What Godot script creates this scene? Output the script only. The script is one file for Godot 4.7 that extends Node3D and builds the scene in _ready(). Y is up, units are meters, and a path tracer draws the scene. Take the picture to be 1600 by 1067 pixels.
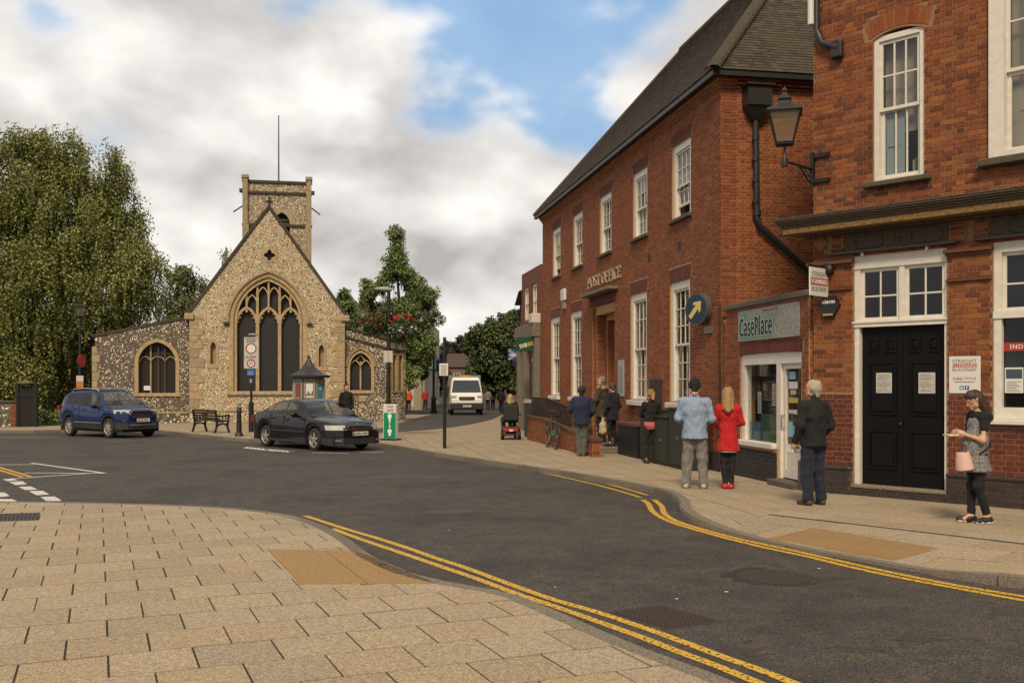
extends Node3D
const FOCAL := 1540.0
const HORIZON := 598.0
const EYE := 1.66
const SLOPE := 0.0052      # the street falls gently away from the camera

func _ready() -> void:
	rng.seed = 7
	set_camera()
	set_sky()
	set_sun()
	make_ground()
	make_church()
	make_post_building()
	make_corner_building()
	make_case_shop()
	make_street_far()
	make_trees()
	make_street_furniture()
	make_cars()
	make_people()

func set_camera() -> void:
	var cam := Camera3D.new()
	cam.name = "camera"
	cam.projection = Camera3D.PROJECTION_FRUSTUM
	cam.near = 0.1
	cam.far = 2000.0
	cam.size = 1067.0 / FOCAL * 0.1
	cam.frustum_offset = Vector2(0.0, (HORIZON - 533.5) / FOCAL * 0.1)
	add_child(cam)
	cam.position = Vector3(0, EYE, 0)
	cam.current = true

func set_sun() -> void:
	var sun := DirectionalLight3D.new()
	sun.name = "sun"
	sun.light_energy = 1.0
	sun.light_angular_distance = 14.0
	sun.light_color = Color(1.0, 0.91, 0.77)
	sun.shadow_enabled = true
	add_child(sun)
	sun.look_at_from_position(Vector3(-3, 24, 24), Vector3.ZERO)
var cloud_shape: FastNoiseLite
var cloud_broad: FastNoiseLite
var cloud_puff: FastNoiseLite

func sky_color(az: float, el: float) -> Color:
	if el < -0.02: return Color(0.3, 0.27, 0.23)
	var t := sqrt(clampf(el / 0.7, 0.0, 1.0))
	var ce := cos(el)
	var dir := Vector3(sin(az) * ce, sin(el) * 1.7, -cos(az) * ce)
	var p := cloud_puff.get_noise_3dv(dir)
	var l := cloud_broad.get_noise_3dv(dir)
	var c := cloud_shape.get_noise_3dv(dir + Vector3(l, p, -l) * 0.05) * 1.25
	var deg := rad_to_deg(az)
	var e := rad_to_deg(el)
	var open := 1.1 * gap(deg, e, -1.5, 21.0, 10.5, 3.4) + 0.66 * gap(deg, e, 2.8, 16.2, 6.0, 3.0) + 0.9 * maxf(0.0, l - 0.25)
	var cover := 0.14 + 0.86 * smoothstep(-0.26, 0.26, c * 0.4 + p * 0.55 + 0.5 - open)
	var lum := 0.62 + 0.14 * exp(-el * 5.0) + l * 0.26 + c * 0.18 + p * 0.42 + 0.16 * (cover * (1.0 - cover) * 4.0)
	lum = clampf(lum, 0.46, 1.0)
	return Color(lerpf(0.42, 0.16, t), lerpf(0.62, 0.37, t), lerpf(0.84, 0.68, t)).lerp(Color(lum, lum * 0.962, lum * 0.915), cover)

func set_sky() -> void:
	cloud_shape = noise(12, 3.4, 5)
	cloud_broad = noise(23, 2.1, 3)
	cloud_puff = noise(31, 6.5, 7)
	var data := PackedFloat32Array()
	var lw := 768
	data.resize(lw * lw / 2 * 3)
	for y in lw / 2:
		for x in lw:
			var q := sky_color(wrapf((x + 0.5) / lw * TAU, -PI, PI), (0.5 - (y + 0.5) * 2.0 / lw) * PI)
			var k := (y * lw + x) * 3
			data[k] = q.r; data[k + 1] = q.g; data[k + 2] = q.b
	var im := Image.create_from_data(lw, lw / 2, false, Image.FORMAT_RGBF, data.to_byte_array())
	var w := lw * 4
	im.resize(w, w / 2, Image.INTERPOLATE_BILINEAR)
	for y in range(int(w * 0.172), int(w * 0.252)):
		for i in range(int(-w * 0.092), int(w * 0.092)):
			im.set_pixel(posmod(i, w), y, sky_color((i + 0.5) / w * TAU, (0.5 - (y + 0.5) * 2.0 / w) * PI))
	var pano := PanoramaSkyMaterial.new()
	pano.panorama = ImageTexture.create_from_image(im)
	pano.energy_multiplier = 1.0
	var sky := Sky.new()
	sky.sky_material = pano
	var env := Environment.new()
	env.background_mode = Environment.BG_SKY
	env.sky = sky
	env.tonemap_mode = Environment.TONE_MAPPER_LINEAR
	env.tonemap_exposure = 1.08
	env.sdfgi_enabled = true
	env.ssao_enabled = true
	env.ssil_enabled = true
	var holder := WorldEnvironment.new()
	holder.name = "world"
	holder.environment = env
	add_child(holder)

func gap(az: float, el: float, a0: float, e0: float, aw: float, ew: float) -> float:
	var u := (az - a0) / aw
	var v := (el - e0) / ew
	return exp(-(u * u + v * v))
# ---------------------------------------------------------------- helpers
var rng := RandomNumberGenerator.new()
var mats := {}
var texs := {}

func noise(sd: int, freq: float, oct := 4) -> FastNoiseLite:
	var n := FastNoiseLite.new()
	n.seed = sd
	n.noise_type = FastNoiseLite.TYPE_SIMPLEX_SMOOTH
	n.frequency = freq
	n.fractal_octaves = oct
	return n

func at(px: float, py: float, d: float) -> Vector3:
	return Vector3((px - 800.0) / FOCAL * d, EYE - (py - HORIZON) / FOCAL * d, -d)

func gy(z: float) -> float:
	return SLOPE * z

func ground(px: float, py: float, low := 0.0) -> Vector3:
	var d := FOCAL * (EYE + low) / (py - HORIZON - FOCAL * SLOPE)
	return Vector3((px - 800.0) / FOCAL * d, -SLOPE * d - low, -d)

func g2(px: float, py: float, low := 0.0) -> Vector2:
	var p := ground(px, py, low)
	return Vector2(p.x, p.z)

func rnd(a: float, b: float) -> float:
	return rng.randf_range(a, b)

func frame(origin: Vector3, outward: Vector3) -> Transform3D:
	var z := outward.normalized()
	return Transform3D(Basis(Vector3.UP.cross(z), Vector3.UP, z), origin)

func on(f: Transform3D, px: float, py: float, out := 0.0) -> Vector2:
	var o := Vector3(0, EYE, 0)
	var dir := at(px, py, 1.0) - o
	var n := f.basis.z
	var t := (f.origin + n * out - o).dot(n) / dir.dot(n)
	var p := f.affine_inverse() * (o + dir * t)
	return Vector2(p.x, p.y)

func lin(r: float, g: float, b: float) -> Color:
	return Color(r, g, b).linear_to_srgb()

func grain(sd: int, freq: float, lo: float, hi: float, oct := 4, size := 512, contrast := 1.6) -> ImageTexture:
	var key := "%d_%f_%f_%f_%d_%d_%f" % [sd, freq, lo, hi, oct, size, contrast]
	if texs.has(key):
		return texs[key]
	var n := noise(sd, freq, oct)
	var im := n.get_seamless_image(size, size)
	im.convert(Image.FORMAT_L8)
	var b := im.get_data()
	for i in b.size():
		var v := clampf((b[i] / 255.0 - 0.5) * contrast + 0.5, 0.0, 1.0)
		b[i] = int(255.0 * lerpf(lo, hi, v))
	im = Image.create_from_data(size, size, false, Image.FORMAT_L8, b)
	im.convert(Image.FORMAT_RGB8)
	texs[key] = ImageTexture.create_from_image(im)
	return texs[key]

func speckle(sd: int, lo: float, hi: float, size := 512) -> ImageTexture:
	var key := "sp%d_%f_%f_%d" % [sd, lo, hi, size]
	if texs.has(key):
		return texs[key]
	var r := RandomNumberGenerator.new()
	r.seed = sd
	var b := PackedByteArray()
	b.resize(size * size)
	for i in b.size():
		var v := r.randf()
		b[i] = int(255.0 * lerpf(lo, hi, v * v * (3.0 - 2.0 * v)))
	var im := Image.create_from_data(size, size, false, Image.FORMAT_L8, b)
	im.convert(Image.FORMAT_RGB8)
	texs[key] = ImageTexture.create_from_image(im)
	return texs[key]

func mat(key: String, c := Color.WHITE, rough := 0.8, metal := 0.0) -> StandardMaterial3D:
	if mats.has(key):
		return mats[key]
	var m := StandardMaterial3D.new()
	m.resource_name = key
	m.albedo_color = c
	m.roughness = rough
	m.metallic = metal
	mats[key] = m
	return m

func grained(key: String, c: Color, rough: float, tex: Texture2D, scale := 1.0, bump := 0.0, bump_tex: Texture2D = null) -> StandardMaterial3D:
	if mats.has(key):
		return mats[key]
	var m := mat(key, c, rough)
	m.albedo_texture = tex
	m.uv1_triplanar = true
	m.uv1_world_triplanar = true
	m.uv1_scale = Vector3.ONE * scale
	if bump > 0.0:
		m.heightmap_enabled = true
		m.heightmap_scale = bump
		m.heightmap_texture = bump_tex if bump_tex else tex
	return m

func glass(key: String, tint := Color(0.02, 0.025, 0.03), a := 0.35) -> StandardMaterial3D:
	if mats.has(key):
		return mats[key]
	var m := mat(key, Color(tint.r, tint.g, tint.b, a), 0.03)
	m.transparency = BaseMaterial3D.TRANSPARENCY_ALPHA
	m.metallic_specular = 0.5
	return m

class Shape:
	var v := PackedVector3Array()
	var n := PackedVector3Array()
	var uv := PackedVector2Array()
	var c := PackedColorArray()
	var col := Color.WHITE
	var colored := false
	var mapped := false
	var xf := Transform3D()
	func tri(a: Vector3, b: Vector3, d: Vector3) -> void:
		var nn := (b - a).cross(d - a).normalized()
		trin(a, b, d, nn, nn, nn)
	func trin(a: Vector3, b: Vector3, d: Vector3, na: Vector3, nb: Vector3, nd: Vector3) -> void:
		v.append(xf * a); v.append(xf * d); v.append(xf * b)
		n.append((xf.basis * na).normalized()); n.append((xf.basis * nd).normalized()); n.append((xf.basis * nb).normalized())
		if colored:
			c.append(col); c.append(col); c.append(col)
	func quad(a: Vector3, b: Vector3, d: Vector3, e: Vector3) -> void:
		var nn := (d - a).cross(e - b).normalized()
		trin(a, b, d, nn, nn, nn)
		trin(a, d, e, nn, nn, nn)
		if mapped:
			uv.append_array([Vector2(0, 1), Vector2(1, 0), Vector2(1, 1), Vector2(0, 1), Vector2(0, 0), Vector2(1, 0)])
	func box(a: Vector3, b: Vector3) -> void:
		var x0 := minf(a.x, b.x); var x1 := maxf(a.x, b.x)
		var y0 := minf(a.y, b.y); var y1 := maxf(a.y, b.y)
		var z0 := minf(a.z, b.z); var z1 := maxf(a.z, b.z)
		quad(Vector3(x0, y0, z1), Vector3(x1, y0, z1), Vector3(x1, y1, z1), Vector3(x0, y1, z1))
		quad(Vector3(x1, y0, z0), Vector3(x0, y0, z0), Vector3(x0, y1, z0), Vector3(x1, y1, z0))
		quad(Vector3(x1, y0, z1), Vector3(x1, y0, z0), Vector3(x1, y1, z0), Vector3(x1, y1, z1))
		quad(Vector3(x0, y0, z0), Vector3(x0, y0, z1), Vector3(x0, y1, z1), Vector3(x0, y1, z0))
		quad(Vector3(x0, y1, z1), Vector3(x1, y1, z1), Vector3(x1, y1, z0), Vector3(x0, y1, z0))
		quad(Vector3(x0, y0, z0), Vector3(x1, y0, z0), Vector3(x1, y0, z1), Vector3(x0, y0, z1))
	func bevel(a: Vector3, b: Vector3, r: float) -> void:
		var p := PackedVector2Array()
		var x0 := minf(a.x, b.x); var x1 := maxf(a.x, b.x)
		var y0 := minf(a.y, b.y); var y1 := maxf(a.y, b.y)
		p.append_array([Vector2(x0 + r, y0), Vector2(x1 - r, y0), Vector2(x1, y0 + r), Vector2(x1, y1 - r), Vector2(x1 - r, y1), Vector2(x0 + r, y1), Vector2(x0, y1 - r), Vector2(x0, y0 + r)])
		var z0 := minf(a.z, b.z); var z1 := maxf(a.z, b.z)
		rings([ringof(p, z0, r), ringof(p, z0 + r, 0.0), ringof(p, z1 - r, 0.0), ringof(p, z1, r)], true, true, false)
	func ringof(p: PackedVector2Array, z: float, inset: float) -> PackedVector3Array:
		var m := Vector2.ZERO
		for q in p: m += q
		m /= p.size()
		var out := PackedVector3Array()
		for q in p:
			var s := Vector2(q.x - signf(q.x - m.x) * inset, q.y - signf(q.y - m.y) * inset)
			out.append(Vector3(s.x, s.y, z))
		return out
	func prism(p: PackedVector2Array, z0: float, z1: float, back := true, front := true) -> void:
		var q := p
		if Geometry2D.is_polygon_clockwise(q):
			q = p.duplicate(); q.reverse()
		var area := 0.0
		for i in q.size():
			var s := q[i]; var t := q[(i + 1) % q.size()]
			area += s.x * t.y - t.x * s.y
		if area < 0.0: q.reverse()
		var ix := Geometry2D.triangulate_polygon(q)
		for i in range(0, ix.size(), 3):
			var a := q[ix[i]]; var b := q[ix[i + 1]]; var d := q[ix[i + 2]]
			if (b - a).cross(d - a) < 0.0:
				var s := b; b = d; d = s
			if front: tri(Vector3(a.x, a.y, z1), Vector3(b.x, b.y, z1), Vector3(d.x, d.y, z1))
			if back: tri(Vector3(a.x, a.y, z0), Vector3(d.x, d.y, z0), Vector3(b.x, b.y, z0))
		for i in q.size():
			var a := q[i]; var b := q[(i + 1) % q.size()]
			quad(Vector3(a.x, a.y, z0), Vector3(b.x, b.y, z0), Vector3(b.x, b.y, z1), Vector3(a.x, a.y, z1))
	func rings(r: Array, cap0 := true, cap1 := true, smooth := true, closed := true) -> void:
		var m: int = r[0].size()
		var last := m if closed else m - 1
		var nn := []
		if smooth:
			for i in r.size():
				var row := PackedVector3Array()
				for j in m:
					var jn := (j + 1) % m if closed else mini(j + 1, m - 1)
					var jp := (j + m - 1) % m if closed else maxi(j - 1, 0)
					var du: Vector3 = r[i][jn] - r[i][jp]
					var dv: Vector3 = r[mini(i + 1, r.size() - 1)][j] - r[maxi(i - 1, 0)][j]
					var g := du.cross(dv)
					row.append(g.normalized() if g.length_squared() > 1e-16 else Vector3.UP)
				nn.append(row)
		for i in r.size() - 1:
			for j in last:
				var k := (j + 1) % m
				if smooth:
					trin(r[i][j], r[i][k], r[i + 1][k], nn[i][j], nn[i][k], nn[i + 1][k])
					trin(r[i][j], r[i + 1][k], r[i + 1][j], nn[i][j], nn[i + 1][k], nn[i + 1][j])
				else:
					quad(r[i][j], r[i][k], r[i + 1][k], r[i + 1][j])
		for e in 2:
			if (e == 0 and cap0) or (e == 1 and cap1):
				var ring: PackedVector3Array = r[0] if e == 0 else r[r.size() - 1]
				var mid := Vector3.ZERO
				for p in ring: mid += p
				mid /= m
				for j in m:
					if e == 0: tri(mid, ring[(j + 1) % m], ring[j])
					else: tri(mid, ring[j], ring[(j + 1) % m])
	func tube(p: Array, rad, sides := 8, caps := true) -> void:
		var rr := []
		var up := Vector3.UP
		for i in p.size():
			var dir: Vector3 = (p[mini(i + 1, p.size() - 1)] - p[maxi(i - 1, 0)]).normalized()
			var side := dir.cross(up)
			if side.length() < 0.05: side = dir.cross(Vector3.RIGHT)
			side = side.normalized()
			up = side.cross(dir).normalized()
			var ring := PackedVector3Array()
			var rd: float = rad[i] if rad is Array or rad is PackedFloat32Array else rad
			for j in sides:
				var t := TAU * j / sides
				ring.append(p[i] + (side * cos(t) + up * sin(t)) * rd)
			rr.append(ring)
		rings(rr, caps, caps, true)
	func lathe(p: Array, sides := 12, smooth := true, turn := 0.0, caps := true) -> void:
		var rr := []
		for q in p:
			var ring := PackedVector3Array()
			for j in sides:
				var t := -TAU * (j + turn) / sides
				ring.append(Vector3(cos(t) * q[0], q[1], sin(t) * q[0]))
			rr.append(ring)
		rings(rr, caps, caps, smooth)
	func ball(at: Vector3, r: Vector3, sides := 10, rows := 6) -> void:
		var rr := []
		for i in range(0, rows + 1):
			var e := -PI / 2 + PI * i / rows
			var ring := PackedVector3Array()
			for j in sides:
				var t := -TAU * j / sides
				ring.append(at + Vector3(cos(t) * cos(e) * r.x, sin(e) * r.y, sin(t) * cos(e) * r.z))
			rr.append(ring)
		rings(rr, false, false, true)
	func stroke(p: Array, w: float, z0: float, z1: float) -> void:
		var a := []
		for i in p.size():
			var dir: Vector2 = (p[mini(i + 1, p.size() - 1)] - p[maxi(i - 1, 0)]).normalized()
			var s := Vector2(-dir.y, dir.x) * w * 0.5
			a.append([p[i] + s, p[i] - s])
		for i in p.size() - 1:
			var l0: Vector2 = a[i][0]; var r0: Vector2 = a[i][1]; var l1: Vector2 = a[i + 1][0]; var r1: Vector2 = a[i + 1][1]
			quad(Vector3(r0.x, r0.y, z1), Vector3(r1.x, r1.y, z1), Vector3(l1.x, l1.y, z1), Vector3(l0.x, l0.y, z1))
			quad(Vector3(l0.x, l0.y, z0), Vector3(l0.x, l0.y, z1), Vector3(l1.x, l1.y, z1), Vector3(l1.x, l1.y, z0))
			quad(Vector3(r0.x, r0.y, z1), Vector3(r0.x, r0.y, z0), Vector3(r1.x, r1.y, z0), Vector3(r1.x, r1.y, z1))
			if i == 0: quad(Vector3(l0.x, l0.y, z0), Vector3(r0.x, r0.y, z0), Vector3(r0.x, r0.y, z1), Vector3(l0.x, l0.y, z1))
			if i == p.size() - 2: quad(Vector3(r1.x, r1.y, z0), Vector3(l1.x, l1.y, z0), Vector3(l1.x, l1.y, z1), Vector3(r1.x, r1.y, z1))
	func mesh() -> ArrayMesh:
		var a := []
		a.resize(Mesh.ARRAY_MAX)
		a[Mesh.ARRAY_VERTEX] = v
		a[Mesh.ARRAY_NORMAL] = n
		if mapped and uv.size() == v.size(): a[Mesh.ARRAY_TEX_UV] = uv
		if colored: a[Mesh.ARRAY_COLOR] = c
		var m := ArrayMesh.new()
		if v.size(): m.add_surface_from_arrays(Mesh.PRIMITIVE_TRIANGLES, a)
		return m
var used := {}

func numbered(called: String) -> String:
	used[called] = used.get(called, 0) + 1
	return called if used[called] == 1 else "%s_%03d" % [called, used[called] - 1]

func put(parent: Node3D, called: String, shape, m: Material) -> MeshInstance3D:
	var o := MeshInstance3D.new()
	o.name = called if parent else numbered(called)
	o.mesh = shape.mesh() if shape is Shape else shape
	o.material_override = m
	(parent if parent else self).add_child(o, true)
	return o

func thing(called: String, label: String, category: String, where := Transform3D(), group := "") -> Node3D:
	var o := Node3D.new()
	o.name = numbered(called)
	add_child(o, true)
	o.transform = where
	tag(o, label, category, group)
	return o

func tag(o: Node3D, label: String, category := "", group := "", kind := "") -> Node3D:
	if label: o.set_meta("label", label)
	if category: o.set_meta("category", category)
	if group: o.set_meta("group", group)
	if kind: o.set_meta("kind", kind)
	return o

func structure(o: Node3D) -> Node3D:
	o.set_meta("kind", "structure")
	return o

func stood(p: Vector3, turn := 0.0) -> Transform3D:
	return Transform3D(Basis(Vector3.UP, turn), p)

func many(parent: Node3D, called: String, m: Mesh, material: Material, xs: Array, cs: Array) -> MultiMeshInstance3D:
	var mm := MultiMesh.new()
	mm.transform_format = MultiMesh.TRANSFORM_3D
	mm.use_colors = cs.size() > 0
	mm.mesh = m
	mm.instance_count = xs.size()
	for i in xs.size():
		mm.set_instance_transform(i, xs[i])
		if cs.size(): mm.set_instance_color(i, cs[i])
	var o := MultiMeshInstance3D.new()
	o.name = called if parent else numbered(called)
	o.multimesh = mm
	o.material_override = material
	(parent if parent else self).add_child(o, true)
	o.set_meta("kind", "stuff")
	return o

func font(kind := "Droid Sans", weight := 400) -> Font:
	var key := "font" + kind + str(weight)
	if not texs.has(key):
		var f := SystemFont.new()
		f.font_names = PackedStringArray([kind])
		f.font_weight = weight
		texs[key] = f
	return texs[key]

func lettering(parent: Node3D, words: String, where: Vector3, basis: Basis, high: float, wide: float, m: Material, kind := "Droid Sans", weight := 400, deep := 0.004, called := "lettering") -> MeshInstance3D:
	var t := TextMesh.new()
	t.text = words
	t.font = font(kind, weight)
	t.font_size = 64
	t.pixel_size = 0.01
	t.depth = 0.01
	t.curve_step = 1.0
	var box := t.get_aabb()
	var o := MeshInstance3D.new()
	o.name = called
	o.mesh = t
	o.material_override = m
	parent.add_child(o, true)
	var s := Vector3(wide / maxf(box.size.x, 0.001) if wide > 0.0 else high / maxf(box.size.y, 0.001), high / maxf(box.size.y, 0.001), deep / 0.01)
	var mid := box.get_center()
	o.transform = Transform3D(basis * Basis.from_scale(s), where - basis * (Vector3(mid.x, mid.y, 0) * s))
	return o

func rect(x0: float, y0: float, x1: float, y1: float) -> PackedVector2Array:
	return PackedVector2Array([Vector2(x0, y0), Vector2(x1, y0), Vector2(x1, y1), Vector2(x0, y1)])

func wall_slab(s: Shape, outline: PackedVector2Array, holes: Array, thick: float) -> void:
	var cuts := []
	var lo := 1e9
	var hi := -1e9
	for p in outline:
		lo = minf(lo, p.x); hi = maxf(hi, p.x)
	cuts.append(lo - 1.0)
	for h in holes:
		var m := 0.0
		for p in h: m += p.x
		cuts.append(m / h.size())
	cuts.append(hi + 1.0)
	cuts.sort()
	for i in cuts.size() - 1:
		if cuts[i + 1] - cuts[i] < 0.001: continue
		var pieces: Array = Geometry2D.intersect_polygons(outline, rect(cuts[i], -50.0, cuts[i + 1], 60.0))
		for h in holes:
			var next := []
			for q in pieces:
				next.append_array(Geometry2D.clip_polygons(q, h))
			pieces = next
		for q in pieces:
			s.prism(q, -thick, 0.0)

func inside(p: Vector2, holes: Array) -> bool:
	for h in holes:
		if Geometry2D.is_point_in_polygon(p, h): return true
	return false
# ---------------------------------------------------------------- ground
var lay := Transform3D(Basis(Vector3(1, 0, 0), Vector3(0, -SLOPE, -1), Vector3(0, 1, 0)), Vector3.ZERO)

func gp(px: float, py: float, low := 0.0) -> Vector2:
	var p := ground(px, py, low)
	return Vector2(p.x, -p.z)

func gps(a: Array, low := 0.0) -> Array:
	var out := []
	for i in range(0, a.size(), 2):
		out.append(gp(a[i], a[i + 1], low))
	return out

func smooth_line(p: Array, step: float) -> Array:
	var dense := []
	for i in p.size() - 1:
		var p0: Vector2 = p[maxi(i - 1, 0)]
		var p3: Vector2 = p[mini(i + 2, p.size() - 1)]
		for k in 12:
			dense.append((p[i] as Vector2).cubic_interpolate(p[i + 1], p0, p3, k / 12.0))
	dense.append(p[p.size() - 1])
	var out := [dense[0]]
	var left := step
	for i in dense.size() - 1:
		var a: Vector2 = dense[i]
		var b: Vector2 = dense[i + 1]
		var l := a.distance_to(b)
		var s := 0.0
		while l - s >= left:
			s += left
			out.append(a.lerp(b, s / l))
			left = step
		left -= l - s
	if (out[out.size() - 1] as Vector2).distance_to(dense[dense.size() - 1]) > step * 0.3: out.append(dense[dense.size() - 1])
	return out

func beside(p: Array, off: float) -> Array:
	var out := []
	for i in p.size():
		var dir: Vector2 = (p[mini(i + 1, p.size() - 1)] - p[maxi(i - 1, 0)]).normalized()
		out.append(p[i] + Vector2(-dir.y, dir.x) * off)
	return out

func flat(p: PackedVector2Array, y0: float, y1: float) -> Shape:
	var s := Shape.new()
	s.xf = lay
	s.prism(p, y0, y1, false)
	return dipped(s)

func dipped(s: Shape) -> Shape:
	var a := gp(1165, 837, 0.07); var b := gp(1400, 880, 0.07)
	for i in s.v.size():
		var q := Vector2(s.v[i].x, -s.v[i].z)
		if q.distance_squared_to(a) > 36.0: continue
		s.v[i].y -= 0.075 * smoothstep(1.25, 0.1, q.distance_to(Geometry2D.get_closest_point_to_segment(q, a, b)))
	return s

func slab_mat(i: int) -> StandardMaterial3D:
	var c := [lin(0.57, 0.455, 0.31), lin(0.61, 0.485, 0.325), lin(0.52, 0.415, 0.29), lin(0.59, 0.455, 0.295), lin(0.54, 0.42, 0.28), lin(0.58, 0.47, 0.325)]
	var m := grained("paving_stone_%d" % i, c[i], 0.92, speckle(5 + i, 0.58, 1.0), 0.42, 0.25)
	m.detail_enabled = true
	m.detail_albedo = grain(60 + i % 3, 0.05, 0.88, 1.0, 6, 512, 1.6)
	m.detail_blend_mode = BaseMaterial3D.BLEND_MODE_MUL
	m.detail_uv_layer = BaseMaterial3D.DETAIL_UV_2
	m.uv2_triplanar = true
	m.uv2_world_triplanar = true
	m.uv2_scale = Vector3.ONE * 0.61
	return m

func paving(called: String, region: PackedVector2Array, o: Vector2, u: Vector2, lu: float, lv: float, most: int, joint := 0.006, skip: Array = [], bed_top := -0.005) -> Node3D:
	var bed := put(null, called, flat(region, -0.16, bed_top), grained("joint_dirt", lin(0.045, 0.036, 0.026), 0.95, grain(71, 0.05, 0.6, 1.0), 1.3))
	structure(bed)
	u = u.normalized()
	var w := Vector2(-u.y, u.x)
	var lo := Vector2(1e9, 1e9)
	var hi := -lo
	for p in region:
		var q := Vector2((p - o).dot(u), (p - o).dot(w))
		lo = lo.min(q); hi = hi.max(q)
	var rest := []
	var found := []
	for r in range(floori(lo.y / lv), ceili(hi.y / lv)):
		var shift := 0.5 * lu if posmod(r, 2) == 1 else 0.0
		for k in range(floori((lo.x - shift) / lu) - 1, ceili(hi.x / lu) + 1):
			var a := Vector2(k * lu + shift, r * lv)
			var mid := o + u * (a.x + lu * 0.5) + w * (a.y + lv * 0.5)
			if mid.y < 2.4 or mid.y > 62.0 or absf(mid.x) > mid.y * 0.56 + 0.9: continue
			var j := joint * rnd(0.75, 1.3)
			var q := PackedVector2Array()
			for e in [Vector2(j, j * 1.3), Vector2(lu - j, j * 1.3), Vector2(lu - j, lv - j * 1.3), Vector2(j, lv - j * 1.3)]:
				q.append(o + u * (a.x + e.x) + w * (a.y + e.y))
			var cut: Array = Geometry2D.intersect_polygons(q, region)
			for h in skip:
				var next := []
				for c in cut: next.append_array(Geometry2D.clip_polygons(c, h))
				cut = next
			for c in cut:
				if c.size() < 3 or absf(poly_area(c)) < 0.004: continue
				found.append([mid.y, c])
	found.sort_custom(func(x, y): return x[0] < y[0])
	var groups := [Shape.new(), Shape.new(), Shape.new()]
	for i in found.size():
		var up := rnd(-0.0018, 0.0018)
		if i < most:
			put(bed, "paving_slab", flat(found[i][1], -0.012, up), slab_mat(rng.randi() % 6))
		else:
			var s: Shape = groups[i % 3]
			s.xf = lay
			s.prism(found[i][1], -0.02, up, false)
	for g in 3:
		if groups[g].v.size():
			tag(put(bed, "far_slabs", groups[g], slab_mat(g * 2)), "", "", "", "stuff")
	return bed

func poly_area(p: PackedVector2Array) -> float:
	var a := 0.0
	for i in p.size():
		a += p[i].cross(p[(i + 1) % p.size()])
	return a * 0.5

func kerb(called: String, line: Array, width: float, inward: float, top: Array) -> void:
	var root := Node3D.new()
	root.name = numbered(called)
	add_child(root, true)
	structure(root)
	var pts := smooth_line(line, 0.3)
	var back := beside(pts, width * inward)
	var i := 0
	var stone := grained("kerb_granite", lin(0.27, 0.225, 0.175), 0.88, speckle(81, 0.4, 1.0), 0.45, 0.35)
	var stone2 := grained("kerb_concrete", lin(0.32, 0.27, 0.205), 0.9, speckle(82, 0.45, 1.0), 0.45, 0.3)
	while i < pts.size() - 1:
		var k := mini(i + 3, pts.size() - 1)
		var s := Shape.new()
		s.xf = lay
		var outl := PackedVector2Array()
		var d: float = pts[i].y
		for e in range(i, k + 1):
			var p: Vector2 = pts[e]
			if e == i: p = p.lerp(pts[e + 1], 0.02)
			if e == k: p = p.lerp(pts[e - 1], 0.02)
			outl.append(p)
		for e in range(k, i - 1, -1):
			var p: Vector2 = back[e]
			if e == i: p = p.lerp(back[e + 1], 0.02)
			if e == k: p = p.lerp(back[e - 1], 0.02)
			outl.append(p)
		var drop := 0.0
		for t in top:
			if i >= t[0] and i < t[1]: drop = t[2]
		s.prism(outl, -0.16, -0.022 - drop, false)
		var inner := PackedVector2Array()
		var front := beside(pts, 0.018 * inward)
		for e in range(i, k + 1):
			var p: Vector2 = front[e]
			if e == i: p = p.lerp(front[e + 1], 0.02)
			if e == k: p = p.lerp(front[e - 1], 0.02)
			inner.append(p)
		for e in range(outl.size() / 2, outl.size()): inner.append(outl[e])
		s.prism(inner, -0.03 - drop, 0.001 - drop, false)
		put(root, "kerb_stone", dipped(s), stone if rng.randf() < 0.4 else stone2)
		i = k

func stripe(s: Shape, p: Array, w: float, y: float, step := 0.15) -> void:
	var pts := smooth_line(p, step) if p.size() > 2 else p
	for i in pts.size() - 1:
		var a0 := beside([pts[maxi(i - 1, 0)], pts[i], pts[i + 1]], 1.0)
		var dir0: Vector2 = (pts[i + 1] - pts[maxi(i - 1, 0)]).normalized()
		var dir1: Vector2 = (pts[mini(i + 2, pts.size() - 1)] - pts[i]).normalized()
		var n0 := Vector2(-dir0.y, dir0.x) * w * 0.5
		var n1 := Vector2(-dir1.y, dir1.x) * w * 0.5
		var e := [pts[i] - n0, pts[i + 1] - n1, pts[i + 1] + n1, pts[i] + n0]
		s.quad(Vector3(e[0].x, e[0].y, y), Vector3(e[1].x, e[1].y, y), Vector3(e[2].x, e[2].y, y), Vector3(e[3].x, e[3].y, y))

func marking(called: String, lines: Array, w: float, m: Material, tag_text := "") -> void:
	var s := Shape.new()
	s.xf = lay
	for l in lines: stripe(s, l, w, -0.096)
	structure(put(null, called, s, m))
var kerb_near := []
var kerb_right := []
var kerb_church := []

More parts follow.
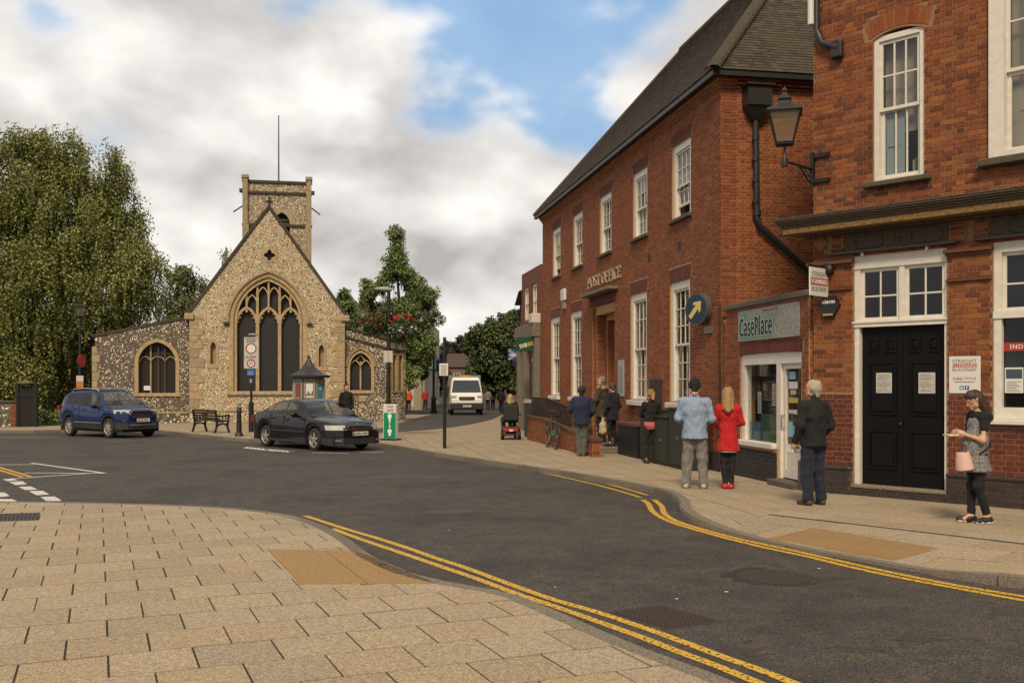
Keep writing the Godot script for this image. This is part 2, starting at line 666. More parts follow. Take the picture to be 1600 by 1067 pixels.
func make_ground() -> void:
	var road := Shape.new()
	road.xf = lay
	road.prism(PackedVector2Array([Vector2(-400, -60), Vector2(400, -60), Vector2(400, 900), Vector2(-400, 900)]), -0.3, -0.1, false)
	var tar := grained("asphalt", lin(0.168, 0.147, 0.13), 0.85, speckle(91, 0.34, 1.0), 0.3, 0.45)
	tar.detail_enabled = true
	tar.detail_albedo = stains()
	tar.detail_blend_mode = BaseMaterial3D.BLEND_MODE_MUL
	tar.detail_uv_layer = BaseMaterial3D.DETAIL_UV_2
	tar.uv2_triplanar = true
	tar.uv2_world_triplanar = true
	tar.uv2_scale = Vector3(0.071, 0.071, 0.071)
	tar.uv2_offset = Vector3(0.31, 0.0, 0.12)
	structure(put(null, "road", road, tar))
	kerb_near = gps([-260, 780, -120, 781, 0, 783, 94, 784, 225, 787, 337, 791, 412, 798, 469, 808, 515, 824, 552, 845, 580, 866, 631, 890, 687, 905, 740, 915, 800, 926, 856, 947, 950, 987, 1025, 1018, 1094, 1042, 1180, 1076, 1290, 1120, 1420, 1180])
	var n_in := beside(smooth_line(kerb_near, 0.3), -0.15)
	kerb("kerb", kerb_near, 0.15, -1.0, [])
	var region := PackedVector2Array(n_in)
	region.append(Vector2(3.6, 2.0)); region.append(Vector2(-9.0, 2.0)); region.append(Vector2(-14.0, 12.0))
	var tact := PackedVector2Array([gp(417, 858), gp(559, 861.5), gp(600, 877), gp(640, 894), gp(685, 912), gp(469, 913)])
	var grate := PackedVector2Array([gp(-30, 803), gp(63, 800.5), gp(57, 813), gp(-30, 815.5)])
	var o := gp(482, 993.3)
	var u := gp(595, 982.3) - o
	paving("pavement", region, o, u, 0.498, 0.507, 300, 0.0068, [tact, grate])
	var buff := Node3D.new()
	buff.name = numbered("crossing_paving"); add_child(buff, true); structure(buff)
	var bm := grained("buff_slab", lin(0.47, 0.29, 0.115), 0.9, speckle(95, 0.55, 1.0), 0.45, 0.2)
	var e0 := gp(417, 858); var e1 := gp(469, 913)
	var across := (gp(559, 861.5) - e0).normalized()
	for k in 4:
		var strip := PackedVector2Array([e0 + across * (0.62 * k + 0.004), e0 + across * (0.62 * k + 0.614), e1 + across * (0.62 * k + 0.614), e1 + across * (0.62 * k + 0.004)])
		for c in Geometry2D.intersect_polygons(strip, Geometry2D.offset_polygon(tact, -0.006)[0]):
			put(buff, "crossing_slab", flat(c, -0.03, 0.001), bm)
	var gr := Node3D.new()
	gr.name = numbered("drain_grate"); add_child(gr, true)
	tag(gr, "dark iron slotted drain grate let into the near buff paving", "drain grate")
	var iron := grained("cast_iron", lin(0.05, 0.042, 0.038), 0.6, grain(96, 0.06, 0.6, 1.0), 2.0)
	put(gr, "pan", flat(Geometry2D.offset_polygon(grate, -0.004)[0], -0.06, -0.03), iron)
	for k in 14:
		var t0 := k / 14.0
		var t1 := (k + 0.55) / 14.0
		put(gr, "bar", flat(PackedVector2Array([grate[0].lerp(grate[1], t0), grate[0].lerp(grate[1], t1), grate[3].lerp(grate[2], t1), grate[3].lerp(grate[2], t0)]), -0.03, -0.002), iron)
	kerb_right = gps([540, 687, 586, 692, 620, 697, 669, 706, 720, 713.5, 777, 722, 875, 736, 959, 750, 1010, 760, 1045, 770, 1061, 781, 1063, 792, 1075, 803, 1094, 811.5])
	kerb_right += gps([1150, 831, 1225, 848], 0.05) + gps([1337, 870, 1394, 880], 0.06) + gps([1487, 888, 1600, 903, 1760, 925, 2000, 960])
	var pts := smooth_line(kerb_right, 0.3)
	var r_in := beside(pts, 0.15)
	kerb("kerb", kerb_right, 0.15, 1.0, [])
	var split := gp(1150, 832)
	var a := PackedVector2Array()
	var b := PackedVector2Array()
	var cutdir := Vector2(0.55, 0.83)
	for p in r_in:
		if p.y <= split.y + 0.4: a.append(p)
		else: b.append(p)
	var seam: Vector2 = b[b.size() - 1]
	var near_out := PackedVector2Array([seam])
	near_out.append_array(a)
	near_out.append(Vector2(14, 6)); near_out.append(Vector2(14, 12)); near_out.append(seam + cutdir * 9.0)
	var buff2 := PackedVector2Array([gp(1196, 838, 0.05), gp(1271, 822.4), gp(1470, 854), gp(1397, 874, 0.06), gp(1335, 864, 0.06), gp(1235, 844.5, 0.06)])
	var wdir := (gp(1600, 849.4) - gp(1155.6, 798)).normalized()
	var d0 := gp(1155, 798.2); var d1 := gp(1760, 868)
	var dw := Vector2(-wdir.y, wdir.x) * 0.055
	var chan := PackedVector2Array([d0 - dw, d1 - dw, d1 + dw, d0 + dw])
	paving("pavement", near_out, gp(1269.5, 812), wdir, 0.9, 0.6, 220, 0.004, [buff2, chan], -0.1)
	var dr := Node3D.new()
	dr.name = numbered("drain_channel"); add_child(dr, true)
	tag(dr, "long dark drainage slot running through the paving before the black door", "drain channel")
	put(dr, "trough", flat(chan, -0.05, -0.014), iron)
	var steps := 16
	for k in steps:
		var q0 := chan[0].lerp(chan[1], (k + 0.01) / steps); var q1 := chan[0].lerp(chan[1], (k + 0.99) / steps)
		var q2 := chan[3].lerp(chan[2], (k + 0.99) / steps); var q3 := chan[3].lerp(chan[2], (k + 0.01) / steps)
		put(dr, "cover_bar", flat(PackedVector2Array([q0.lerp(q3, 0.12), q1.lerp(q2, 0.12), q1.lerp(q2, 0.88), q0.lerp(q3, 0.88)]), -0.02, -0.003), iron)
	var tac := Node3D.new()
	tac.name = numbered("tactile_paving"); add_child(tac, true); structure(tac)
	var bm2 := grained("tactile_slab", lin(0.42, 0.26, 0.11), 0.9, speckle(97, 0.6, 1.0), 1.8, 0.2)
	var dots := []
	for i in range(-1, 8):
		for j in range(-4, 4):
			var q := PackedVector2Array()
			var w2 := Vector2(-wdir.y, wdir.x)
			var c0 := buff2[1] + wdir * (i * 0.45) + w2 * (j * 0.45)
			for e in [Vector2(0.003, 0.003), Vector2(0.447, 0.003), Vector2(0.447, 0.447), Vector2(0.003, 0.447)]: q.append(c0 + wdir * e.x + w2 * e.y)
			for c in Geometry2D.intersect_polygons(q, buff2):
				if absf(poly_area(c)) > 0.004: put(tac, "tactile_slab", flat(c, -0.03, 0.0), bm2)
			for s in 6:
				for t in 6:
					var dp := c0 + wdir * (0.0375 + 0.075 * s) + w2 * (0.0375 + 0.075 * t)
					if Geometry2D.is_point_in_polygon(dp, buff2): dots.append(Transform3D(Basis(), lay * Vector3(dp.x, dp.y, -0.07 * smoothstep(1.25, 0.1, dp.distance_to(Geometry2D.get_closest_point_to_segment(dp, gp(1165, 837, 0.07), gp(1400, 880, 0.07)))))))
	var dome := Shape.new()
	dome.lathe([[0.014, -0.002], [0.013, 0.003], [0.008, 0.005]], 6)
	many(tac, "blister", dome.mesh(), bm2, dots, [])
	var far_out := PackedVector2Array(b)
	far_out.reverse()
	var rest := PackedVector2Array([seam])
	rest.append_array(PackedVector2Array([seam + cutdir * 9.0, Vector2(12, 30), Vector2(6, 70), Vector2(-8, 110), Vector2(-30, 110), gp(540, 656)]))
	kerb_church = gps([-300, 672, 0, 672.5, 110, 671.5, 235, 672, 290, 677, 330, 681, 372, 685, 420, 687, 480, 687, 540, 687])
	var c_in := beside(smooth_line(kerb_church, 0.3), 0.15)
	kerb("kerb", kerb_church, 0.15, 1.0, [])
	var whole := PackedVector2Array()
	for p in c_in: whole.append(p)
	for p in b: whole.append(p)
	whole.append(seam + cutdir * 9.0)
	whole.append(Vector2(9, 45)); whole.append(Vector2(4, 75)); whole.append(Vector2(-4, 130)); whole.append(Vector2(-40, 130)); whole.append(Vector2(-60, 60))
	var street := PackedVector2Array(smooth_line([gp(560, 677), gp(600, 676), gp(650, 673), gp(700, 668.5), gp(745, 661), gp(772, 654), gp(783, 647), gp(776, 641), gp(762, 636), gp(745, 630)], 0.5))
	street.append_array(PackedVector2Array([gp(706, 630), gp(694, 641), gp(676, 647), gp(640, 656), gp(600, 668), gp(572, 673)]))
	paving("pavement", whole, gp(900, 720), Vector2(-0.1814, 1.0), 0.6, 0.45, 290, 0.006, [])
	var sheet := flat(street, -0.012, 0.005)
	structure(put(null, "side_street", sheet, tar))
	var yellow := grained("yellow_paint", lin(0.55, 0.33, 0.035), 0.7, worn(101), 0.9)
	var white := grained("white_paint", lin(0.62, 0.6, 0.55), 0.7, worn(102), 0.9)
	marking("road_markings", [gps([476, 806, 534, 825, 588, 841, 642, 858.5, 682, 873, 723, 886, 800, 914.5, 867, 938, 930, 956, 1002, 980, 1069, 1004, 1136, 1029, 1200, 1052, 1300, 1092], 0.1)], 0.085, yellow)
	marking("road_markings", [gps([520, 826.5, 561, 842, 629, 865, 696, 888, 750, 906.5, 800, 925.5, 867, 948, 935, 972, 1002, 996, 1069, 1022, 1123, 1042, 1200, 1074, 1300, 1118], 0.1)], 0.085, yellow)
	marking("road_markings", [gps([1004, 781, 1013, 787, 1022, 801, 1049, 816, 1112, 835, 1187, 854, 1262, 870, 1337, 888, 1412, 904, 1487, 918, 1600, 938.5, 1760, 965], 0.1)], 0.085, yellow)
	marking("road_markings", [gps([1022, 781, 1034, 791, 1040, 804, 1067, 818, 1150, 841, 1262, 865.5, 1375, 891, 1487, 913.5, 1600, 932.5, 1760, 958], 0.1)], 0.085, yellow)
	marking("road_markings", [gps([640, 704, 702, 715.5, 830, 736, 912, 753, 965, 766.5, 1003, 778], 0.1)], 0.07, yellow)
	marking("road_markings", [gps([640, 701.5, 702, 712.5, 830, 732, 912, 748, 965, 760.5, 1012, 774], 0.1)], 0.07, yellow)
	var wl := Shape.new()
	wl.xf = lay
	for l in [[0, 726.4, 54, 726], [48, 723.7, 163, 739.5], [37, 739, 162, 739.7], [24, 747.8, 140, 739.6], [-200, 727, 0, 726.4], [380, 700, 430, 705], [487, 707.5, 545, 708.5], [562, 707, 600, 706.3], [-60, 683.6, 95, 683.2]]:
		stripe(wl, gps(l, 0.1), 0.1, -0.096)
	for q in [[25, 430, 150, 420, 195, 440, 75, 452], [95, 460, 250, 452, 300, 485, 170, 497], [200, 515, 340, 510, 420, 545, 280, 553], [320, 565, 480, 560, 555, 603, 410, 612], [450, 630, 615, 625, 695, 675, 525, 678], [-60, 580, 50, 580, 100, 620, 0, 632], [-40, 655, 130, 655, 190, 678, 0, 690]]:
		var e := []
		for i in 4: e.append(gp(q[i * 2] / 7.273, 690.0 + q[i * 2 + 1] / 7.273, 0.1))
		wl.quad(Vector3(e[3].x, e[3].y, -0.096), Vector3(e[2].x, e[2].y, -0.096), Vector3(e[1].x, e[1].y, -0.096), Vector3(e[0].x, e[0].y, -0.096))
	structure(put(null, "road_markings", wl, white))
	var word := Shape.new()
	word.xf = lay
	for k in 11:
		var p0 := gp(384 + k * 6.2, 698.5 + k * 0.62, 0.1)
		if k == 5: continue
		stripe(word, [p0, p0 + Vector2(0.18, -0.55)], 0.09, -0.096)
		if k % 2 == 0: stripe(word, [p0 + Vector2(0.02, -0.1), p0 + Vector2(0.26, 0.02)], 0.09, -0.0957)
	structure(put(null, "road_markings", word, white))
	var yl := Shape.new()
	yl.xf = lay
	stripe(yl, gps([-30, 722, 47, 745], 0.1), 0.09, -0.096)
	stripe(yl, gps([-30, 726.5, 34, 745.5], 0.1), 0.09, -0.096)
	structure(put(null, "road_markings", yl, yellow))
	var cv := Node3D.new()
	cv.name = numbered("manhole_cover"); add_child(cv, true)
	tag(cv, "square patterned iron cover in the asphalt against the double yellow lines", "manhole cover")
	var q := PackedVector2Array([gp(940, 957, 0.1), gp(1031, 944.8, 0.1), gp(1134, 971.3, 0.1), gp(1042, 984.2, 0.1)])
	var rust := grained("rusty_iron", lin(0.085, 0.05, 0.038), 0.65, grain(98, 0.05, 0.5, 1.0), 2.0, 0.5, speckle(99, 0.0, 1.0, 256))
	put(cv, "frame", flat(q, -0.12, -0.098), iron)
	var inn := Geometry2D.offset_polygon(q, -0.045)[0]
	put(cv, "lid", flat(inn, -0.12, -0.0945), rust)
	var studs := []
	for i in 15:
		for j in 15:
			var p := q[0].lerp(q[1], (i + 0.5) / 15.0).lerp(q[3].lerp(q[2], (i + 0.5) / 15.0), (j + 0.5) / 15.0)
			if Geometry2D.is_point_in_polygon(p, inn): studs.append(Transform3D(Basis(Vector3.UP, (i + j) % 2 * PI / 2 + 0.6), lay * Vector3(p.x, p.y, -0.0945)))
	var bar := Shape.new()
	bar.box(Vector3(-0.012, -0.002, -0.004), Vector3(0.012, 0.004, 0.004))
	many(cv, "tread", bar.mesh(), rust, studs, [])
	var rc := Node3D.new()
	rc.name = numbered("manhole_cover"); add_child(rc, true)
	tag(rc, "round worn iron manhole cover out in the middle of the road", "manhole cover")
	var c0 := gp(1212, 901, 0.1)
	var ring := PackedVector2Array(); var lid := PackedVector2Array(); var patch := PackedVector2Array()
	for i in 28:
		var t := TAU * i / 28
		ring.append(c0 + Vector2(cos(t), sin(t)) * 0.36)
		lid.append(c0 + Vector2(cos(t), sin(t)) * 0.315)
		patch.append(c0 + Vector2(cos(t), sin(t)) * (0.46 + rnd(-0.05, 0.05)))
	put(rc, "tar_patch", flat(patch, -0.12, -0.0985), grained("fresh_tar", lin(0.045, 0.04, 0.036), 0.75, speckle(93, 0.4, 1.0), 1.2, 0.6))
	put(rc, "frame", flat(ring, -0.12, -0.0965), iron)
	put(rc, "lid", flat(lid, -0.12, -0.094), grained("lid_iron", lin(0.075, 0.058, 0.048), 0.6, grain(99, 0.06, 0.5, 1.0), 2.0))
	studs = []
	for i in 11:
		for j in 11:
			var p := c0 + Vector2(i - 5, j - 5) * 0.055
			if p.distance_to(c0) < 0.29: studs.append(Transform3D(Basis(Vector3.UP, (i + j) % 2 * PI / 2), lay * Vector3(p.x, p.y, -0.094)))
	many(rc, "tread", bar.mesh(), iron, studs, [])
	var st := Shape.new()
	st.xf = lay
	for e in [[1030, 790, 60, 10], [930, 762, 70, 4], [880, 748, 60, 3], [1130, 1022, 75, 16], [1080, 905, 26, 3], [1120, 842, 70, 6], [450, 712, 60, 5], [640, 745, 70, 4], [1300, 905, 40, 4], [170, 703, 70, 2.5], [700, 800, 50, 3], [1000, 880, 40, 2.5], [1440, 1000, 60, 4], [230, 760, 40, 2]]:
		var ring2 := PackedVector2Array()
		for i in 26:
			var r := rnd(0.62, 1.12)
			ring2.append(gp(e[0] + cos(TAU * i / 26) * e[2] * r, e[1] + sin(TAU * i / 26) * e[3] * r, 0.1))
		st.prism(ring2, -0.11, -0.098, false)
	structure(put(null, "road_stains", st, grained("damp_tar", lin(0.085, 0.07, 0.058), 0.6, speckle(92, 0.35, 1.0), 0.3)))
	var bits := []
	for i in 9:
		var p := gp(rnd(420, 1600), rnd(790, 1060), 0.1)
		bits.append(Transform3D(Basis(Vector3.UP, rnd(0, 6)).scaled(Vector3(rnd(0.4, 1.3), 1, rnd(0.4, 1.0))), lay * Vector3(p.x, p.y, -0.0985)))
	var bit := Shape.new()
	bit.lathe([[0.016, 0.0], [0.013, 0.003]], 5)
	tag(many(null, "litter", bit.mesh(), mat("pale_litter", lin(0.5, 0.48, 0.44), 0.8), bits, []), "scattered pale specks of litter and gum on the asphalt", "litter", "", "stuff")

func stains() -> ImageTexture:
	var size := 1024
	var a := noise(201, 0.006, 5).get_seamless_image(size, size)
	var b := noise(202, 0.03, 4).get_seamless_image(size, size)
	a.convert(Image.FORMAT_L8); b.convert(Image.FORMAT_L8)
	var da := a.get_data(); var db := b.get_data()
	var out := PackedByteArray()
	out.resize(size * size * 3)
	for i in da.size():
		var v := 0.82 + (da[i] / 255.0 - 0.5) * 0.34 + (db[i] / 255.0 - 0.5) * 0.2
		if da[i] > 168 and db[i] > 120: v -= 0.16
		if db[i] > 208: v -= 0.22
		v = clampf(v, 0.35, 1.0)
		var warm := clampf((db[i] / 255.0 - 0.5) * 0.12, -0.04, 0.04)
		out[i * 3] = int(clampf(v + warm, 0, 1) * 255); out[i * 3 + 1] = int(v * 252); out[i * 3 + 2] = int(clampf(v - warm, 0, 1) * 248)
	return ImageTexture.create_from_image(Image.create_from_data(size, size, false, Image.FORMAT_RGB8, out))

func worn(sd: int) -> ImageTexture:
	var size := 512
	var a := noise(sd, 0.05, 5).get_seamless_image(size, size)
	a.convert(Image.FORMAT_L8)
	var da := a.get_data()
	var out := PackedByteArray()
	out.resize(size * size * 3)
	for i in da.size():
		var v := 1.0 - clampf((da[i] - 150) / 60.0, 0.0, 0.62)
		for k in 3: out[i * 3 + k] = int(v * 255)
	return ImageTexture.create_from_image(Image.create_from_data(size, size, false, Image.FORMAT_RGB8, out))
# ---------------------------------------------------------------- brickwork, windows
var unit_brick: ArrayMesh

func brick_mesh() -> ArrayMesh:
	if unit_brick == null:
		var s := Shape.new()
		var a := [Vector3(-0.5, -0.5, -0.02), Vector3(0.5, -0.5, -0.02), Vector3(0.5, 0.5, -0.02), Vector3(-0.5, 0.5, -0.02)]
		var b := [Vector3(-0.492, -0.475, 0.006), Vector3(0.492, -0.475, 0.006), Vector3(0.492, 0.475, 0.006), Vector3(-0.492, 0.475, 0.006)]
		s.quad(b[0], b[1], b[2], b[3])
		for i in 4:
			s.quad(a[i], a[(i + 1) % 4], b[(i + 1) % 4], b[i])
		unit_brick = s.mesh()
	return unit_brick

func bricks(parent: Node3D, outline: PackedVector2Array, holes: Array, course: float, long: float, key: String, palette: Array, most: int, lift := Transform3D(), bond := true) -> void:
	var lo := Vector2(1e9, 1e9); var hi := -lo
	for p in outline:
		lo = lo.min(p); hi = hi.max(p)
	var joint := 0.010
	var list := []
	var world := parent.transform * lift
	if parent.get_parent() != self and parent.get_parent() is Node3D: world = parent.get_parent().transform * world
	var patch := noise(hash(key) % 1000, 0.35, 3)
	for r in range(0, ceili((hi.y - lo.y) / course)):
		var y := lo.y + (r + 0.5) * course
		if y > hi.y - course * 0.3: break
		var x := lo.x - (long * 0.75 if r % 2 else 0.0)
		var k := 0
		while x < hi.x:
			var l := long if (k % 2 == 0 or not bond) else long * 0.5
			if not bond and r % 2 and k == 0: l = long * 0.75
			var x0 := x + joint * 0.5
			var x1 := x + l - joint * 0.5
			x += l
			k += 1
			var n := 7
			var best0 := -1.0; var best1 := -1.0; var s0 := -1.0
			for i in n:
				var t := x0 + (x1 - x0) * i / (n - 1.0)
				var ok := t > lo.x - 0.001 and t < hi.x + 0.001 and Geometry2D.is_point_in_polygon(Vector2(clampf(t, lo.x + 0.002, hi.x - 0.002), y), outline) and not inside(Vector2(t, y), holes)
				if ok:
					if s0 < -0.5: s0 = i
					if i - s0 >= best1 - best0: best0 = s0; best1 = i
				else: s0 = -1.0
			if best0 < -0.5 or best1 - best0 < 1.0: continue
			var a := x0 + (x1 - x0) * best0 / (n - 1.0)
			var b := x0 + (x1 - x0) * best1 / (n - 1.0)
			list.append([a, b, y, 0.0])
	for e in list: e[3] = (world * Vector3(e[0], e[2], 0)).distance_to(Vector3(0, EYE, 0))
	list.sort_custom(func(p, q): return p[3] < q[3])
	var tex := grain(301, 0.04, 0.62, 1.0, 5, 512, 1.8)
	var xs := []; var cs := []
	var shared := grained(key + "_brick", Color.WHITE, 0.9, tex, 1.9)
	shared.vertex_color_use_as_albedo = true
	for i in list.size():
		var e: Array = list[i]
		var basis := Basis(Vector3(0, 0, 1), rnd(-0.006, 0.006)) * Basis.from_scale(Vector3(e[1] - e[0], course - joint, 1.0))
		var tr := lift * Transform3D(basis, Vector3((e[0] + e[1]) * 0.5, e[2] + rnd(-0.001, 0.001), rnd(-0.0015, 0.002)))
		var pv := patch.get_noise_2d(e[0], e[2])
		var pick := clampi(int((rng.randf() + pv * 0.35) * palette.size()), 0, palette.size() - 1)
		var c: Color = palette[pick]
		if i < most:
			var o := MeshInstance3D.new()
			o.name = "brick"
			o.mesh = brick_mesh()
			o.material_override = grained("%s_brick_%d" % [key, pick], c.linear_to_srgb(), 0.9, tex, 1.9)
			parent.add_child(o, true)
			o.transform = tr
		else:
			var f := rnd(0.86, 1.14)
			xs.append(tr); cs.append(Color(c.r * f, c.g * f, c.b * f))
	if xs.size(): many(parent, "brickwork", brick_mesh(), shared, xs, cs)

func soldiers(parent: Node3D, x0: float, x1: float, y0: float, y1: float, rise: float, key: String, palette: Array, splay := 0.0, z := 0.0) -> void:
	var n := int(round((x1 - x0) / 0.075))
	var tex := grain(301, 0.04, 0.62, 1.0, 5, 512, 1.8)
	for i in n:
		var t := (i + 0.5) / n
		var x := lerpf(x0, x1, t)
		var up := rise * (1.0 - pow(2.0 * t - 1.0, 2.0))
		var pick := rng.randi() % palette.size()
		var c: Color = palette[pick]
		var o := MeshInstance3D.new()
		o.name = "arch_brick"
		o.mesh = brick_mesh()
		o.material_override = grained("%s_brick_%d" % [key, pick], c.linear_to_srgb(), 0.9, tex, 1.9)
		parent.add_child(o, true)
		var ang := -(2.0 * t - 1.0) * splay
		o.transform = Transform3D(Basis(Vector3(0, 0, 1), ang) * Basis.from_scale(Vector3((x1 - x0) / n - 0.008, y1 - y0, 1.0)), Vector3(x + (2.0 * t - 1.0) * splay * 0.0, (y0 + y1) * 0.5 + up, z + rnd(0.0, 0.003)))

func white_wood() -> StandardMaterial3D:
	return grained("white_paintwork", lin(0.68, 0.64, 0.57), 0.55, grain(311, 0.02, 0.92, 1.0, 3, 512, 1.2), 0.7)

func bars(s: Shape, x0: float, x1: float, y0: float, y1: float, w: float, z0: float, z1: float) -> void:
	s.box(Vector3(x0, y0, z0), Vector3(x0 + w, y1, z1))
	s.box(Vector3(x1 - w, y0, z0), Vector3(x1, y1, z1))
	s.box(Vector3(x0 + w, y0, z0), Vector3(x1 - w, y0 + w, z1))
	s.box(Vector3(x0 + w, y1 - w, z0), Vector3(x1 - w, y1, z1))

func sash(win: Node3D, x0: float, x1: float, y0: float, y1: float, cols: int, rows: Array, z: float, rail := 0.05, g: Material = null) -> void:
	var s := Shape.new()
	bars(s, x0, x1, y0, y1, rail, z - 0.02, z + 0.02)
	put(win, "sash", s, white_wood())
	var ax := x0 + rail; var bx := x1 - rail; var ay := y0 + rail; var by := y1 - rail
	var edges := [0.0]
	var sum := 0.0
	for r in rows: sum += r
	var acc := 0.0
	for r in rows:
		acc += r / sum
		edges.append(acc)
	for c in range(1, cols):
		var x := lerpf(ax, bx, c / float(cols))
		var b := Shape.new()
		b.box(Vector3(x - 0.012, ay, z - 0.012), Vector3(x + 0.012, by, z + 0.014))
		put(win, "glazing_bar", b, white_wood())
	for r in range(1, rows.size()):
		var y := lerpf(ay, by, edges[r])
		var b := Shape.new()
		b.box(Vector3(ax, y - 0.012, z - 0.011), Vector3(bx, y + 0.012, z + 0.013))
		put(win, "glazing_bar", b, white_wood())
	for c in cols:
		for r in rows.size():
			var p := Shape.new()
			var k := rnd(-0.0015, 0.0015)
			var px0 := lerpf(ax, bx, c / float(cols)); var px1 := lerpf(ax, bx, (c + 1) / float(cols))
			var py0 := lerpf(ay, by, edges[r]); var py1 := lerpf(ay, by, edges[r + 1])
			p.quad(Vector3(px0, py0, z + k), Vector3(px1, py0, z - k), Vector3(px1, py1, z - k * 2.0), Vector3(px0, py1, z + k))
			put(win, "pane", p, g if g else glass("window_glass"))

func sash_window(parent: Node3D, x0: float, x1: float, y0: float, y1: float, cols: int, top: Array, bottom: Array, meet := 0.5, fr := 0.11, zf := -0.035, open := 0.0, label := "") -> Node3D:
	var s := Shape.new()
	s.box(Vector3(x0, y0, zf - 0.12), Vector3(x0 + fr, y1, zf))
	s.box(Vector3(x1 - fr, y0, zf - 0.12), Vector3(x1, y1, zf))
	s.box(Vector3(x0 + fr, y1 - fr * 1.1, zf - 0.12), Vector3(x1 - fr, y1, zf))
	s.box(Vector3(x0 + fr, y0, zf - 0.12), Vector3(x1 - fr, y0 + 0.05, zf - 0.01))
	var win := put(parent, "window", s, white_wood())
	if label: win.set_meta("label", label)
	var m := lerpf(y0 + 0.05, y1 - fr * 1.1, meet)
	sash(win, x0 + fr, x1 - fr, m - 0.02, y1 - fr * 1.1, cols, top, zf - 0.05)
	sash(win, x0 + fr + 0.004, x1 - fr - 0.004, y0 + 0.05 + open, m + 0.02 + open, cols, bottom, zf - 0.095, 0.055)
	return win

func room(parent: Node3D, x0: float, x1: float, y0: float, y1: float, deep := 1.6, c := Color(0.58, 0.55, 0.5)) -> MeshInstance3D:
	var s := Shape.new()
	var z := -deep
	s.quad(Vector3(x0, y0, z), Vector3(x1, y0, z), Vector3(x1, y1, z), Vector3(x0, y1, z))
	s.quad(Vector3(x0, y0, -0.2), Vector3(x0, y0, z), Vector3(x0, y1, z), Vector3(x0, y1, -0.2))
	s.quad(Vector3(x1, y0, z), Vector3(x1, y0, -0.2), Vector3(x1, y1, -0.2), Vector3(x1, y1, z))
	s.quad(Vector3(x0, y0, -0.2), Vector3(x1, y0, -0.2), Vector3(x1, y0, z), Vector3(x0, y0, z))
	s.quad(Vector3(x0, y1, z), Vector3(x1, y1, z), Vector3(x1, y1, -0.2), Vector3(x0, y1, -0.2))
	return put(parent, "room_lining", s, grained("room_%d" % int(c.r * 1000.0 + c.g * 100.0), c, 0.9, grain(321, 0.02, 0.8, 1.0), 0.8))

func bx(parent: Node3D, called: String, a: Vector3, b: Vector3, m: Material, r := 0.0) -> MeshInstance3D:
	var s := Shape.new()
	if r > 0.0: s.bevel(a, b, r)
	else: s.box(a, b)
	return put(parent, called, s, m)

func mortar(key: String, c := Color.WHITE) -> StandardMaterial3D:
	return grained(key, c, 0.95, grain(331, 0.05, 0.7, 1.0), 1.4)
var PB: Transform3D    # frame of the post building's street front
var CB: Transform3D    # frame of the corner building's front
const POST_RED := [Color(0.315, 0.086, 0.029), Color(0.36, 0.104, 0.034), Color(0.275, 0.073, 0.026), Color(0.39, 0.124, 0.042), Color(0.335, 0.094, 0.032), Color(0.24, 0.063, 0.026), Color(0.30, 0.085, 0.034)]
const LINTEL_RED := [Color(0.17, 0.042, 0.03), Color(0.20, 0.05, 0.034), Color(0.145, 0.038, 0.03), Color(0.185, 0.048, 0.038)]

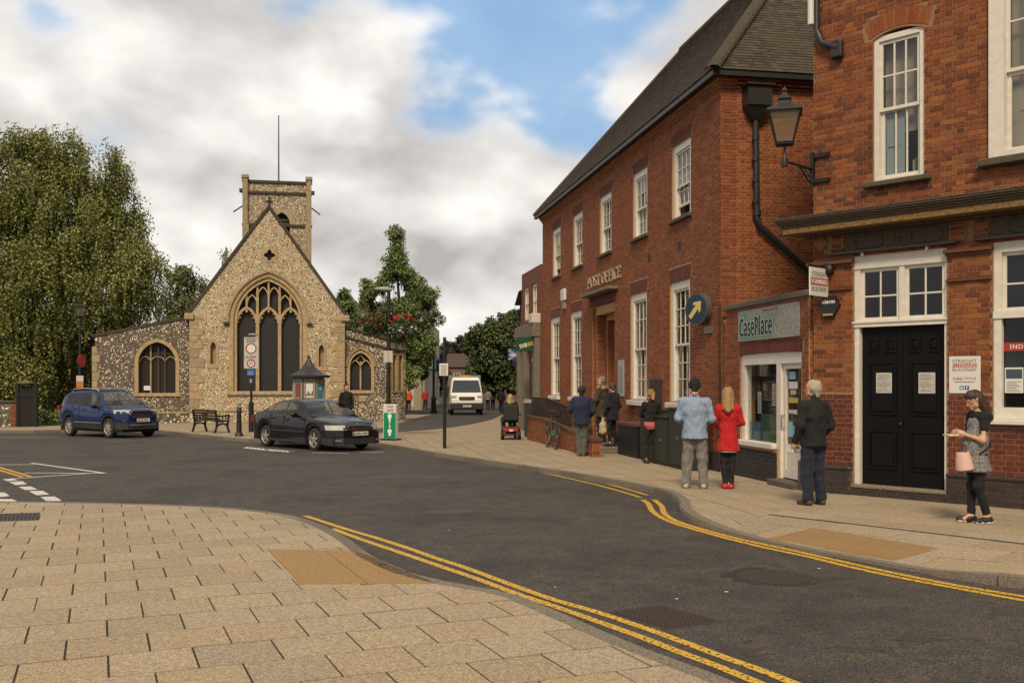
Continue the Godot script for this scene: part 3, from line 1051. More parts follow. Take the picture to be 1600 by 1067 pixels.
func make_post_building() -> void:
	PB = frame(Vector3(at(1127, HORIZON, 19.4).x, gy(-19.4), -19.4), Vector3(-0.984, 0, 0.1785))
	var t := thing("post_office_building", "long red brick civic building with white sash windows and steep tiled roof", "building", PB)
	var far := -16.8
	var top := 7.56
	var holes := []
	var up := [[-15.1, -13.93], [-12.13, -10.96], [-8.96, -7.78], [-5.78, -4.62], [-2.84, -1.66]]
	var down := [[-15.4, -14.08], [-12.43, -11.06], [-5.99, -4.66], [-2.98, -1.71]]
	for w in up: holes.append(rect(w[0], 5.4, w[1], 7.04))
	for w in down: holes.append(rect(w[0], 1.32, w[1], 4.0))
	holes.append(rect(-9.75, 0.2, -7.45, 4.0))
	var outline := rect(far, 0.0, 0.0, top)
	var s := Shape.new()
	wall_slab(s, outline, holes, 0.32)
	put(t, "wall", s, mortar("post_mortar", lin(0.54, 0.31, 0.155)))
	var arches := []
	for w in up: arches.append(rect(w[0] - 0.08, 7.04, w[1] + 0.08, 7.33))
	for w in down: arches.append(rect(w[0] - 0.08, 4.0, w[1] + 0.08, 4.33))
	bricks(t, rect(far, 0.42, 0.0, top), holes + arches, 0.0655, 0.226, "post", POST_RED, 300)
	for w in up: soldiers(t, w[0] - 0.06, w[1] + 0.06, 7.045, 7.32, 0.0, "post_lintel", LINTEL_RED, 0.12)
	for w in down: soldiers(t, w[0] - 0.06, w[1] + 0.06, 4.005, 4.32, 0.0, "post_lintel", LINTEL_RED, 0.12)
	var dark := [Color(0.06, 0.038, 0.034), Color(0.075, 0.045, 0.04), Color(0.05, 0.035, 0.035), Color(0.085, 0.045, 0.036)]
	bricks(t, rect(far, 0.0, 0.0, 0.42), [rect(-9.75, 0.0, -7.45, 0.42)], 0.0655, 0.226, "plinth", dark, 0, Transform3D(Basis(), Vector3(0, 0, 0.012)))
	bx(t, "plinth_backing", Vector3(far, 0, -0.02), Vector3(-9.75, 0.42, 0.011), mortar("plinth_mortar", lin(0.12, 0.09, 0.075)))
	bx(t, "plinth_backing", Vector3(-7.45, 0, -0.02), Vector3(-0.002, 0.42, 0.011), mortar("plinth_mortar", Color.WHITE))
	for k in 3:
		var o := 0.035 + 0.05 * k
		bricks(t, rect(far - 0.02, top + 0.0655 * k, o, top + 0.0655 * (k + 1)), [], 0.0655, 0.226, "post", POST_RED, 0, Transform3D(Basis(), Vector3(0, 0, o)))
		bx(t, "corbel", Vector3(far - 0.02, top + 0.0655 * k, -0.3), Vector3(o - 0.003, top + 0.0655 * (k + 1), o - 0.003), mortar("post_mortar"))
	var side := Transform3D(Basis(Vector3.UP, PI / 2.0), Vector3(0, 0, 0))
	var es := Shape.new()
	es.xf = side
	es.prism(rect(0.0, 0.0, 7.8, top), -0.32, 0.0)
	put(t, "end_wall", es, mortar("post_mortar", Color.WHITE))
	bricks(t, rect(0.0, 0.4, 4.2, top), [], 0.0655, 0.226, "post", POST_RED, 0, side)
	for k in 3:
		var o := 0.035 + 0.05 * k
		bricks(t, rect(-o, top + 0.0655 * k, 4.2, top + 0.0655 * (k + 1)), [], 0.0655, 0.226, "post", POST_RED, 0, side.translated_local(Vector3(0, 0, o)))
	var back := Shape.new()
	back.box(Vector3(far, 0, -7.8), Vector3(-0.33, top, -7.5))
	back.box(Vector3(far, 0, -7.5), Vector3(far + 0.3, top, -0.33))
	put(t, "rear_wall", back, mortar("post_mortar", Color.WHITE))
	var fl := Shape.new()
	fl.box(Vector3(far + 0.31, 4.6, -7.4), Vector3(-0.34, 4.85, -0.33))
	fl.box(Vector3(far + 0.31, top + 0.02, -7.4), Vector3(-0.34, top + 0.15, -0.33))
	put(t, "floor_slab", fl, mat("inner_plaster", lin(0.3, 0.27, 0.23), 0.9))
	for i in up.size():
		var w: Array = up[i]
		var win := sash_window(t, w[0] + 0.004, w[1] - 0.004, 5.4, 7.036, 3, [1, 1], [1, 1], 0.46, 0.14, -0.03, 0.22 if i in [0, 4] else 0.0)
		bx(win, "sill", Vector3(w[0] - 0.1, 5.31, -0.2), Vector3(w[1] + 0.1, 5.396, 0.09), grained("sill_stone", lin(0.15, 0.12, 0.095), 0.9, grain(341, 0.04, 0.5, 1.0), 1.5), 0.012)
		room(win, w[0] - 0.4, w[1] + 0.4, 5.2, 7.2, 1.4)
		bx(win, "blind", Vector3(w[0] + 0.1, 6.3 - 0.25 * (i % 3), -0.33), Vector3(w[1] - 0.1, 7.0, -0.32), mat("blind_cloth", lin(0.52, 0.48, 0.42), 0.9))
	for i in down.size():
		var w: Array = down[i]
		var win := sash_window(t, w[0] + 0.004, w[1] - 0.004, 1.32, 3.996, 3, [1, 1, 1] if i != 2 else [1.6, 1], [1.15, 1, 1], 0.5, 0.15, -0.03)
		bx(win, "sill", Vector3(w[0] - 0.1, 1.19, -0.2), Vector3(w[1] + 0.1, 1.316, 0.1), white_wood(), 0.012)
		room(win, w[0] - 0.4, w[1] + 0.4, 1.1, 4.2, 1.5)
		bx(win, "poster", Vector3(w[0] + 0.2, 1.45, -0.3), Vector3(w[0] + 0.62, 2.0, -0.295), mat("yellow_poster", lin(0.42, 0.33, 0.05), 0.7))
		bx(win, "blind", Vector3(w[0] + 0.12, 2.5, -0.34), Vector3(w[1] - 0.12, 3.9, -0.33), mat("grey_blind", lin(0.22, 0.2, 0.17), 0.9))
	var rev := Shape.new()
	for k in 3:
		var a := -9.75 + 0.22 * k; var b := -7.45 - 0.22 * k
		rev.box(Vector3(a, 0.2, -0.32 - 0.26 * (k + 1)), Vector3(a + 0.22, 3.98, -0.06 - 0.26 * k))
		rev.box(Vector3(b - 0.22, 0.2, -0.32 - 0.26 * (k + 1)), Vector3(b, 3.98, -0.06 - 0.26 * k))
		rev.box(Vector3(a + 0.22, 3.72 - 0.16 * k, -0.32 - 0.26 * (k + 1)), Vector3(b - 0.22, 3.98 - 0.16 * k, -0.06 - 0.26 * k))
	var pt := put(t, "portal", rev, mortar("post_mortar", Color.WHITE))
	for k in 3:
		var a := -9.75 + 0.22 * k
		bricks(t, rect(a, 0.2, a + 0.22, 3.95 - 0.16 * k), [], 0.0655, 0.226, "portal", POST_RED, 0, Transform3D(Basis(), Vector3(0, 0, -0.06 - 0.26 * k)))
		var b := -7.45 - 0.22 * k
		bricks(t, rect(b - 0.22, 0.2, b, 3.95 - 0.16 * k), [], 0.0655, 0.226, "portal", POST_RED, 0, Transform3D(Basis(), Vector3(0, 0, -0.06 - 0.26 * k)))
		bricks(t, rect(0, 0.2, 0.26, 3.95), [], 0.0655, 0.226, "portal", POST_RED, 0, Transform3D(Basis(Vector3.UP, PI / 2), Vector3(a, 0, -0.06 - 0.26 * k + 0.26 if k else 0.0)).translated_local(Vector3(0, 0, 0.001)))
	bx(t, "door", Vector3(-9.09, 0.2, -1.3), Vector3(-8.11, 3.1, -1.24), mat("brown_door", lin(0.035, 0.022, 0.016), 0.35))
	bx(t, "transom", Vector3(-9.09, 3.1, -1.3), Vector3(-8.11, 3.5, -1.25), glass("dark_pane", Color(0.01, 0.01, 0.012), 0.8))
	soldiers(t, -10.0, -7.2, 4.0, 4.26, 0.0, "post_lintel", LINTEL_RED, 0.0, 0.02)
	var stone := grained("grey_stone", lin(0.26, 0.22, 0.175), 0.9, grain(345, 0.03, 0.55, 1.0, 5), 1.2)
	bx(t, "door_hood", Vector3(-10.14, 4.27, -0.02), Vector3(-7.1, 4.36, 0.3), stone, 0.015)
	bx(t, "step", Vector3(-9.8, -0.1, -1.3), Vector3(-5.55, 0.14, 1.1), stone, 0.015)
	var letters := mat("pale_letters", lin(0.36, 0.29, 0.2), 0.7)
	lettering(t, "POST OFFICE", Vector3(-8.53, 4.72, 0.022), Basis(), 0.34, 3.45, letters, "Droid Serif", 400, 0.03)
	for p in [[-4.45, 4.78], [-2.35, 4.78]]:
		var vent := bx(t, "air_brick", Vector3(p[0] - 0.11, p[1] - 0.1, 0.0), Vector3(p[0] + 0.11, p[1] + 0.1, 0.012), mat("vent_clay", lin(0.1, 0.05, 0.035), 0.9))
		for i in 4:
			bx(vent, "slot", Vector3(p[0] - 0.09 + 0.05 * i, p[1] - 0.08, 0.0125), Vector3(p[0] - 0.065 + 0.05 * i, p[1] + 0.08, 0.014), mat("vent_dark", lin(0.015, 0.012, 0.01), 0.9))
	var gut := Shape.new()
	gut.box(Vector3(far - 0.25, 7.74, 0.17), Vector3(0.26, 7.85, 0.27))
	put(t, "gutter", gut, mat("black_iron", lin(0.018, 0.017, 0.018), 0.45))
	var g2_ := Shape.new()
	g2_.box(Vector3(0.17, 7.74, -7.0), Vector3(0.27, 7.85, 0.168))
	put(t, "gutter", g2_, mat("black_iron"))
	roof_of_tiles(t, far)
	var iron := mat("black_iron")
	var hop := Shape.new()
	var hz := on_side(1178, 155)
	hop.box(Vector3(0.02, hz.y - 0.19, hz.x - 0.25), Vector3(0.32, hz.y + 0.19, hz.x + 0.25))
	hop.box(Vector3(0.02, hz.y + 0.19, hz.x - 0.29), Vector3(0.37, hz.y + 0.23, hz.x + 0.29))
	hop.rings([PackedVector3Array([Vector3(0.30, hz.y - 0.19, hz.x + 0.23), Vector3(0.30, hz.y - 0.19, hz.x - 0.23), Vector3(0.02, hz.y - 0.19, hz.x - 0.23), Vector3(0.02, hz.y - 0.19, hz.x + 0.23)]), PackedVector3Array([Vector3(0.17, hz.y - 0.45, hz.x + 0.08), Vector3(0.17, hz.y - 0.45, hz.x - 0.08), Vector3(0.02, hz.y - 0.45, hz.x - 0.08), Vector3(0.02, hz.y - 0.45, hz.x + 0.08)])], true, true, false)
	var pipe := put(t, "rain_hopper", hop, iron)
	var a1 := on_side(1180, 340); var a2 := on_side(1268, 430)
	var pp := Shape.new()
	pp.tube([Vector3(0.1, hz.y - 0.4, hz.x), Vector3(0.1, a1.y, a1.x), Vector3(0.1, a1.y - 0.18, a1.x - 0.06), Vector3(0.1, a2.y, a2.x), Vector3(0.1, a2.y - 1.0, a2.x - 1.0)], 0.062, 10)
	pp.tube([Vector3(0.1, a1.y + 0.12, a1.x), Vector3(0.1, a1.y + 0.02, a1.x)], 0.085, 10)
	put(t, "rain_pipe", pp, iron)
	for k in 4:
		var y := lerpf(hz.y - 0.8, a1.y + 0.3, k / 3.0)
		var cl := Shape.new()
		cl.tube([Vector3(0.1, y - 0.03, hz.x), Vector3(0.1, y + 0.03, hz.x)], 0.075, 10)
		put(t, "pipe_collar", cl, iron)
	var dl := Shape.new()
	dl.tube([Vector3(0.03, 0.1, 0.04), Vector3(0.03, 3.3, 0.04)], 0.022, 6)
	put(t, "cable_pipe", dl, iron)

func on_side(px: float, py: float) -> Vector2:
	var f := PB * Transform3D(Basis(Vector3.UP, PI / 2.0), Vector3.ZERO)
	var p := on(f, px, py)
	return Vector2(-p.x, p.y)

func roof_of_tiles(t: Node3D, far: float) -> void:
	var e0 := 7.86
	var pitch := deg_to_rad(50.0)
	var o := 0.27
	var half := 3.9 + o
	var tall := half * tan(pitch)
	var A := Vector3(far - o, e0, o); var B := Vector3(o, e0, o); var C := Vector3(o, e0, -7.8 - o); var D := Vector3(far - o, e0, -7.8 - o)
	var R0 := Vector3(far - o + half, e0 + tall, o - half); var R1 := Vector3(o - half, e0 + tall, o - half)
	var under := Shape.new()
	var dn := Vector3(0, -0.07, 0)
	under.quad(A + dn, B + dn, R1 + dn, R0 + dn)
	under.tri(B + dn, C + dn, R1 + dn)
	under.quad(C + dn, D + dn, R0 + dn, R1 + dn)
	under.tri(D + dn, A + dn, R0 + dn)
	under.quad(A + dn, D + dn, C + dn, B + dn)
	put(t, "roof", under, mat("roof_felt", lin(0.03, 0.027, 0.025), 0.95))
	var tile := Shape.new()
	tile.box(Vector3(-0.5, -0.012, -0.5), Vector3(0.5, 0.0, 0.5))
	var tm := tile.mesh()
	var tex := grain(351, 0.035, 0.5, 1.0, 5, 512, 1.9)
	var pal := [Color(0.085, 0.058, 0.045), Color(0.105, 0.075, 0.058), Color(0.07, 0.052, 0.042), Color(0.12, 0.085, 0.06), Color(0.095, 0.088, 0.045), Color(0.13, 0.10, 0.075)]
	var shared := grained("roof_tile", Color.WHITE, 0.95, tex, 1.8)
	shared.vertex_color_use_as_albedo = true
	var moss := noise(77, 0.5, 3)
	var slope := half / cos(pitch)
	var list := []
	for face in 2:
		for r in int(slope / 0.1):
			var s := (r + 0.5) * 0.1
			var b := s * cos(pitch); var y := e0 + s * sin(pitch)
			var x0 := far - o + b if face == 0 else -7.8 - o + b
			var x1 := o - b
			var n := int((x1 - x0) / 0.167)
			for k in n + 1:
				var x := x1 - (k + (0.5 if r % 2 else 0.0)) * 0.167
				if x < x0: break
				if face == 1 and x < -5.2: break
				var pos := Vector3(x, y, o - b) if face == 0 else Vector3(o - b, y, x)
				var tilt := -pitch + 0.09 + rnd(-0.015, 0.015)
				var basis := (Basis(Vector3.UP, PI / 2) if face == 1 else Basis()) * Basis(Vector3.RIGHT, -tilt) * Basis(Vector3.UP, rnd(-0.012, 0.012)) * Basis.from_scale(Vector3(0.162, 1.0, 0.17))
				list.append([Transform3D(basis, pos + Vector3(0, 0.02, 0)), face, (PB * pos).distance_to(Vector3(0, EYE, 0)) - (4.0 if face == 1 else 0.0)])
	list.sort_custom(func(p, q): return p[2] < q[2])
	var xs := []; var cs := []
	for i in list.size():
		var tr: Transform3D = list[i][0]
		var c: Color = pal[rng.randi() % 6]
		if moss.get_noise_3dv(tr.origin) > 0.22 and rng.randf() < 0.6: c = pal[4]
		if i < 300:
			var o2 := MeshInstance3D.new()
			o2.name = "roof_tile"
			o2.mesh = tm
			o2.material_override = grained("roof_tile_%d" % pal.find(c), c.linear_to_srgb(), 0.95, tex, 1.8)
			t.add_child(o2, true)
			o2.transform = tr
		else:
			var f := rnd(0.8, 1.2)
			xs.append(tr); cs.append(Color(c.r * f, c.g * f, c.b * f))
	many(t, "roof_tiling", tm, shared, xs, cs)
	var bon := Shape.new()
	var rr := []
	for i in 5:
		var z := lerpf(0.2, -0.12, i / 4.0)
		var ring := PackedVector3Array()
		for j in 9:
			var a := PI * (j / 8.0)
			var rad := lerpf(0.17, 0.1, i / 4.0)
			ring.append(Vector3(cos(a) * rad, sin(a) * rad * 0.62 - 0.02, z))
		rr.append(ring)
	bon.rings(rr, false, false, true, false)
	var bm := bon.mesh()
	var dir := (R1 - B).normalized()
	var n := int(B.distance_to(R1) / 0.118)
	for i in n:
		var o3 := MeshInstance3D.new()
		o3.name = "bonnet_tile"
		o3.mesh = bm
		o3.material_override = grained("bonnet_tile_%d" % (i % 2), lin(0.10, 0.085, 0.05) if i % 2 else lin(0.085, 0.066, 0.045), 0.95, tex, 1.8)
		t.add_child(o3, true)
		var zax := -dir
		var xax := Vector3.UP.cross(zax).normalized()
		o3.transform = Transform3D(Basis(xax, zax.cross(xax), zax).rotated(xax, 0.16), B + dir * (0.12 + i * 0.118) + Vector3(0, 0.05, 0))
	var ridge := Shape.new()
	ridge.tube([R0, R1], 0.12, 8)
	put(t, "ridge", ridge, mat("ridge_clay", lin(0.08, 0.06, 0.045), 0.95))
	var fh := Shape.new()
	fh.tube([A + Vector3(0, 0.03, 0), R0], 0.07, 8)
	put(t, "hip", fh, mat("ridge_clay"))
# ---------------------------------------------------------------- corner building with the black double door
const CORNER_RED := [Color(0.32, 0.088, 0.025), Color(0.29, 0.076, 0.023), Color(0.37, 0.115, 0.03), Color(0.255, 0.065, 0.022), Color(0.32, 0.098, 0.03), Color(0.215, 0.055, 0.022), Color(0.285, 0.08, 0.028), Color(0.36, 0.125, 0.035), Color(0.16, 0.048, 0.024)]
const GLAZED := [Color(0.15, 0.03, 0.016), Color(0.17, 0.036, 0.018), Color(0.135, 0.027, 0.016), Color(0.19, 0.042, 0.02)]
const BLUE_BRICK := [Color(0.05, 0.037, 0.034), Color(0.06, 0.042, 0.036), Color(0.043, 0.034, 0.033), Color(0.07, 0.046, 0.038)]

func make_corner_building() -> void:
	CB = frame(Vector3(4.84, gy(-15.8), -15.8), Vector3(-0.725, 0, 0.688))
	var t := thing("corner_building", "red brick corner building with ochre cornice, black double door and white windows", "building", CB)
	var wide := 6.5
	var tall := 9.2
	var door := rect(0.68, 0.13, 2.12, 3.72)
	var shop := rect(2.76, 1.2, 5.2, 3.72)
	var upper := PackedVector2Array()
	for p in [[1.0, 4.8], [1.79, 4.8], [1.79, 6.98]]: upper.append(Vector2(p[0], p[1]))
	for i in 9:
		var k := i / 8.0
		upper.append(Vector2(lerpf(1.79, 1.0, k), 6.98 + 0.09 * (1.0 - pow(2.0 * k - 1.0, 2.0))))
	var upper2 := rect(2.72, 4.86, 4.9, 7.6)
	var holes := [door, shop, upper, upper2]
	var s := Shape.new()
	wall_slab(s, rect(0, 0, wide, tall), holes, 0.32)
	put(t, "wall", s, mortar("corner_mortar", lin(0.36, 0.21, 0.11)))
	var rs := Shape.new()
	rs.box(Vector3(0.0, 0, -5.0), Vector3(0.3, tall, -0.33))
	rs.box(Vector3(0.3, 0, -5.3), Vector3(wide, tall, -5.0))
	rs.box(Vector3(wide - 0.3, 0, -5.0), Vector3(wide, tall, -0.33))
	rs.box(Vector3(0.31, 3.95, -4.99), Vector3(wide - 0.31, 4.3, -0.33))
	rs.box(Vector3(0.0, tall, -5.3), Vector3(wide, tall + 0.2, 0.0))
	put(t, "rear_wall", rs, mortar("corner_mortar", Color.WHITE))
	var arch := PackedVector2Array()
	for i in 9:
		var k := i / 8.0
		arch.append(Vector2(lerpf(0.88, 1.91, k), 6.96 + 0.1 * (1.0 - pow(2.0 * k - 1.0, 2.0))))
	for i in 9:
		var k := 1.0 - i / 8.0
		arch.append(Vector2(lerpf(0.84, 1.95, k), 7.26 + 0.12 * (1.0 - pow(2.0 * k - 1.0, 2.0))))
	bricks(t, rect(0, 4.42, 5.2, tall), holes + [arch], 0.075, 0.226, "corner", CORNER_RED, 190)
	bricks(t, rect(0, 0.44, 0.4, tall), [], 0.075, 0.226, "corner", CORNER_RED, 0, Transform3D(Basis(Vector3.UP, -PI / 2), Vector3(0, 0, -0.4)))
	bricks(t, rect(0, 1.6, 5.2, 3.8), holes, 0.075, 0.226, "corner", CORNER_RED, 60)
	bricks(t, rect(0, 0.44, 5.2, 1.59), holes, 0.075, 0.226, "glazed", GLAZED, 50)
	mats["glazed_brick"].roughness = 0.35
	for i in 4:
		if mats.has("glazed_brick_%d" % i): mats["glazed_brick_%d" % i].roughness = 0.35
	var n := 15
	for i in n:
		var k := (i + 0.5) / n
		var pick := rng.randi() % 4
		var c: Color = [CORNER_RED[0], CORNER_RED[2], CORNER_RED[1], CORNER_RED[4]][pick]
		var o := MeshInstance3D.new()
		o.name = "arch_brick"; o.mesh = brick_mesh()
		o.material_override = grained("corner_arch_%d" % pick, c.linear_to_srgb(), 0.9, grain(301, 0.04, 0.62, 1.0, 5, 512, 1.8), 1.9)
		t.add_child(o, true)
		o.transform = Transform3D(Basis(Vector3(0, 0, 1), -(2.0 * k - 1.0) * 0.3) * Basis.from_scale(Vector3(0.062, 0.27, 1.0)), Vector3(lerpf(0.9, 1.89, k), 7.12 + 0.11 * (1.0 - pow(2.0 * k - 1.0, 2.0)), 0.001))
	var pl := grained("plinth_cap", lin(0.055, 0.043, 0.038), 0.6, grain(361, 0.05, 0.6, 1.0), 1.6)
	for seg in [[-0.06, 0.66], [2.14, wide]]:
		bx(t, "plinth", Vector3(seg[0], -0.1, -0.05), Vector3(seg[1], 0.37, 0.07), mortar("plinth_mortar", lin(0.12, 0.09, 0.075)))
		bricks(t, rect(seg[0], 0.0, seg[1], 0.37), [], 0.075, 0.226, "blue", BLUE_BRICK, 30, Transform3D(Basis(), Vector3(0, 0, 0.071)))
		bx(t, "plinth_cap", Vector3(seg[0] - 0.01, 0.37, -0.02), Vector3(seg[1] + 0.01, 0.44, 0.085), pl, 0.02)
	bx(t, "threshold_base", Vector3(0.66, -0.1, -0.3), Vector3(2.14, 0.12, 0.05), mortar("plinth_mortar", Color.WHITE))
	bricks(t, rect(0.66, 0.0, 2.14, 0.12), [], 0.06, 0.226, "blue", BLUE_BRICK, 0, Transform3D(Basis(), Vector3(0, 0, 0.051)))
	bx(t, "door_step", Vector3(0.66, 0.12, -0.3), Vector3(2.14, 0.175, 0.07), grained("worn_step", lin(0.30, 0.24, 0.17), 0.9, grain(362, 0.04, 0.6, 1.0), 1.5), 0.012)
	for seg in [[-0.05, 0.66], [2.14, 2.74], [5.2, wide]]:
		for b in [[3.19, 3.225, 0.05], [3.225, 3.25, 0.03], [3.56, 3.6, 0.05], [3.6, 3.66, 0.085]]:
			bx(t, "moulding", Vector3(seg[0] - b[2] * 0.5, b[0], -0.02), Vector3(seg[1] + b[2] * 0.3, b[1], b[2]), grained("moulded_brick", lin(0.2, 0.075, 0.035), 0.85, grain(363, 0.04, 0.55, 1.0), 1.8), 0.008)
	var terra := grained("brown_terracotta", lin(0.12, 0.08, 0.052), 0.75, grain(364, 0.03, 0.55, 1.0), 1.5)
	for seg in [[0.55, 2.14], [2.74, 5.2]]:
		bx(t, "frieze_panel", Vector3(seg[0], 3.78, -0.03), Vector3(seg[1], 4.06, 0.02), terra)
		var w: float = seg[1] - seg[0]
		for r in [[0.1, 0.38], [0.66, 0.95]]:
			var fr := Shape.new()
			var x0: float = seg[0] + w * r[0]; var x1: float = seg[0] + w * r[1]
			fr.stroke([Vector2(x0 + 0.05, 3.82), Vector2(x1 - 0.05, 3.82), Vector2(x1, 3.87), Vector2(x1, 3.96), Vector2(x1 - 0.05, 4.01), Vector2(x0 + 0.05, 4.01), Vector2(x0, 3.96), Vector2(x0, 3.87), Vector2(x0 + 0.05, 3.82)], 0.022, 0.02, 0.038)
			put(t, "frieze_moulding", fr, terra)
		lettering(t, "NV", Vector3(seg[0] + w * 0.52, 3.915, 0.022), Basis(), 0.17, 0.17, grained("carved_relief", lin(0.19, 0.11, 0.065), 0.8, grain(365, 0.03, 0.6, 1.0), 1.5), "Droid Serif", 400, 0.02, "monogram")
		var lead := Shape.new()
		lead.box(Vector3(seg[0] - 0.22, 3.745, -0.02), Vector3(seg[1] + 0.16, 3.775, 0.11))
		put(t, "flashing", lead, grained("dull_lead", lin(0.07, 0.065, 0.062), 0.6, grain(366, 0.05, 0.4, 1.0), 2.0))
	for p in [[0.02, 0.24], [0.32, 0.54], [2.17, 2.4], [2.5, 2.72]]:
		bricks(t, rect(p[0], 3.78, p[1], 4.06), [], 0.07, 0.226, "corner", CORNER_RED, 0, Transform3D(Basis(), Vector3(0, 0, 0.03)))
		bx(t, "frieze_block", Vector3(p[0], 3.78, -0.02), Vector3(p[1], 4.06, 0.029), mortar("corner_mortar", Color.WHITE))
	var ochre := grained("ochre_paint", lin(0.28, 0.165, 0.05), 0.7, grain(367, 0.03, 0.6, 1.0, 5), 1.1)
	var grey := grained("lead_top", lin(0.16, 0.15, 0.135), 0.75, grain(368, 0.04, 0.4, 1.0, 5), 1.6)
	for m in [[4.06, 4.1, 0.16, terra], [4.1, 4.2, 0.4, ochre], [4.2, 4.235, 0.425, terra], [4.235, 4.27, 0.45, grained("brown_paint", lin(0.11, 0.068, 0.035), 0.6, grain(369, 0.03, 0.6, 1.0), 1.2)], [4.27, 4.3, 0.48, mats["brown_paint"]], [4.3, 4.335, 0.5, mats["brown_paint"]]]:
		bx(t, "cornice", Vector3(-m[2] + 0.08, m[0], -0.05), Vector3(wide, m[1], m[2]), m[3], 0.006)
	var slope := Shape.new()
	slope.prism(PackedVector2Array([Vector2(-0.02, 4.336), Vector2(0.51, 4.336), Vector2(0.51, 4.352), Vector2(-0.02, 4.44)]), 0.0, 1.0)
	var ls := Shape.new()
	ls.xf = Transform3D(Basis(Vector3(0, 0, 1), Vector3(0, 1, 0), Vector3(-1, 0, 0)), Vector3.ZERO)
	ls.prism(PackedVector2Array([Vector2(-0.02, 4.336), Vector2(0.51, 4.336), Vector2(0.51, 4.352), Vector2(-0.02, 4.44)]), -wide, 0.44)
	put(t, "cornice_lead", ls, grey)
	var ww := white_wood()
	var df := Shape.new()
	df.box(Vector3(0.684, 0.176, -0.2), Vector3(0.765, 2.6, -0.03))
	df.box(Vector3(2.075, 0.176, -0.2), Vector3(2.118, 2.6, -0.03))
	df.box(Vector3(0.684, 2.6, -0.2), Vector3(2.118, 2.66, -0.01))
	df.box(Vector3(0.66, 2.66, -0.12), Vector3(2.12, 2.69, 0.01))
	put(t, "door_frame", df, ww)
	var tf := Shape.new()
	tf.box(Vector3(0.684, 2.69, -0.2), Vector3(0.78, 3.5, -0.03))
	tf.box(Vector3(2.085, 2.69, -0.2), Vector3(2.118, 3.5, -0.03))
	tf.box(Vector3(0.684, 3.5, -0.2), Vector3(2.118, 3.715, -0.03))
	tf.box(Vector3(0.684, 3.5, -0.03), Vector3(2.118, 3.53, -0.012))
	tf.box(Vector3(1.4, 2.69, -0.2), Vector3(1.48, 3.5, -0.025))
	var tw := put(t, "window", tf, ww)
	tw.set_meta("label", "white transom light of eight small panes above the door")
	sash(tw, 0.78, 1.4, 2.69, 3.5, 2, [1, 1.15], -0.08, 0.055, glass("dark_pane", Color(0.01, 0.01, 0.012), 0.8))
	sash(tw, 1.48, 2.085, 2.69, 3.5, 2, [1, 1.15], -0.08, 0.055, glass("dark_pane"))
	for x in [0.83, 1.83]:
		bx(t, "hook", Vector3(x, 3.69, 0.0), Vector3(x + 0.035, 3.74, 0.06), ww)
	var black := mat("black_gloss", lin(0.006, 0.006, 0.007), 0.5)
	black.metallic_specular = 0.25
	for side in 2:
		var x0 := 0.767 if side == 0 else 1.423
		var x1 := 1.417 if side == 0 else 2.073
		var d := bx(t, "door", Vector3(x0, 0.18, -0.17), Vector3(x1, 2.598, -0.12), black)
		var m := 0.1
		for p in [[x0 + m, x0 + m + 0.17, 2.2, 2.42], [x1 - m - 0.17, x1 - m, 2.2, 2.42], [x0 + m, x1 - m, 1.25, 2.06], [x0 + m, x1 - m, 0.42, 1.02]]:
			var pan := Shape.new()
			bars(pan, p[0], p[1], p[2], p[3], 0.03, -0.121, -0.1)
			pan.bevel(Vector3(p[0] + 0.05, p[2] + 0.05, -0.121), Vector3(p[1] - 0.05, p[3] - 0.05, -0.104), 0.008)
			put(d, "panel", pan, black)
		var xs: float = [1.0, 1.66][side]
		var note := bx(d, "notice", Vector3(xs, 1.585, -0.104), Vector3(xs + 0.25, 1.895, -0.1), paper(side))
		for k in 15:
			if k in [0, 3, 9]: continue
			bx(note, "print_line", Vector3(xs + 0.025, 1.6 + 0.018 * k, -0.0998), Vector3(xs + 0.225 - 0.05 * float((k * 7) % 3) * 0.5, 1.606 + 0.018 * k, -0.0994), mat("faded_print", lin(0.16, 0.15, 0.14), 0.9))
	var kn := Shape.new()
	kn.ball(Vector3(1.39, 1.12, -0.09), Vector3(0.022, 0.022, 0.022), 8, 6)
	put(t, "door_knob", kn, mat("dark_brass", lin(0.1, 0.07, 0.03), 0.4, 0.8))
	var sf := Shape.new()
	sf.box(Vector3(2.764, 1.24, -0.2), Vector3(2.87, 3.715, -0.02))
	sf.box(Vector3(5.1, 1.24, -0.2), Vector3(5.196, 3.715, -0.02))
	sf.box(Vector3(2.87, 3.56, -0.2), Vector3(5.1, 3.715, -0.02))
	sf.box(Vector3(2.87, 1.24, -0.2), Vector3(5.1, 1.4, -0.02))
	sf.box(Vector3(2.75, 2.64, -0.2), Vector3(5.2, 2.74, 0.0))
	var sw := put(t, "window", sf, ww)
	sw.set_meta("label", "wide white shop window with a red vinyl strip across the pane")
	sash(sw, 2.87, 4.0, 2.74, 3.56, 1, [1, 1.2], -0.09, 0.05, glass("dark_pane"))
	sash(sw, 4.0, 5.1, 2.74, 3.56, 1, [1, 1.2], -0.09, 0.05, glass("dark_pane"))
	var pg := Shape.new()
	pg.quad(Vector3(2.87, 1.4, -0.1), Vector3(5.1, 1.4, -0.1), Vector3(5.1, 2.64, -0.1), Vector3(2.87, 2.64, -0.1))
	put(sw, "pane", pg, glass("dark_pane"))
	bx(sw, "sill", Vector3(2.7, 1.16, -0.15), Vector3(5.25, 1.236, 0.1), ww, 0.012)
	var strip := bx(sw, "vinyl_strip", Vector3(2.872, 2.185, -0.098), Vector3(5.0, 2.3, -0.095), mat("red_vinyl", lin(0.33, 0.025, 0.02), 0.5))
	lettering(strip, "INDUSTRIAL", Vector3(3.24, 2.243, -0.094), Basis(), 0.06, 0.58, mat("white_print", lin(0.75, 0.73, 0.7), 0.6), "Droid Sans", 400, 0.002)
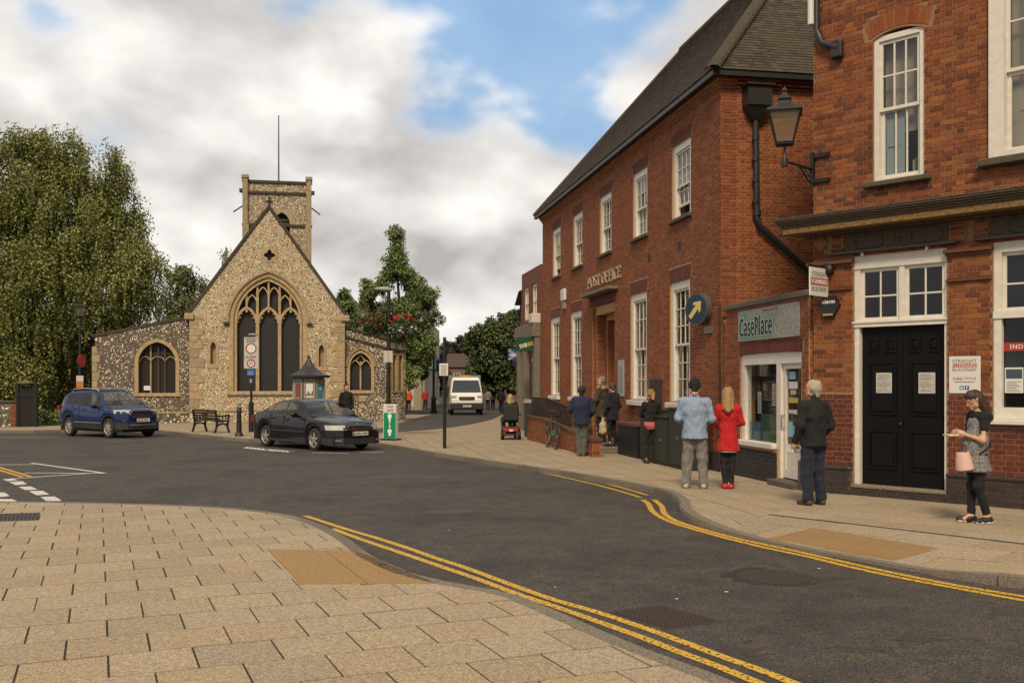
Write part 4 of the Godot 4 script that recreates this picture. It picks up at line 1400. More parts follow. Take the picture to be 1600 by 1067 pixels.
	var ps := bx(sw, "poster", Vector3(2.885, 1.6, -0.098), Vector3(3.13, 1.955, -0.094), mat("white_paper", lin(0.62, 0.6, 0.57), 0.8))
	bx(ps, "picture", Vector3(2.9, 1.8, -0.0935), Vector3(3.115, 1.93, -0.0925), grained("blue_print", lin(0.09, 0.16, 0.24), 0.7, grain(370, 0.08, 0.3, 1.0), 6.0))
	for k in 7: bx(ps, "print_line", Vector3(2.91, 1.62 + 0.022 * k, -0.0935), Vector3(3.1 - 0.03 * float(k % 3), 1.628 + 0.022 * k, -0.093), mat("faded_print"))
	room(sw, 2.6, 5.5, 0.9, 3.8, 2.2)
	var uw := sash_window(t, 1.004, 1.786, 4.8, 7.02, 3, [1, 1], [1], 0.5, 0.075, -0.03)
	uw.set_meta("label", "white sash window with pale blind and printed panel behind the glass")
	bx(uw, "sill", Vector3(0.88, 4.715, -0.2), Vector3(1.91, 4.796, 0.12), grained("mossy_sill", lin(0.15, 0.125, 0.075), 0.95, grain(371, 0.05, 0.45, 1.0), 1.8), 0.014)
	bx(uw, "blind", Vector3(1.08, 5.55, -0.26), Vector3(1.72, 6.95, -0.25), mat("cream_blind", lin(0.5, 0.47, 0.39), 0.9))
	var panel := bx(uw, "printed_panel", Vector3(1.14, 4.9, -0.16), Vector3(1.43, 5.86, -0.155), mat("pale_blue_panel", lin(0.40, 0.5, 0.52), 0.6))
	var dot := Shape.new()
	dot.xf = Transform3D(Basis(Vector3.RIGHT, PI / 2), Vector3(1.185, 5.33, -0.154))
	dot.lathe([[0.022, 0.0], [0.022, 0.002]], 12)
	put(panel, "logo", dot, mat("green_print", lin(0.08, 0.3, 0.05), 0.6))
	lettering(panel, "hales", Vector3(1.255, 5.33, -0.153), Basis(), 0.032, 0.085, mat("dark_print", lin(0.04, 0.05, 0.04), 0.7), "Droid Sans", 700, 0.002)
	lettering(panel, "group", Vector3(1.35, 5.333, -0.153), Basis(), 0.03, 0.09, mat("pale_print", lin(0.3, 0.4, 0.28), 0.7), "Droid Sans", 400, 0.002)
	for k in 5:
		bx(uw, "file", Vector3(1.52 + 0.038 * k, 4.9, -0.3), Vector3(1.553 + 0.038 * k, 5.1 + 0.03 * float(k % 3), -0.22), mat("file_%d" % (k % 3), [lin(0.55, 0.53, 0.5), lin(0.16, 0.3, 0.06), lin(0.3, 0.3, 0.32)][k % 3], 0.8))
	room(uw, 0.6, 2.3, 4.6, 7.2, 1.6)
	var bf := Shape.new()
	bf.box(Vector3(2.724, 4.87, -0.25), Vector3(2.93, 7.6, 0.06))
	bf.box(Vector3(2.93, 7.45, -0.25), Vector3(4.9, 7.6, 0.06))
	bf.box(Vector3(2.93, 4.87, -0.25), Vector3(4.9, 4.96, 0.05))
	bf.box(Vector3(3.45, 4.96, -0.25), Vector3(3.6, 7.45, 0.05))
	var bw := put(t, "window", bf, ww)
	sash(bw, 2.93, 3.45, 6.05, 7.45, 2, [1, 1], -0.05)
	sash(bw, 2.93, 3.45, 4.96, 6.05, 1, [1], -0.1)
	sash(bw, 3.6, 4.9, 6.05, 7.45, 3, [1, 1], -0.05)
	sash(bw, 3.6, 4.9, 4.96, 6.05, 1, [1], -0.1)
	bx(bw, "sill", Vector3(2.6, 4.76, -0.2), Vector3(5.0, 4.866, 0.16), mats["mossy_sill"], 0.014)
	bx(bw, "blind", Vector3(2.95, 5.0, -0.2), Vector3(3.44, 7.4, -0.19), mat("cream_blind"))
	var lg := Shape.new()
	lg.xf = Transform3D(Basis(Vector3.RIGHT, PI / 2), Vector3(3.06, 5.5, -0.088))
	lg.lathe([[0.022, 0.0], [0.022, 0.002]], 12)
	put(bw, "logo", lg, mat("green_print"))
	lettering(bw, "hales", Vector3(3.15, 5.5, -0.088), Basis(), 0.032, 0.09, mat("dark_print"), "Droid Sans", 700, 0.002)
	room(bw, 2.6, 5.1, 4.7, 7.7, 1.8)
	room(t, 0.4, 2.4, 2.62, 3.9, 2.0)
	var iron := mat("black_iron")
	var dp := Shape.new()
	dp.tube([Vector3(0.1, 8.6, 0.09), Vector3(0.1, 7.35, 0.09), Vector3(0.2, 7.12, 0.09), Vector3(0.46, 6.98, 0.09)], 0.055, 10)
	put(t, "rain_pipe", dp, iron)
	bx(t, "pipe_box", Vector3(0.36, 6.82, 0.02), Vector3(0.54, 7.1, 0.13), iron, 0.02)
	var wp := Shape.new()
	wp.tube([Vector3(0.06, 8.6, 0.19), Vector3(0.06, 7.42, 0.19)], 0.05, 10)
	put(t, "waste_pipe", wp, mat("white_plastic", lin(0.6, 0.58, 0.54), 0.4))

func paper(i: int) -> StandardMaterial3D:
	return grained("notice_paper_%d" % i, lin(0.5, 0.48, 0.44), 0.85, grain(375 + i, 0.02, 0.82, 1.0), 2.0)
# ---------------------------------------------------------------- single-storey shop between the two

func make_case_shop() -> void:
	var f := PB.translated_local(Vector3(0.0, 0.0, -0.03))
	var t := thing("phone_shop", "single storey brick shop with cambered white shopfront and flat roof", "shop", f)
	var hole := PackedVector2Array([Vector2(0.86, 0.62), Vector2(2.44, 0.62), Vector2(2.44, 0.1), Vector2(3.34, 0.1)])
	for i in 11:
		var k := i / 10.0
		hole.append(Vector2(lerpf(3.34, 0.86, k), 2.27 + 0.12 * (1.0 - pow(2.0 * k - 1.0, 2.0))))
	var s := Shape.new()
	var outline := rect(0.2, -0.05, 3.6, 3.16)
	wall_slab(s, outline, [hole], 0.3)
	put(t, "wall", s, mortar("post_mortar", Color.WHITE))
	var arch := PackedVector2Array()
	for i in 11:
		var k := i / 10.0
		arch.append(Vector2(lerpf(0.8, 3.4, k), 2.25 + 0.13 * (1.0 - pow(2.0 * k - 1.0, 2.0))))
	arch.append(Vector2(3.4, 2.5)); arch.append(Vector2(0.8, 2.5))
	bricks(t, rect(0.2, 0.62, 3.6, 3.16), [hole, arch], 0.072, 0.226, "case", POST_RED, 170)
	bricks(t, rect(0, 0, 0.3, 3.16), [], 0.072, 0.226, "case", POST_RED, 0, Transform3D(Basis(Vector3.UP, PI / 2), Vector3(3.6, 0, 0)))
	bricks(t, rect(0.2, 0.56, 0.86, 0.62), [], 0.06, 0.226, "case", POST_RED, 0)
	bx(t, "plinth", Vector3(0.2, -0.05, -0.02), Vector3(2.43, 0.56, 0.003), mortar("grey_mortar", lin(0.2, 0.17, 0.145)))
	bricks(t, rect(0.2, 0.0, 2.42, 0.55), [], 0.069, 0.226, "black", [Color(0.035, 0.028, 0.027), Color(0.045, 0.032, 0.03), Color(0.03, 0.026, 0.026)], 110, Transform3D(Basis(), Vector3(0, 0, 0.004)))
	soldiers(t, 0.82, 3.38, 2.27, 2.49, 0.02, "case_arch", LINTEL_RED, 0.05)
	bx(t, "coping", Vector3(0.18, 3.16, -0.34), Vector3(3.62, 3.26, 0.07), grained("coping_stone", lin(0.2, 0.17, 0.135), 0.92, grain(381, 0.04, 0.5, 1.0), 1.6), 0.014)
	var rf := Shape.new()
	rf.xf = Transform3D(Basis(Vector3(1, 0, 0), Vector3(0, 0, -1), Vector3(0, 1, 0)), Vector3.ZERO)
	rf.prism(PackedVector2Array([Vector2(0.02, 0.31), Vector2(3.4, 0.31), Vector2(0.8, 4.3), Vector2(0.02, 4.5)]), 2.85, 3.0)
	put(t, "flat_roof", rf, mat("roof_felt"))
	var sidew := Shape.new()
	sidew.box(Vector3(0.03, 0.0, -0.31), Vector3(0.2, 3.0, 0.0))
	put(t, "side_pier", sidew, mortar("post_mortar", Color.WHITE))
	bricks(t, rect(0.02, 0.0, 0.2, 3.0), [], 0.072, 0.18, "case", POST_RED, 0)
	var ww := white_wood()
	var fr := Shape.new()
	fr.box(Vector3(0.87, 0.7, -0.16), Vector3(1.0, 2.26, -0.03))
	fr.box(Vector3(2.34, 0.12, -0.16), Vector3(2.5, 2.26, -0.03))
	fr.box(Vector3(3.27, 0.12, -0.16), Vector3(3.335, 2.26, -0.03))
	var head := PackedVector2Array([Vector2(0.87, 2.09), Vector2(3.335, 2.09)])
	for i in 11:
		var k := i / 10.0
		head.append(Vector2(lerpf(3.335, 0.87, k), 2.262 + 0.12 * (1.0 - pow(2.0 * k - 1.0, 2.0))))
	fr.prism(head, -0.161, -0.028)
	put(t, "shopfront_frame", fr, ww)
	bx(t, "sill", Vector3(0.84, 0.6, -0.16), Vector3(2.338, 0.698, 0.06), ww, 0.012)
	var pane := Shape.new()
	pane.quad(Vector3(1.0, 0.7, -0.1), Vector3(2.34, 0.7, -0.1), Vector3(2.34, 2.09, -0.1), Vector3(1.0, 2.09, -0.1))
	var pn := put(t, "window", pane, glass("shop_glass", Color(0.02, 0.025, 0.03), 0.15))
	var green := grained("green_vinyl", lin(0.03, 0.16, 0.10), 0.5, grain(382, 0.03, 0.3, 1.0), 2.5)
	bx(pn, "window_vinyl", Vector3(1.5, 0.72, -0.13), Vector3(2.32, 1.2, -0.125), green)
	bx(pn, "window_vinyl", Vector3(1.02, 0.72, -0.13), Vector3(1.49, 1.05, -0.125), mat("blue_vinyl", lin(0.03, 0.11, 0.17), 0.5))
	for p in [[1.95, 1.35, 2.1, 1.75], [2.14, 1.3, 2.32, 1.78], [1.35, 1.2, 1.5, 1.6]]:
		var po := bx(pn, "poster", Vector3(p[0], p[1], -0.135), Vector3(p[2], p[3], -0.13), paper(0))
		for k in 6: bx(po, "print_line", Vector3(p[0] + 0.02, p[1] + 0.04 + 0.055 * k, -0.1295), Vector3(p[2] - 0.03, p[1] + 0.06 + 0.055 * k, -0.129), mat("faded_print"))
	for r in 4:
		bx(pn, "shelf", Vector3(1.0, 0.75 + 0.34 * r, -0.62), Vector3(2.3, 0.765 + 0.34 * r, -0.42), mat("glass_shelf", lin(0.3, 0.33, 0.32), 0.2))
		for k in 9:
			var c: Color = [lin(0.4, 0.4, 0.4), lin(0.05, 0.1, 0.22), lin(0.3, 0.05, 0.05), lin(0.04, 0.04, 0.045), lin(0.1, 0.25, 0.12)][(k * 3 + r) % 5]
			bx(pn, "boxed_goods", Vector3(1.05 + 0.14 * k, 0.767 + 0.34 * r, -0.58), Vector3(1.13 + 0.14 * k, 0.9 + 0.34 * r + 0.03 * float((k + r) % 3), -0.52), mat("goods_%d" % ((k * 3 + r) % 5), c, 0.6))
	room(t, 0.5, 3.6, 0.05, 2.6, 2.4)
	var dr := Shape.new()
	bars(dr, 2.502, 3.268, 0.14, 2.088, 0.09, -0.13, -0.08)
	dr.box(Vector3(2.59, 0.14, -0.13), Vector3(3.18, 0.28, -0.082))
	dr.box(Vector3(2.59, 0.62, -0.13), Vector3(3.18, 0.72, -0.082))
	dr.bevel(Vector3(2.59, 0.28, -0.125), Vector3(3.18, 0.62, -0.1), 0.012)
	var door := put(t, "door", dr, ww)
	var dg := Shape.new()
	dg.quad(Vector3(2.59, 0.72, -0.11), Vector3(3.18, 0.72, -0.11), Vector3(3.18, 2.0, -0.11), Vector3(2.59, 2.0, -0.11))
	put(door, "pane", dg, glass("shop_glass"))
	bx(door, "letter_plate", Vector3(2.66, 0.66, -0.081), Vector3(3.1, 0.71, -0.074), mat("worn_brass", lin(0.25, 0.16, 0.06), 0.4, 0.7))
	bx(door, "kick_panel", Vector3(2.66, 0.735, -0.108), Vector3(3.12, 0.82, -0.104), mat("brown_plate", lin(0.12, 0.07, 0.03), 0.5))
	var hd := Shape.new()
	hd.tube([Vector3(2.545, 1.0, -0.08), Vector3(2.545, 1.0, -0.03), Vector3(2.545, 1.22, -0.03), Vector3(2.545, 1.22, -0.08)], 0.012, 6)
	put(door, "handle", hd, mat("steel", lin(0.45, 0.44, 0.42), 0.3, 0.9))
	for st in [[2.68, 1.82, 2.9, 1.95, 0], [2.66, 1.66, 2.98, 1.78, 1], [2.72, 1.56, 2.92, 1.64, 2], [2.66, 1.42, 3.0, 1.51, 3], [2.62, 0.84, 2.8, 1.1, 4], [2.82, 0.86, 3.08, 1.04, 4]]:
		bx(door, "sticker", Vector3(st[0], st[1], -0.108), Vector3(st[2], st[3], -0.105), mat("sticker_%d" % st[4], [lin(0.2, 0.35, 0.45), lin(0.55, 0.55, 0.53), lin(0.4, 0.36, 0.25), lin(0.42, 0.32, 0.06), lin(0.22, 0.42, 0.5)][st[4]], 0.6))
	lettering(door, "PHONES", Vector3(2.84, 1.27, -0.104), Basis(), 0.07, 0.34, mat("white_print"), "Droid Sans", 700, 0.002)
	bx(t, "door_step", Vector3(2.44, -0.08, -0.2), Vector3(3.4, 0.115, 0.2), grained("step_stone", lin(0.17, 0.14, 0.11), 0.92, grain(383, 0.04, 0.55, 1.0), 1.5), 0.012)
	bx(t, "door_side_pier", Vector3(3.4, -0.08, -0.2), Vector3(3.6, 0.5, 0.1), mats["step_stone"])
	var sg := thing("shop_sign", "grey fascia board with large black outlined letters above the white shopfront", "sign", f)
	bx(sg, "board", Vector3(0.83, 2.53, 0.012), Vector3(3.31, 3.1, 0.032), grained("sign_board", lin(0.34, 0.32, 0.29), 0.6, grain(384, 0.02, 0.8, 1.0), 1.0))
	for layer in [[0.42, 1.45, lin(0.16, 0.3, 0.13), 0.033, 0.002, 0.05], [0.40, 1.42, lin(0.06, 0.2, 0.28), 0.0345, 0.003, 0.03], [0.37, 1.4, lin(0.55, 0.55, 0.53), 0.036, 0.004, 0.016]]:
		for dx in [-1, 0, 1]:
			for dy in [-1, 0, 1]:
				if dx == 0 and dy == 0: continue
				lettering(sg, "CasePlace", Vector3(1.63 + dx * layer[5], 2.79 + dy * layer[5], layer[3] + 0.0002 * (dx * 3 + dy + 4)), Basis(), 0.37, 1.36, mat("outline_%d" % int(layer[0] * 100.0), layer[2], 0.6), "Droid Sans", 700, 0.001, "letter_outline")
	lettering(sg, "CasePlace", Vector3(1.63, 2.79, 0.042), Basis(), 0.37, 1.36, mat("black_print", lin(0.015, 0.014, 0.014), 0.5), "Droid Sans", 700, 0.004)
	lettering(sg, "the", Vector3(1.17, 3.02, 0.036), Basis(), 0.07, 0.13, mat("sky_print", lin(0.12, 0.28, 0.42), 0.6), "Droid Sans", 700, 0.003)
	lettering(sg, "the mobile accessories store", Vector3(2.22, 3.045, 0.036), Basis(), 0.032, 0.6, mat("faded_print"), "Droid Sans", 400, 0.002)
	for p in [[0.9, 3.06], [1.7, 3.07], [3.25, 3.06], [0.9, 2.57], [3.25, 2.57]]:
		var sc := Shape.new()
		sc.xf = Transform3D(Basis(Vector3.RIGHT, PI / 2), Vector3(p[0], p[1], 0.032))
		sc.lathe([[0.012, 0.0], [0.009, 0.005]], 8)
		put(sg, "screw", sc, mat("steel"))
# ---------------------------------------------------------------- church
var CH: Transform3D
const FLINT_PALE := [Color(0.58, 0.49, 0.33), Color(0.70, 0.62, 0.47), Color(0.50, 0.41, 0.27), Color(0.37, 0.295, 0.2), Color(0.54, 0.45, 0.30), Color(0.15, 0.125, 0.1), Color(0.62, 0.53, 0.36), Color(0.46, 0.375, 0.25)]
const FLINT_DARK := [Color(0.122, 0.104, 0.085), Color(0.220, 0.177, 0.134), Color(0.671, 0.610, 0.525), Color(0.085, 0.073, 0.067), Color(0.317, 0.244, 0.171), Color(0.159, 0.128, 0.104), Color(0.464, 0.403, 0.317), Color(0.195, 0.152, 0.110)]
var pebble: ArrayMesh

func pebble_mesh() -> ArrayMesh:
	if pebble == null:
		var s := Shape.new()
		var ring := []
		for k in 3:
			var r := PackedVector3Array()
			for j in 6:
				var t := TAU * j / 6.0 + k * 0.3
				var w: float = [0.5, 0.44, 0.22][k]
				r.append(Vector3(cos(t) * w * (1.0 + 0.15 * sin(j * 2.1)), sin(t) * w * (1.0 + 0.13 * cos(j * 1.7)), [-0.1, 0.22, 0.36][k]))
			ring.append(r)
		s.rings(ring, false, true, false)
		pebble = s.mesh()
	return pebble

func flints(parent: Node3D, outline: PackedVector2Array, holes: Array, gap_: float, palette: Array, lift := Transform3D()) -> void:
	var lo := Vector2(1e9, 1e9); var hi := -lo
	for p in outline:
		lo = lo.min(p); hi = hi.max(p)
	var xs := []; var cs := []
	var y := lo.y + gap_ * 0.5
	var r := 0
	var wob := noise(901, 0.8, 2)
	while y < hi.y:
		var x := lo.x + (gap_ * 0.5 if r % 2 else 0.0)
		while x < hi.x:
			var p := Vector2(x + rnd(-0.3, 0.3) * gap_, y + rnd(-0.25, 0.25) * gap_ + wob.get_noise_2d(x, y) * 0.04)
			x += gap_ * rnd(0.85, 1.15)
			if not Geometry2D.is_point_in_polygon(p, outline) or inside(p, holes): continue
			var c: Color = palette[rng.randi() % palette.size()]
			var f := rnd(0.75, 1.25)
			cs.append(Color(c.r * f, c.g * f, c.b * f))
			xs.append(lift * Transform3D(Basis(Vector3(0, 0, 1), rnd(0, TAU)) * Basis.from_scale(Vector3(gap_ * rnd(0.75, 1.25), gap_ * rnd(0.6, 1.0), gap_ * rnd(0.35, 0.7))), Vector3(p.x, p.y, 0.0)))
		y += gap_ * 0.86
		r += 1
	var m := mat("flint", Color.WHITE, 0.6)
	m.vertex_color_use_as_albedo = true
	many(parent, "flintwork", pebble_mesh(), m, xs, cs)

func pointed(x0: float, x1: float, ys: float, h: float, n := 10) -> Array:
	var a := (x1 - x0) * 0.5
	var r := (a * a + h * h) / (2.0 * a)
	var out := []
	var top := asin(clampf(h / r, -1.0, 1.0))
	for i in n + 1:
		var t := top * i / n
		out.append(Vector2(x0 + r - r * cos(t), ys + r * sin(t)))
	for i in range(n - 1, -1, -1):
		var t := top * i / n
		out.append(Vector2(x1 - r + r * cos(t), ys + r * sin(t)))
	return out

func arch_hole(x0: float, x1: float, y0: float, ys: float, h: float) -> PackedVector2Array:
	var p := PackedVector2Array([Vector2(x0, y0)])
	for q in pointed(x0, x1, ys, h): p.append(q)
	p.append(Vector2(x1, y0))
	return p

func limestone(i := 0) -> StandardMaterial3D:
	return grained("limestone_%d" % i, [lin(0.46, 0.335, 0.185), lin(0.42, 0.32, 0.2), lin(0.36, 0.28, 0.18)][i], 0.9, grain(401 + i, 0.015, 0.8, 1.0, 4, 512, 1.2), 0.5)

func quoins(parent: Node3D, x: float, dir: float, y0: float, y1: float, z: float, wide := 0.5) -> void:
	var y := y0
	var k := 0
	while y < y1 - 0.1:
		var h := minf(rnd(0.3, 0.46), y1 - y)
		var w := wide * (1.0 if k % 2 else 0.62) * rnd(0.9, 1.1)
		bx(parent, "quoin", Vector3(x - dir * 0.02, y + 0.006, z - 0.3), Vector3(x + dir * w, y + h - 0.006, z + 0.045), limestone(rng.randi() % 3), 0.012)
		y += h
		k += 1

func make_church() -> void:
	var th := deg_to_rad(11.0)
	var o := at(296, 660, 46.8)
	CH = frame(Vector3(o.x, gy(o.z), o.z), Vector3(sin(th), 0, cos(th)))
	var t := thing("church", "flint church with steep gable, tall three light east window and square tower", "church", CH)
	var bed := grained("flint_mortar", lin(0.5, 0.41, 0.27), 0.95, grain(411, 0.05, 0.6, 1.0), 0.8)
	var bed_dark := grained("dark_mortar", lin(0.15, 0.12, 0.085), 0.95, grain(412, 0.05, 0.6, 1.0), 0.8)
	var gable := PackedVector2Array([Vector2(0, -0.3), Vector2(7.25, -0.3), Vector2(7.25, 5.2), Vector2(3.66, 10.25), Vector2(0, 5.2)])
	var big := arch_hole(2.02, 5.24, 1.5, 4.85, 2.12)
	var qf := PackedVector2Array()
	for i in 32:
		var a := TAU * i / 32
		var r := 0.2 + 0.11 * absf(cos(2.0 * a))
		qf.append(Vector2(3.68, 8.05) + Vector2(cos(a), sin(a)) * r)
	var n1 := arch_hole(0.93, 1.2, 2.8, 3.6, 0.3)
	var n2 := arch_hole(6.0, 6.28, 2.7, 3.5, 0.3)
	var s := Shape.new()
	wall_slab(s, gable, [big, qf, n1, n2], 0.5)
	put(t, "gable_wall", s, bed)
	var stone_zone := [arch_hole(1.79, 5.47, 1.3, 4.85, 2.38), n1, n2, PackedVector2Array([Vector2(3.28, 7.65), Vector2(4.08, 7.65), Vector2(4.08, 8.45), Vector2(3.28, 8.45)]), arch_hole(0.8, 1.33, 2.6, 3.6, 0.45), arch_hole(5.87, 6.41, 2.5, 3.5, 0.45)]
	flints(t, gable, stone_zone, 0.076, FLINT_PALE, Transform3D(Basis(), Vector3(0, 0, 0.002)))
	quoins(t, 0.0, 1.0, 0.0, 5.1, 0.0, 0.62)
	quoins(t, 7.25, -1.0, 0.0, 5.1, 0.0, 0.62)
	var cop := grained("weathered_coping", lin(0.10, 0.08, 0.06), 0.95, grain(413, 0.04, 0.5, 1.0), 1.0)
	for side in 2:
		var c := Shape.new()
		c.stroke([Vector2(-0.22, 5.0) if side == 0 else Vector2(7.47, 5.0), Vector2(3.66, 10.42)], 0.13, -0.5, 0.08)
		put(t, "coping", c, cop)
	for x in [-0.02, 7.27]:
		bx(t, "kneeler", Vector3(x - 0.22, 4.9, -0.4), Vector3(x + 0.22, 5.2, 0.16), limestone(1), 0.03)
	var fin := Shape.new()
	fin.box(Vector3(3.6, 10.35, -0.3), Vector3(3.72, 10.9, -0.18))
	fin.box(Vector3(3.48, 10.62, -0.3), Vector3(3.84, 10.72, -0.18))
	put(t, "gable_cross", fin, cop)
	bx(t, "plinth_course", Vector3(-0.05, 0.5, -0.1), Vector3(7.3, 0.62, 0.1), limestone(2), 0.03)
	bx(t, "plinth", Vector3(-0.02, -0.3, -0.1), Vector3(7.27, 0.5, 0.06), bed)
	flints(t, rect(0, 0, 7.25, 0.5), [], 0.1, FLINT_PALE, Transform3D(Basis(), Vector3(0, 0, 0.062)))
	var lime := limestone(0)
	var fr := Shape.new()
	var jamb := [Vector2(1.88, 1.5), Vector2(1.88, 4.85)]
	var outer: Array = [Vector2(1.88, 1.45)] + pointed(1.88, 5.38, 4.85, 2.27) + [Vector2(5.38, 1.45)]
	var inner: Array = [Vector2(2.1, 1.5)] + pointed(2.1, 5.16, 4.85, 2.02) + [Vector2(5.16, 1.5)]
	fr.stroke(outer, 0.2, -0.2, 0.035)
	fr.stroke(inner, 0.11, -0.34, -0.05)
	var win := put(t, "window", fr, lime)
	win.set_meta("label", "tall pointed three light window with stone tracery and dark glass")
	var hood := Shape.new()
	hood.stroke(pointed(1.74, 5.52, 4.8, 2.46), 0.09, 0.0, 0.13)
	put(win, "hood_mould", hood, limestone(2))
	for x in [1.68, 5.58]:
		bx(win, "label_stop", Vector3(x - 0.14, 4.66, 0.0), Vector3(x + 0.14, 4.82, 0.16), cop, 0.04)
	bx(win, "sill", Vector3(1.7, 1.3, -0.3), Vector3(5.56, 1.47, 0.12), limestone(1), 0.03)
	var lights := [2.1, 3.11, 4.15, 5.16]
	for i in [1, 2]:
		var m := Shape.new()
		m.box(Vector3(lights[i] - 0.08, 1.5, -0.34), Vector3(lights[i] + 0.08, 5.2, -0.1))
		m.box(Vector3(lights[i] - 0.06, 5.2, -0.34), Vector3(lights[i] + 0.06, 6.3, -0.12))
		put(win, "mullion", m, lime)
	for i in 3:
		var a: float = lights[i]; var b: float = lights[i + 1]
		var mid := (a + b) * 0.5
		var tr := Shape.new()
		tr.stroke(pointed(a + 0.02, b - 0.02, 4.75, 0.78, 8), 0.12, -0.33, -0.11)
		for e in [[-0.27, 4.9], [0.27, 4.9], [-0.2, 5.08], [0.2, 5.08]]:
			var cx: float = mid + e[0]
			var arc := []
			for k in 7:
				var ang := PI * (0.15 + 0.7 * k / 6.0) + (PI * 0.35 if e[0] < 0 else -PI * 0.35)
				arc.append(Vector2(cx + cos(ang) * 0.15, e[1] + sin(ang) * 0.15))
			tr.stroke(arc, 0.055, -0.32, -0.16)
		put(win, "tracery", tr, lime)
	var ups := [2.6, 3.11, 3.63, 4.15, 4.67]
	for i in ups.size():
		var x: float = ups[i]
		var topy := 5.7 + 1.15 * (1.0 - pow(absf(x - 3.63) / 1.45, 1.6))
		var m := Shape.new()
		m.box(Vector3(x - 0.045, 5.3 if i % 2 == 0 else 5.2, -0.33), Vector3(x + 0.045, topy, -0.13))
		put(win, "mullion", m, lime)
	for i in 4:
		var a: float = ups[i]; var b: float = ups[i + 1]
		var spring := 6.1 if i in [1, 2] else 5.72
		var tr := Shape.new()
		tr.stroke(pointed(a + 0.03, b - 0.03, spring, 0.42, 6), 0.06, -0.32, -0.15)
		put(win, "tracery", tr, lime)
	var guard := grained("guarded_glass", lin(0.018, 0.017, 0.017), 0.55, grain(415, 0.08, 0.5, 1.0), 1.2)
	for i in 3:
		var p := Shape.new()
		p.prism(arch_hole(lights[i] + 0.02, lights[i + 1] - 0.02, 1.5, 4.75, 0.76), -0.42, -0.38)
		put(win, "pane", p, guard)
		for k in 7:
			bx(win, "saddle_bar", Vector3(lights[i] + 0.06, 1.9 + 0.42 * k, -0.378), Vector3(lights[i + 1] - 0.06, 1.92 + 0.42 * k, -0.365), mat("guard_bar", lin(0.03, 0.028, 0.026), 0.6))
	var ut := Shape.new()
	ut.prism(PackedVector2Array([Vector2(2.12, 4.86)] + pointed(2.12, 5.14, 4.86, 2.0)), -0.45, -0.43)
	put(win, "pane", ut, guard)
	var qs := Shape.new()
	var loop := []
	for p in qf: loop.append(p)
	loop.append(qf[0])
	qs.stroke(loop, 0.09, -0.2, 0.03)
	put(t, "quatrefoil", qs, lime)
	var qp := Shape.new()
	qp.prism(qf, -0.3, -0.28)
	put(t, "quatrefoil_glass", qp, guard)
	var qblock := Shape.new()
	wall_slab(qblock, PackedVector2Array([Vector2(3.3, 7.7), Vector2(4.06, 7.7), Vector2(4.06, 8.4), Vector2(3.3, 8.4)]), [qf], 0.01)
	qblock.xf = Transform3D()
	var qb := put(t, "quatrefoil_surround", qblock, limestone(1))
	qb.position.z = 0.018
	for n in [[0.93, 1.2, 2.8, 3.6], [6.0, 6.28, 2.7, 3.5]]:
		var ns := Shape.new()
		ns.stroke([Vector2(n[0] - 0.05, n[2])] + pointed(n[0] - 0.05, n[1] + 0.05, n[3], 0.33, 6) + [Vector2(n[1] + 0.05, n[2])], 0.12, -0.1, 0.03)
		ns.box(Vector3(n[0] - 0.13, n[2] - 0.2, -0.2), Vector3(n[1] + 0.13, n[2], 0.04))
		var nn := put(t, "niche", ns, limestone(1))
		bx(nn, "niche_back", Vector3(n[0] - 0.05, n[2] - 0.05, -0.3), Vector3(n[1] + 0.05, n[3] + 0.4, -0.25), limestone(2))
	var za := -0.3
	var aisle := PackedVector2Array([Vector2(-4.42, -0.3), Vector2(0, -0.3), Vector2(0, 4.98), Vector2(-1.2, 4.78), Vector2(-2.6, 4.45), Vector2(-4.3, 4.08)])
	var al := arch_hole(-2.4, -0.66, 1.42, 2.85, 1.02)
	var lift := Transform3D(Basis(), Vector3(0, 0, za))
	var as_ := Shape.new()
	as_.xf = lift
	wall_slab(as_, aisle, [al], 0.5)
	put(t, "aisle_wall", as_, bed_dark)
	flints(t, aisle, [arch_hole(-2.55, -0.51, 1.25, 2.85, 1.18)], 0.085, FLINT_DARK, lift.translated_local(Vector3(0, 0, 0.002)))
	quoins(t, -4.42, 1.0, 0.0, 3.6, za, 0.34)
	var ac := Shape.new()
	ac.stroke([Vector2(-4.45, 4.1), Vector2(-2.6, 4.49), Vector2(-1.2, 4.82), Vector2(0.0, 5.02)], 0.12, za - 0.5, za + 0.06)
	put(t, "aisle_coping", ac, cop)
	var aw := Shape.new()
	aw.stroke([Vector2(-2.46, 1.35)] + pointed(-2.46, -0.6, 2.85, 1.07) + [Vector2(-0.6, 1.35)], 0.17, za - 0.3, za + 0.04)
	aw.box(Vector3(-2.6, 1.26, za - 0.3), Vector3(-0.46, 1.42, za + 0.08))
	var win2 := put(t, "window", aw, lime)
	win2.set_meta("label", "wide round headed aisle window behind a dark slatted guard")
	var oak := grained("weathered_oak", lin(0.10, 0.07, 0.045), 0.85, grain(416, 0.05, 0.55, 1.0), 1.6)
	for x in [-1.85, -1.5, -1.2]:
		bx(win2, "mullion", Vector3(x - 0.035, 1.42, za - 0.3), Vector3(x + 0.035, 3.7, za - 0.2), limestone(2) if x < -1.8 else oak)
	for k in 19:
		var y := 1.5 + 0.1 * k
		var e := 0.86
		if y > 2.85: e = 0.86 * sqrt(maxf(0.02, 1.0 - pow((y - 2.85) / 1.05, 2.0)))
		bx(win2, "slat", Vector3(-1.53 - e, y, za - 0.26), Vector3(-1.53 + e, y + 0.025, za - 0.23), oak)
	for a in [[-2.35, -1.85], [-1.85, -1.2], [-1.2, -0.7]]:
		var tr := Shape.new()
		tr.stroke(pointed(a[0], a[1], 2.85, 0.3, 5), 0.05, za - 0.3, za - 0.2)
		put(win2, "tracery", tr, limestone(2))
	var ap := Shape.new()
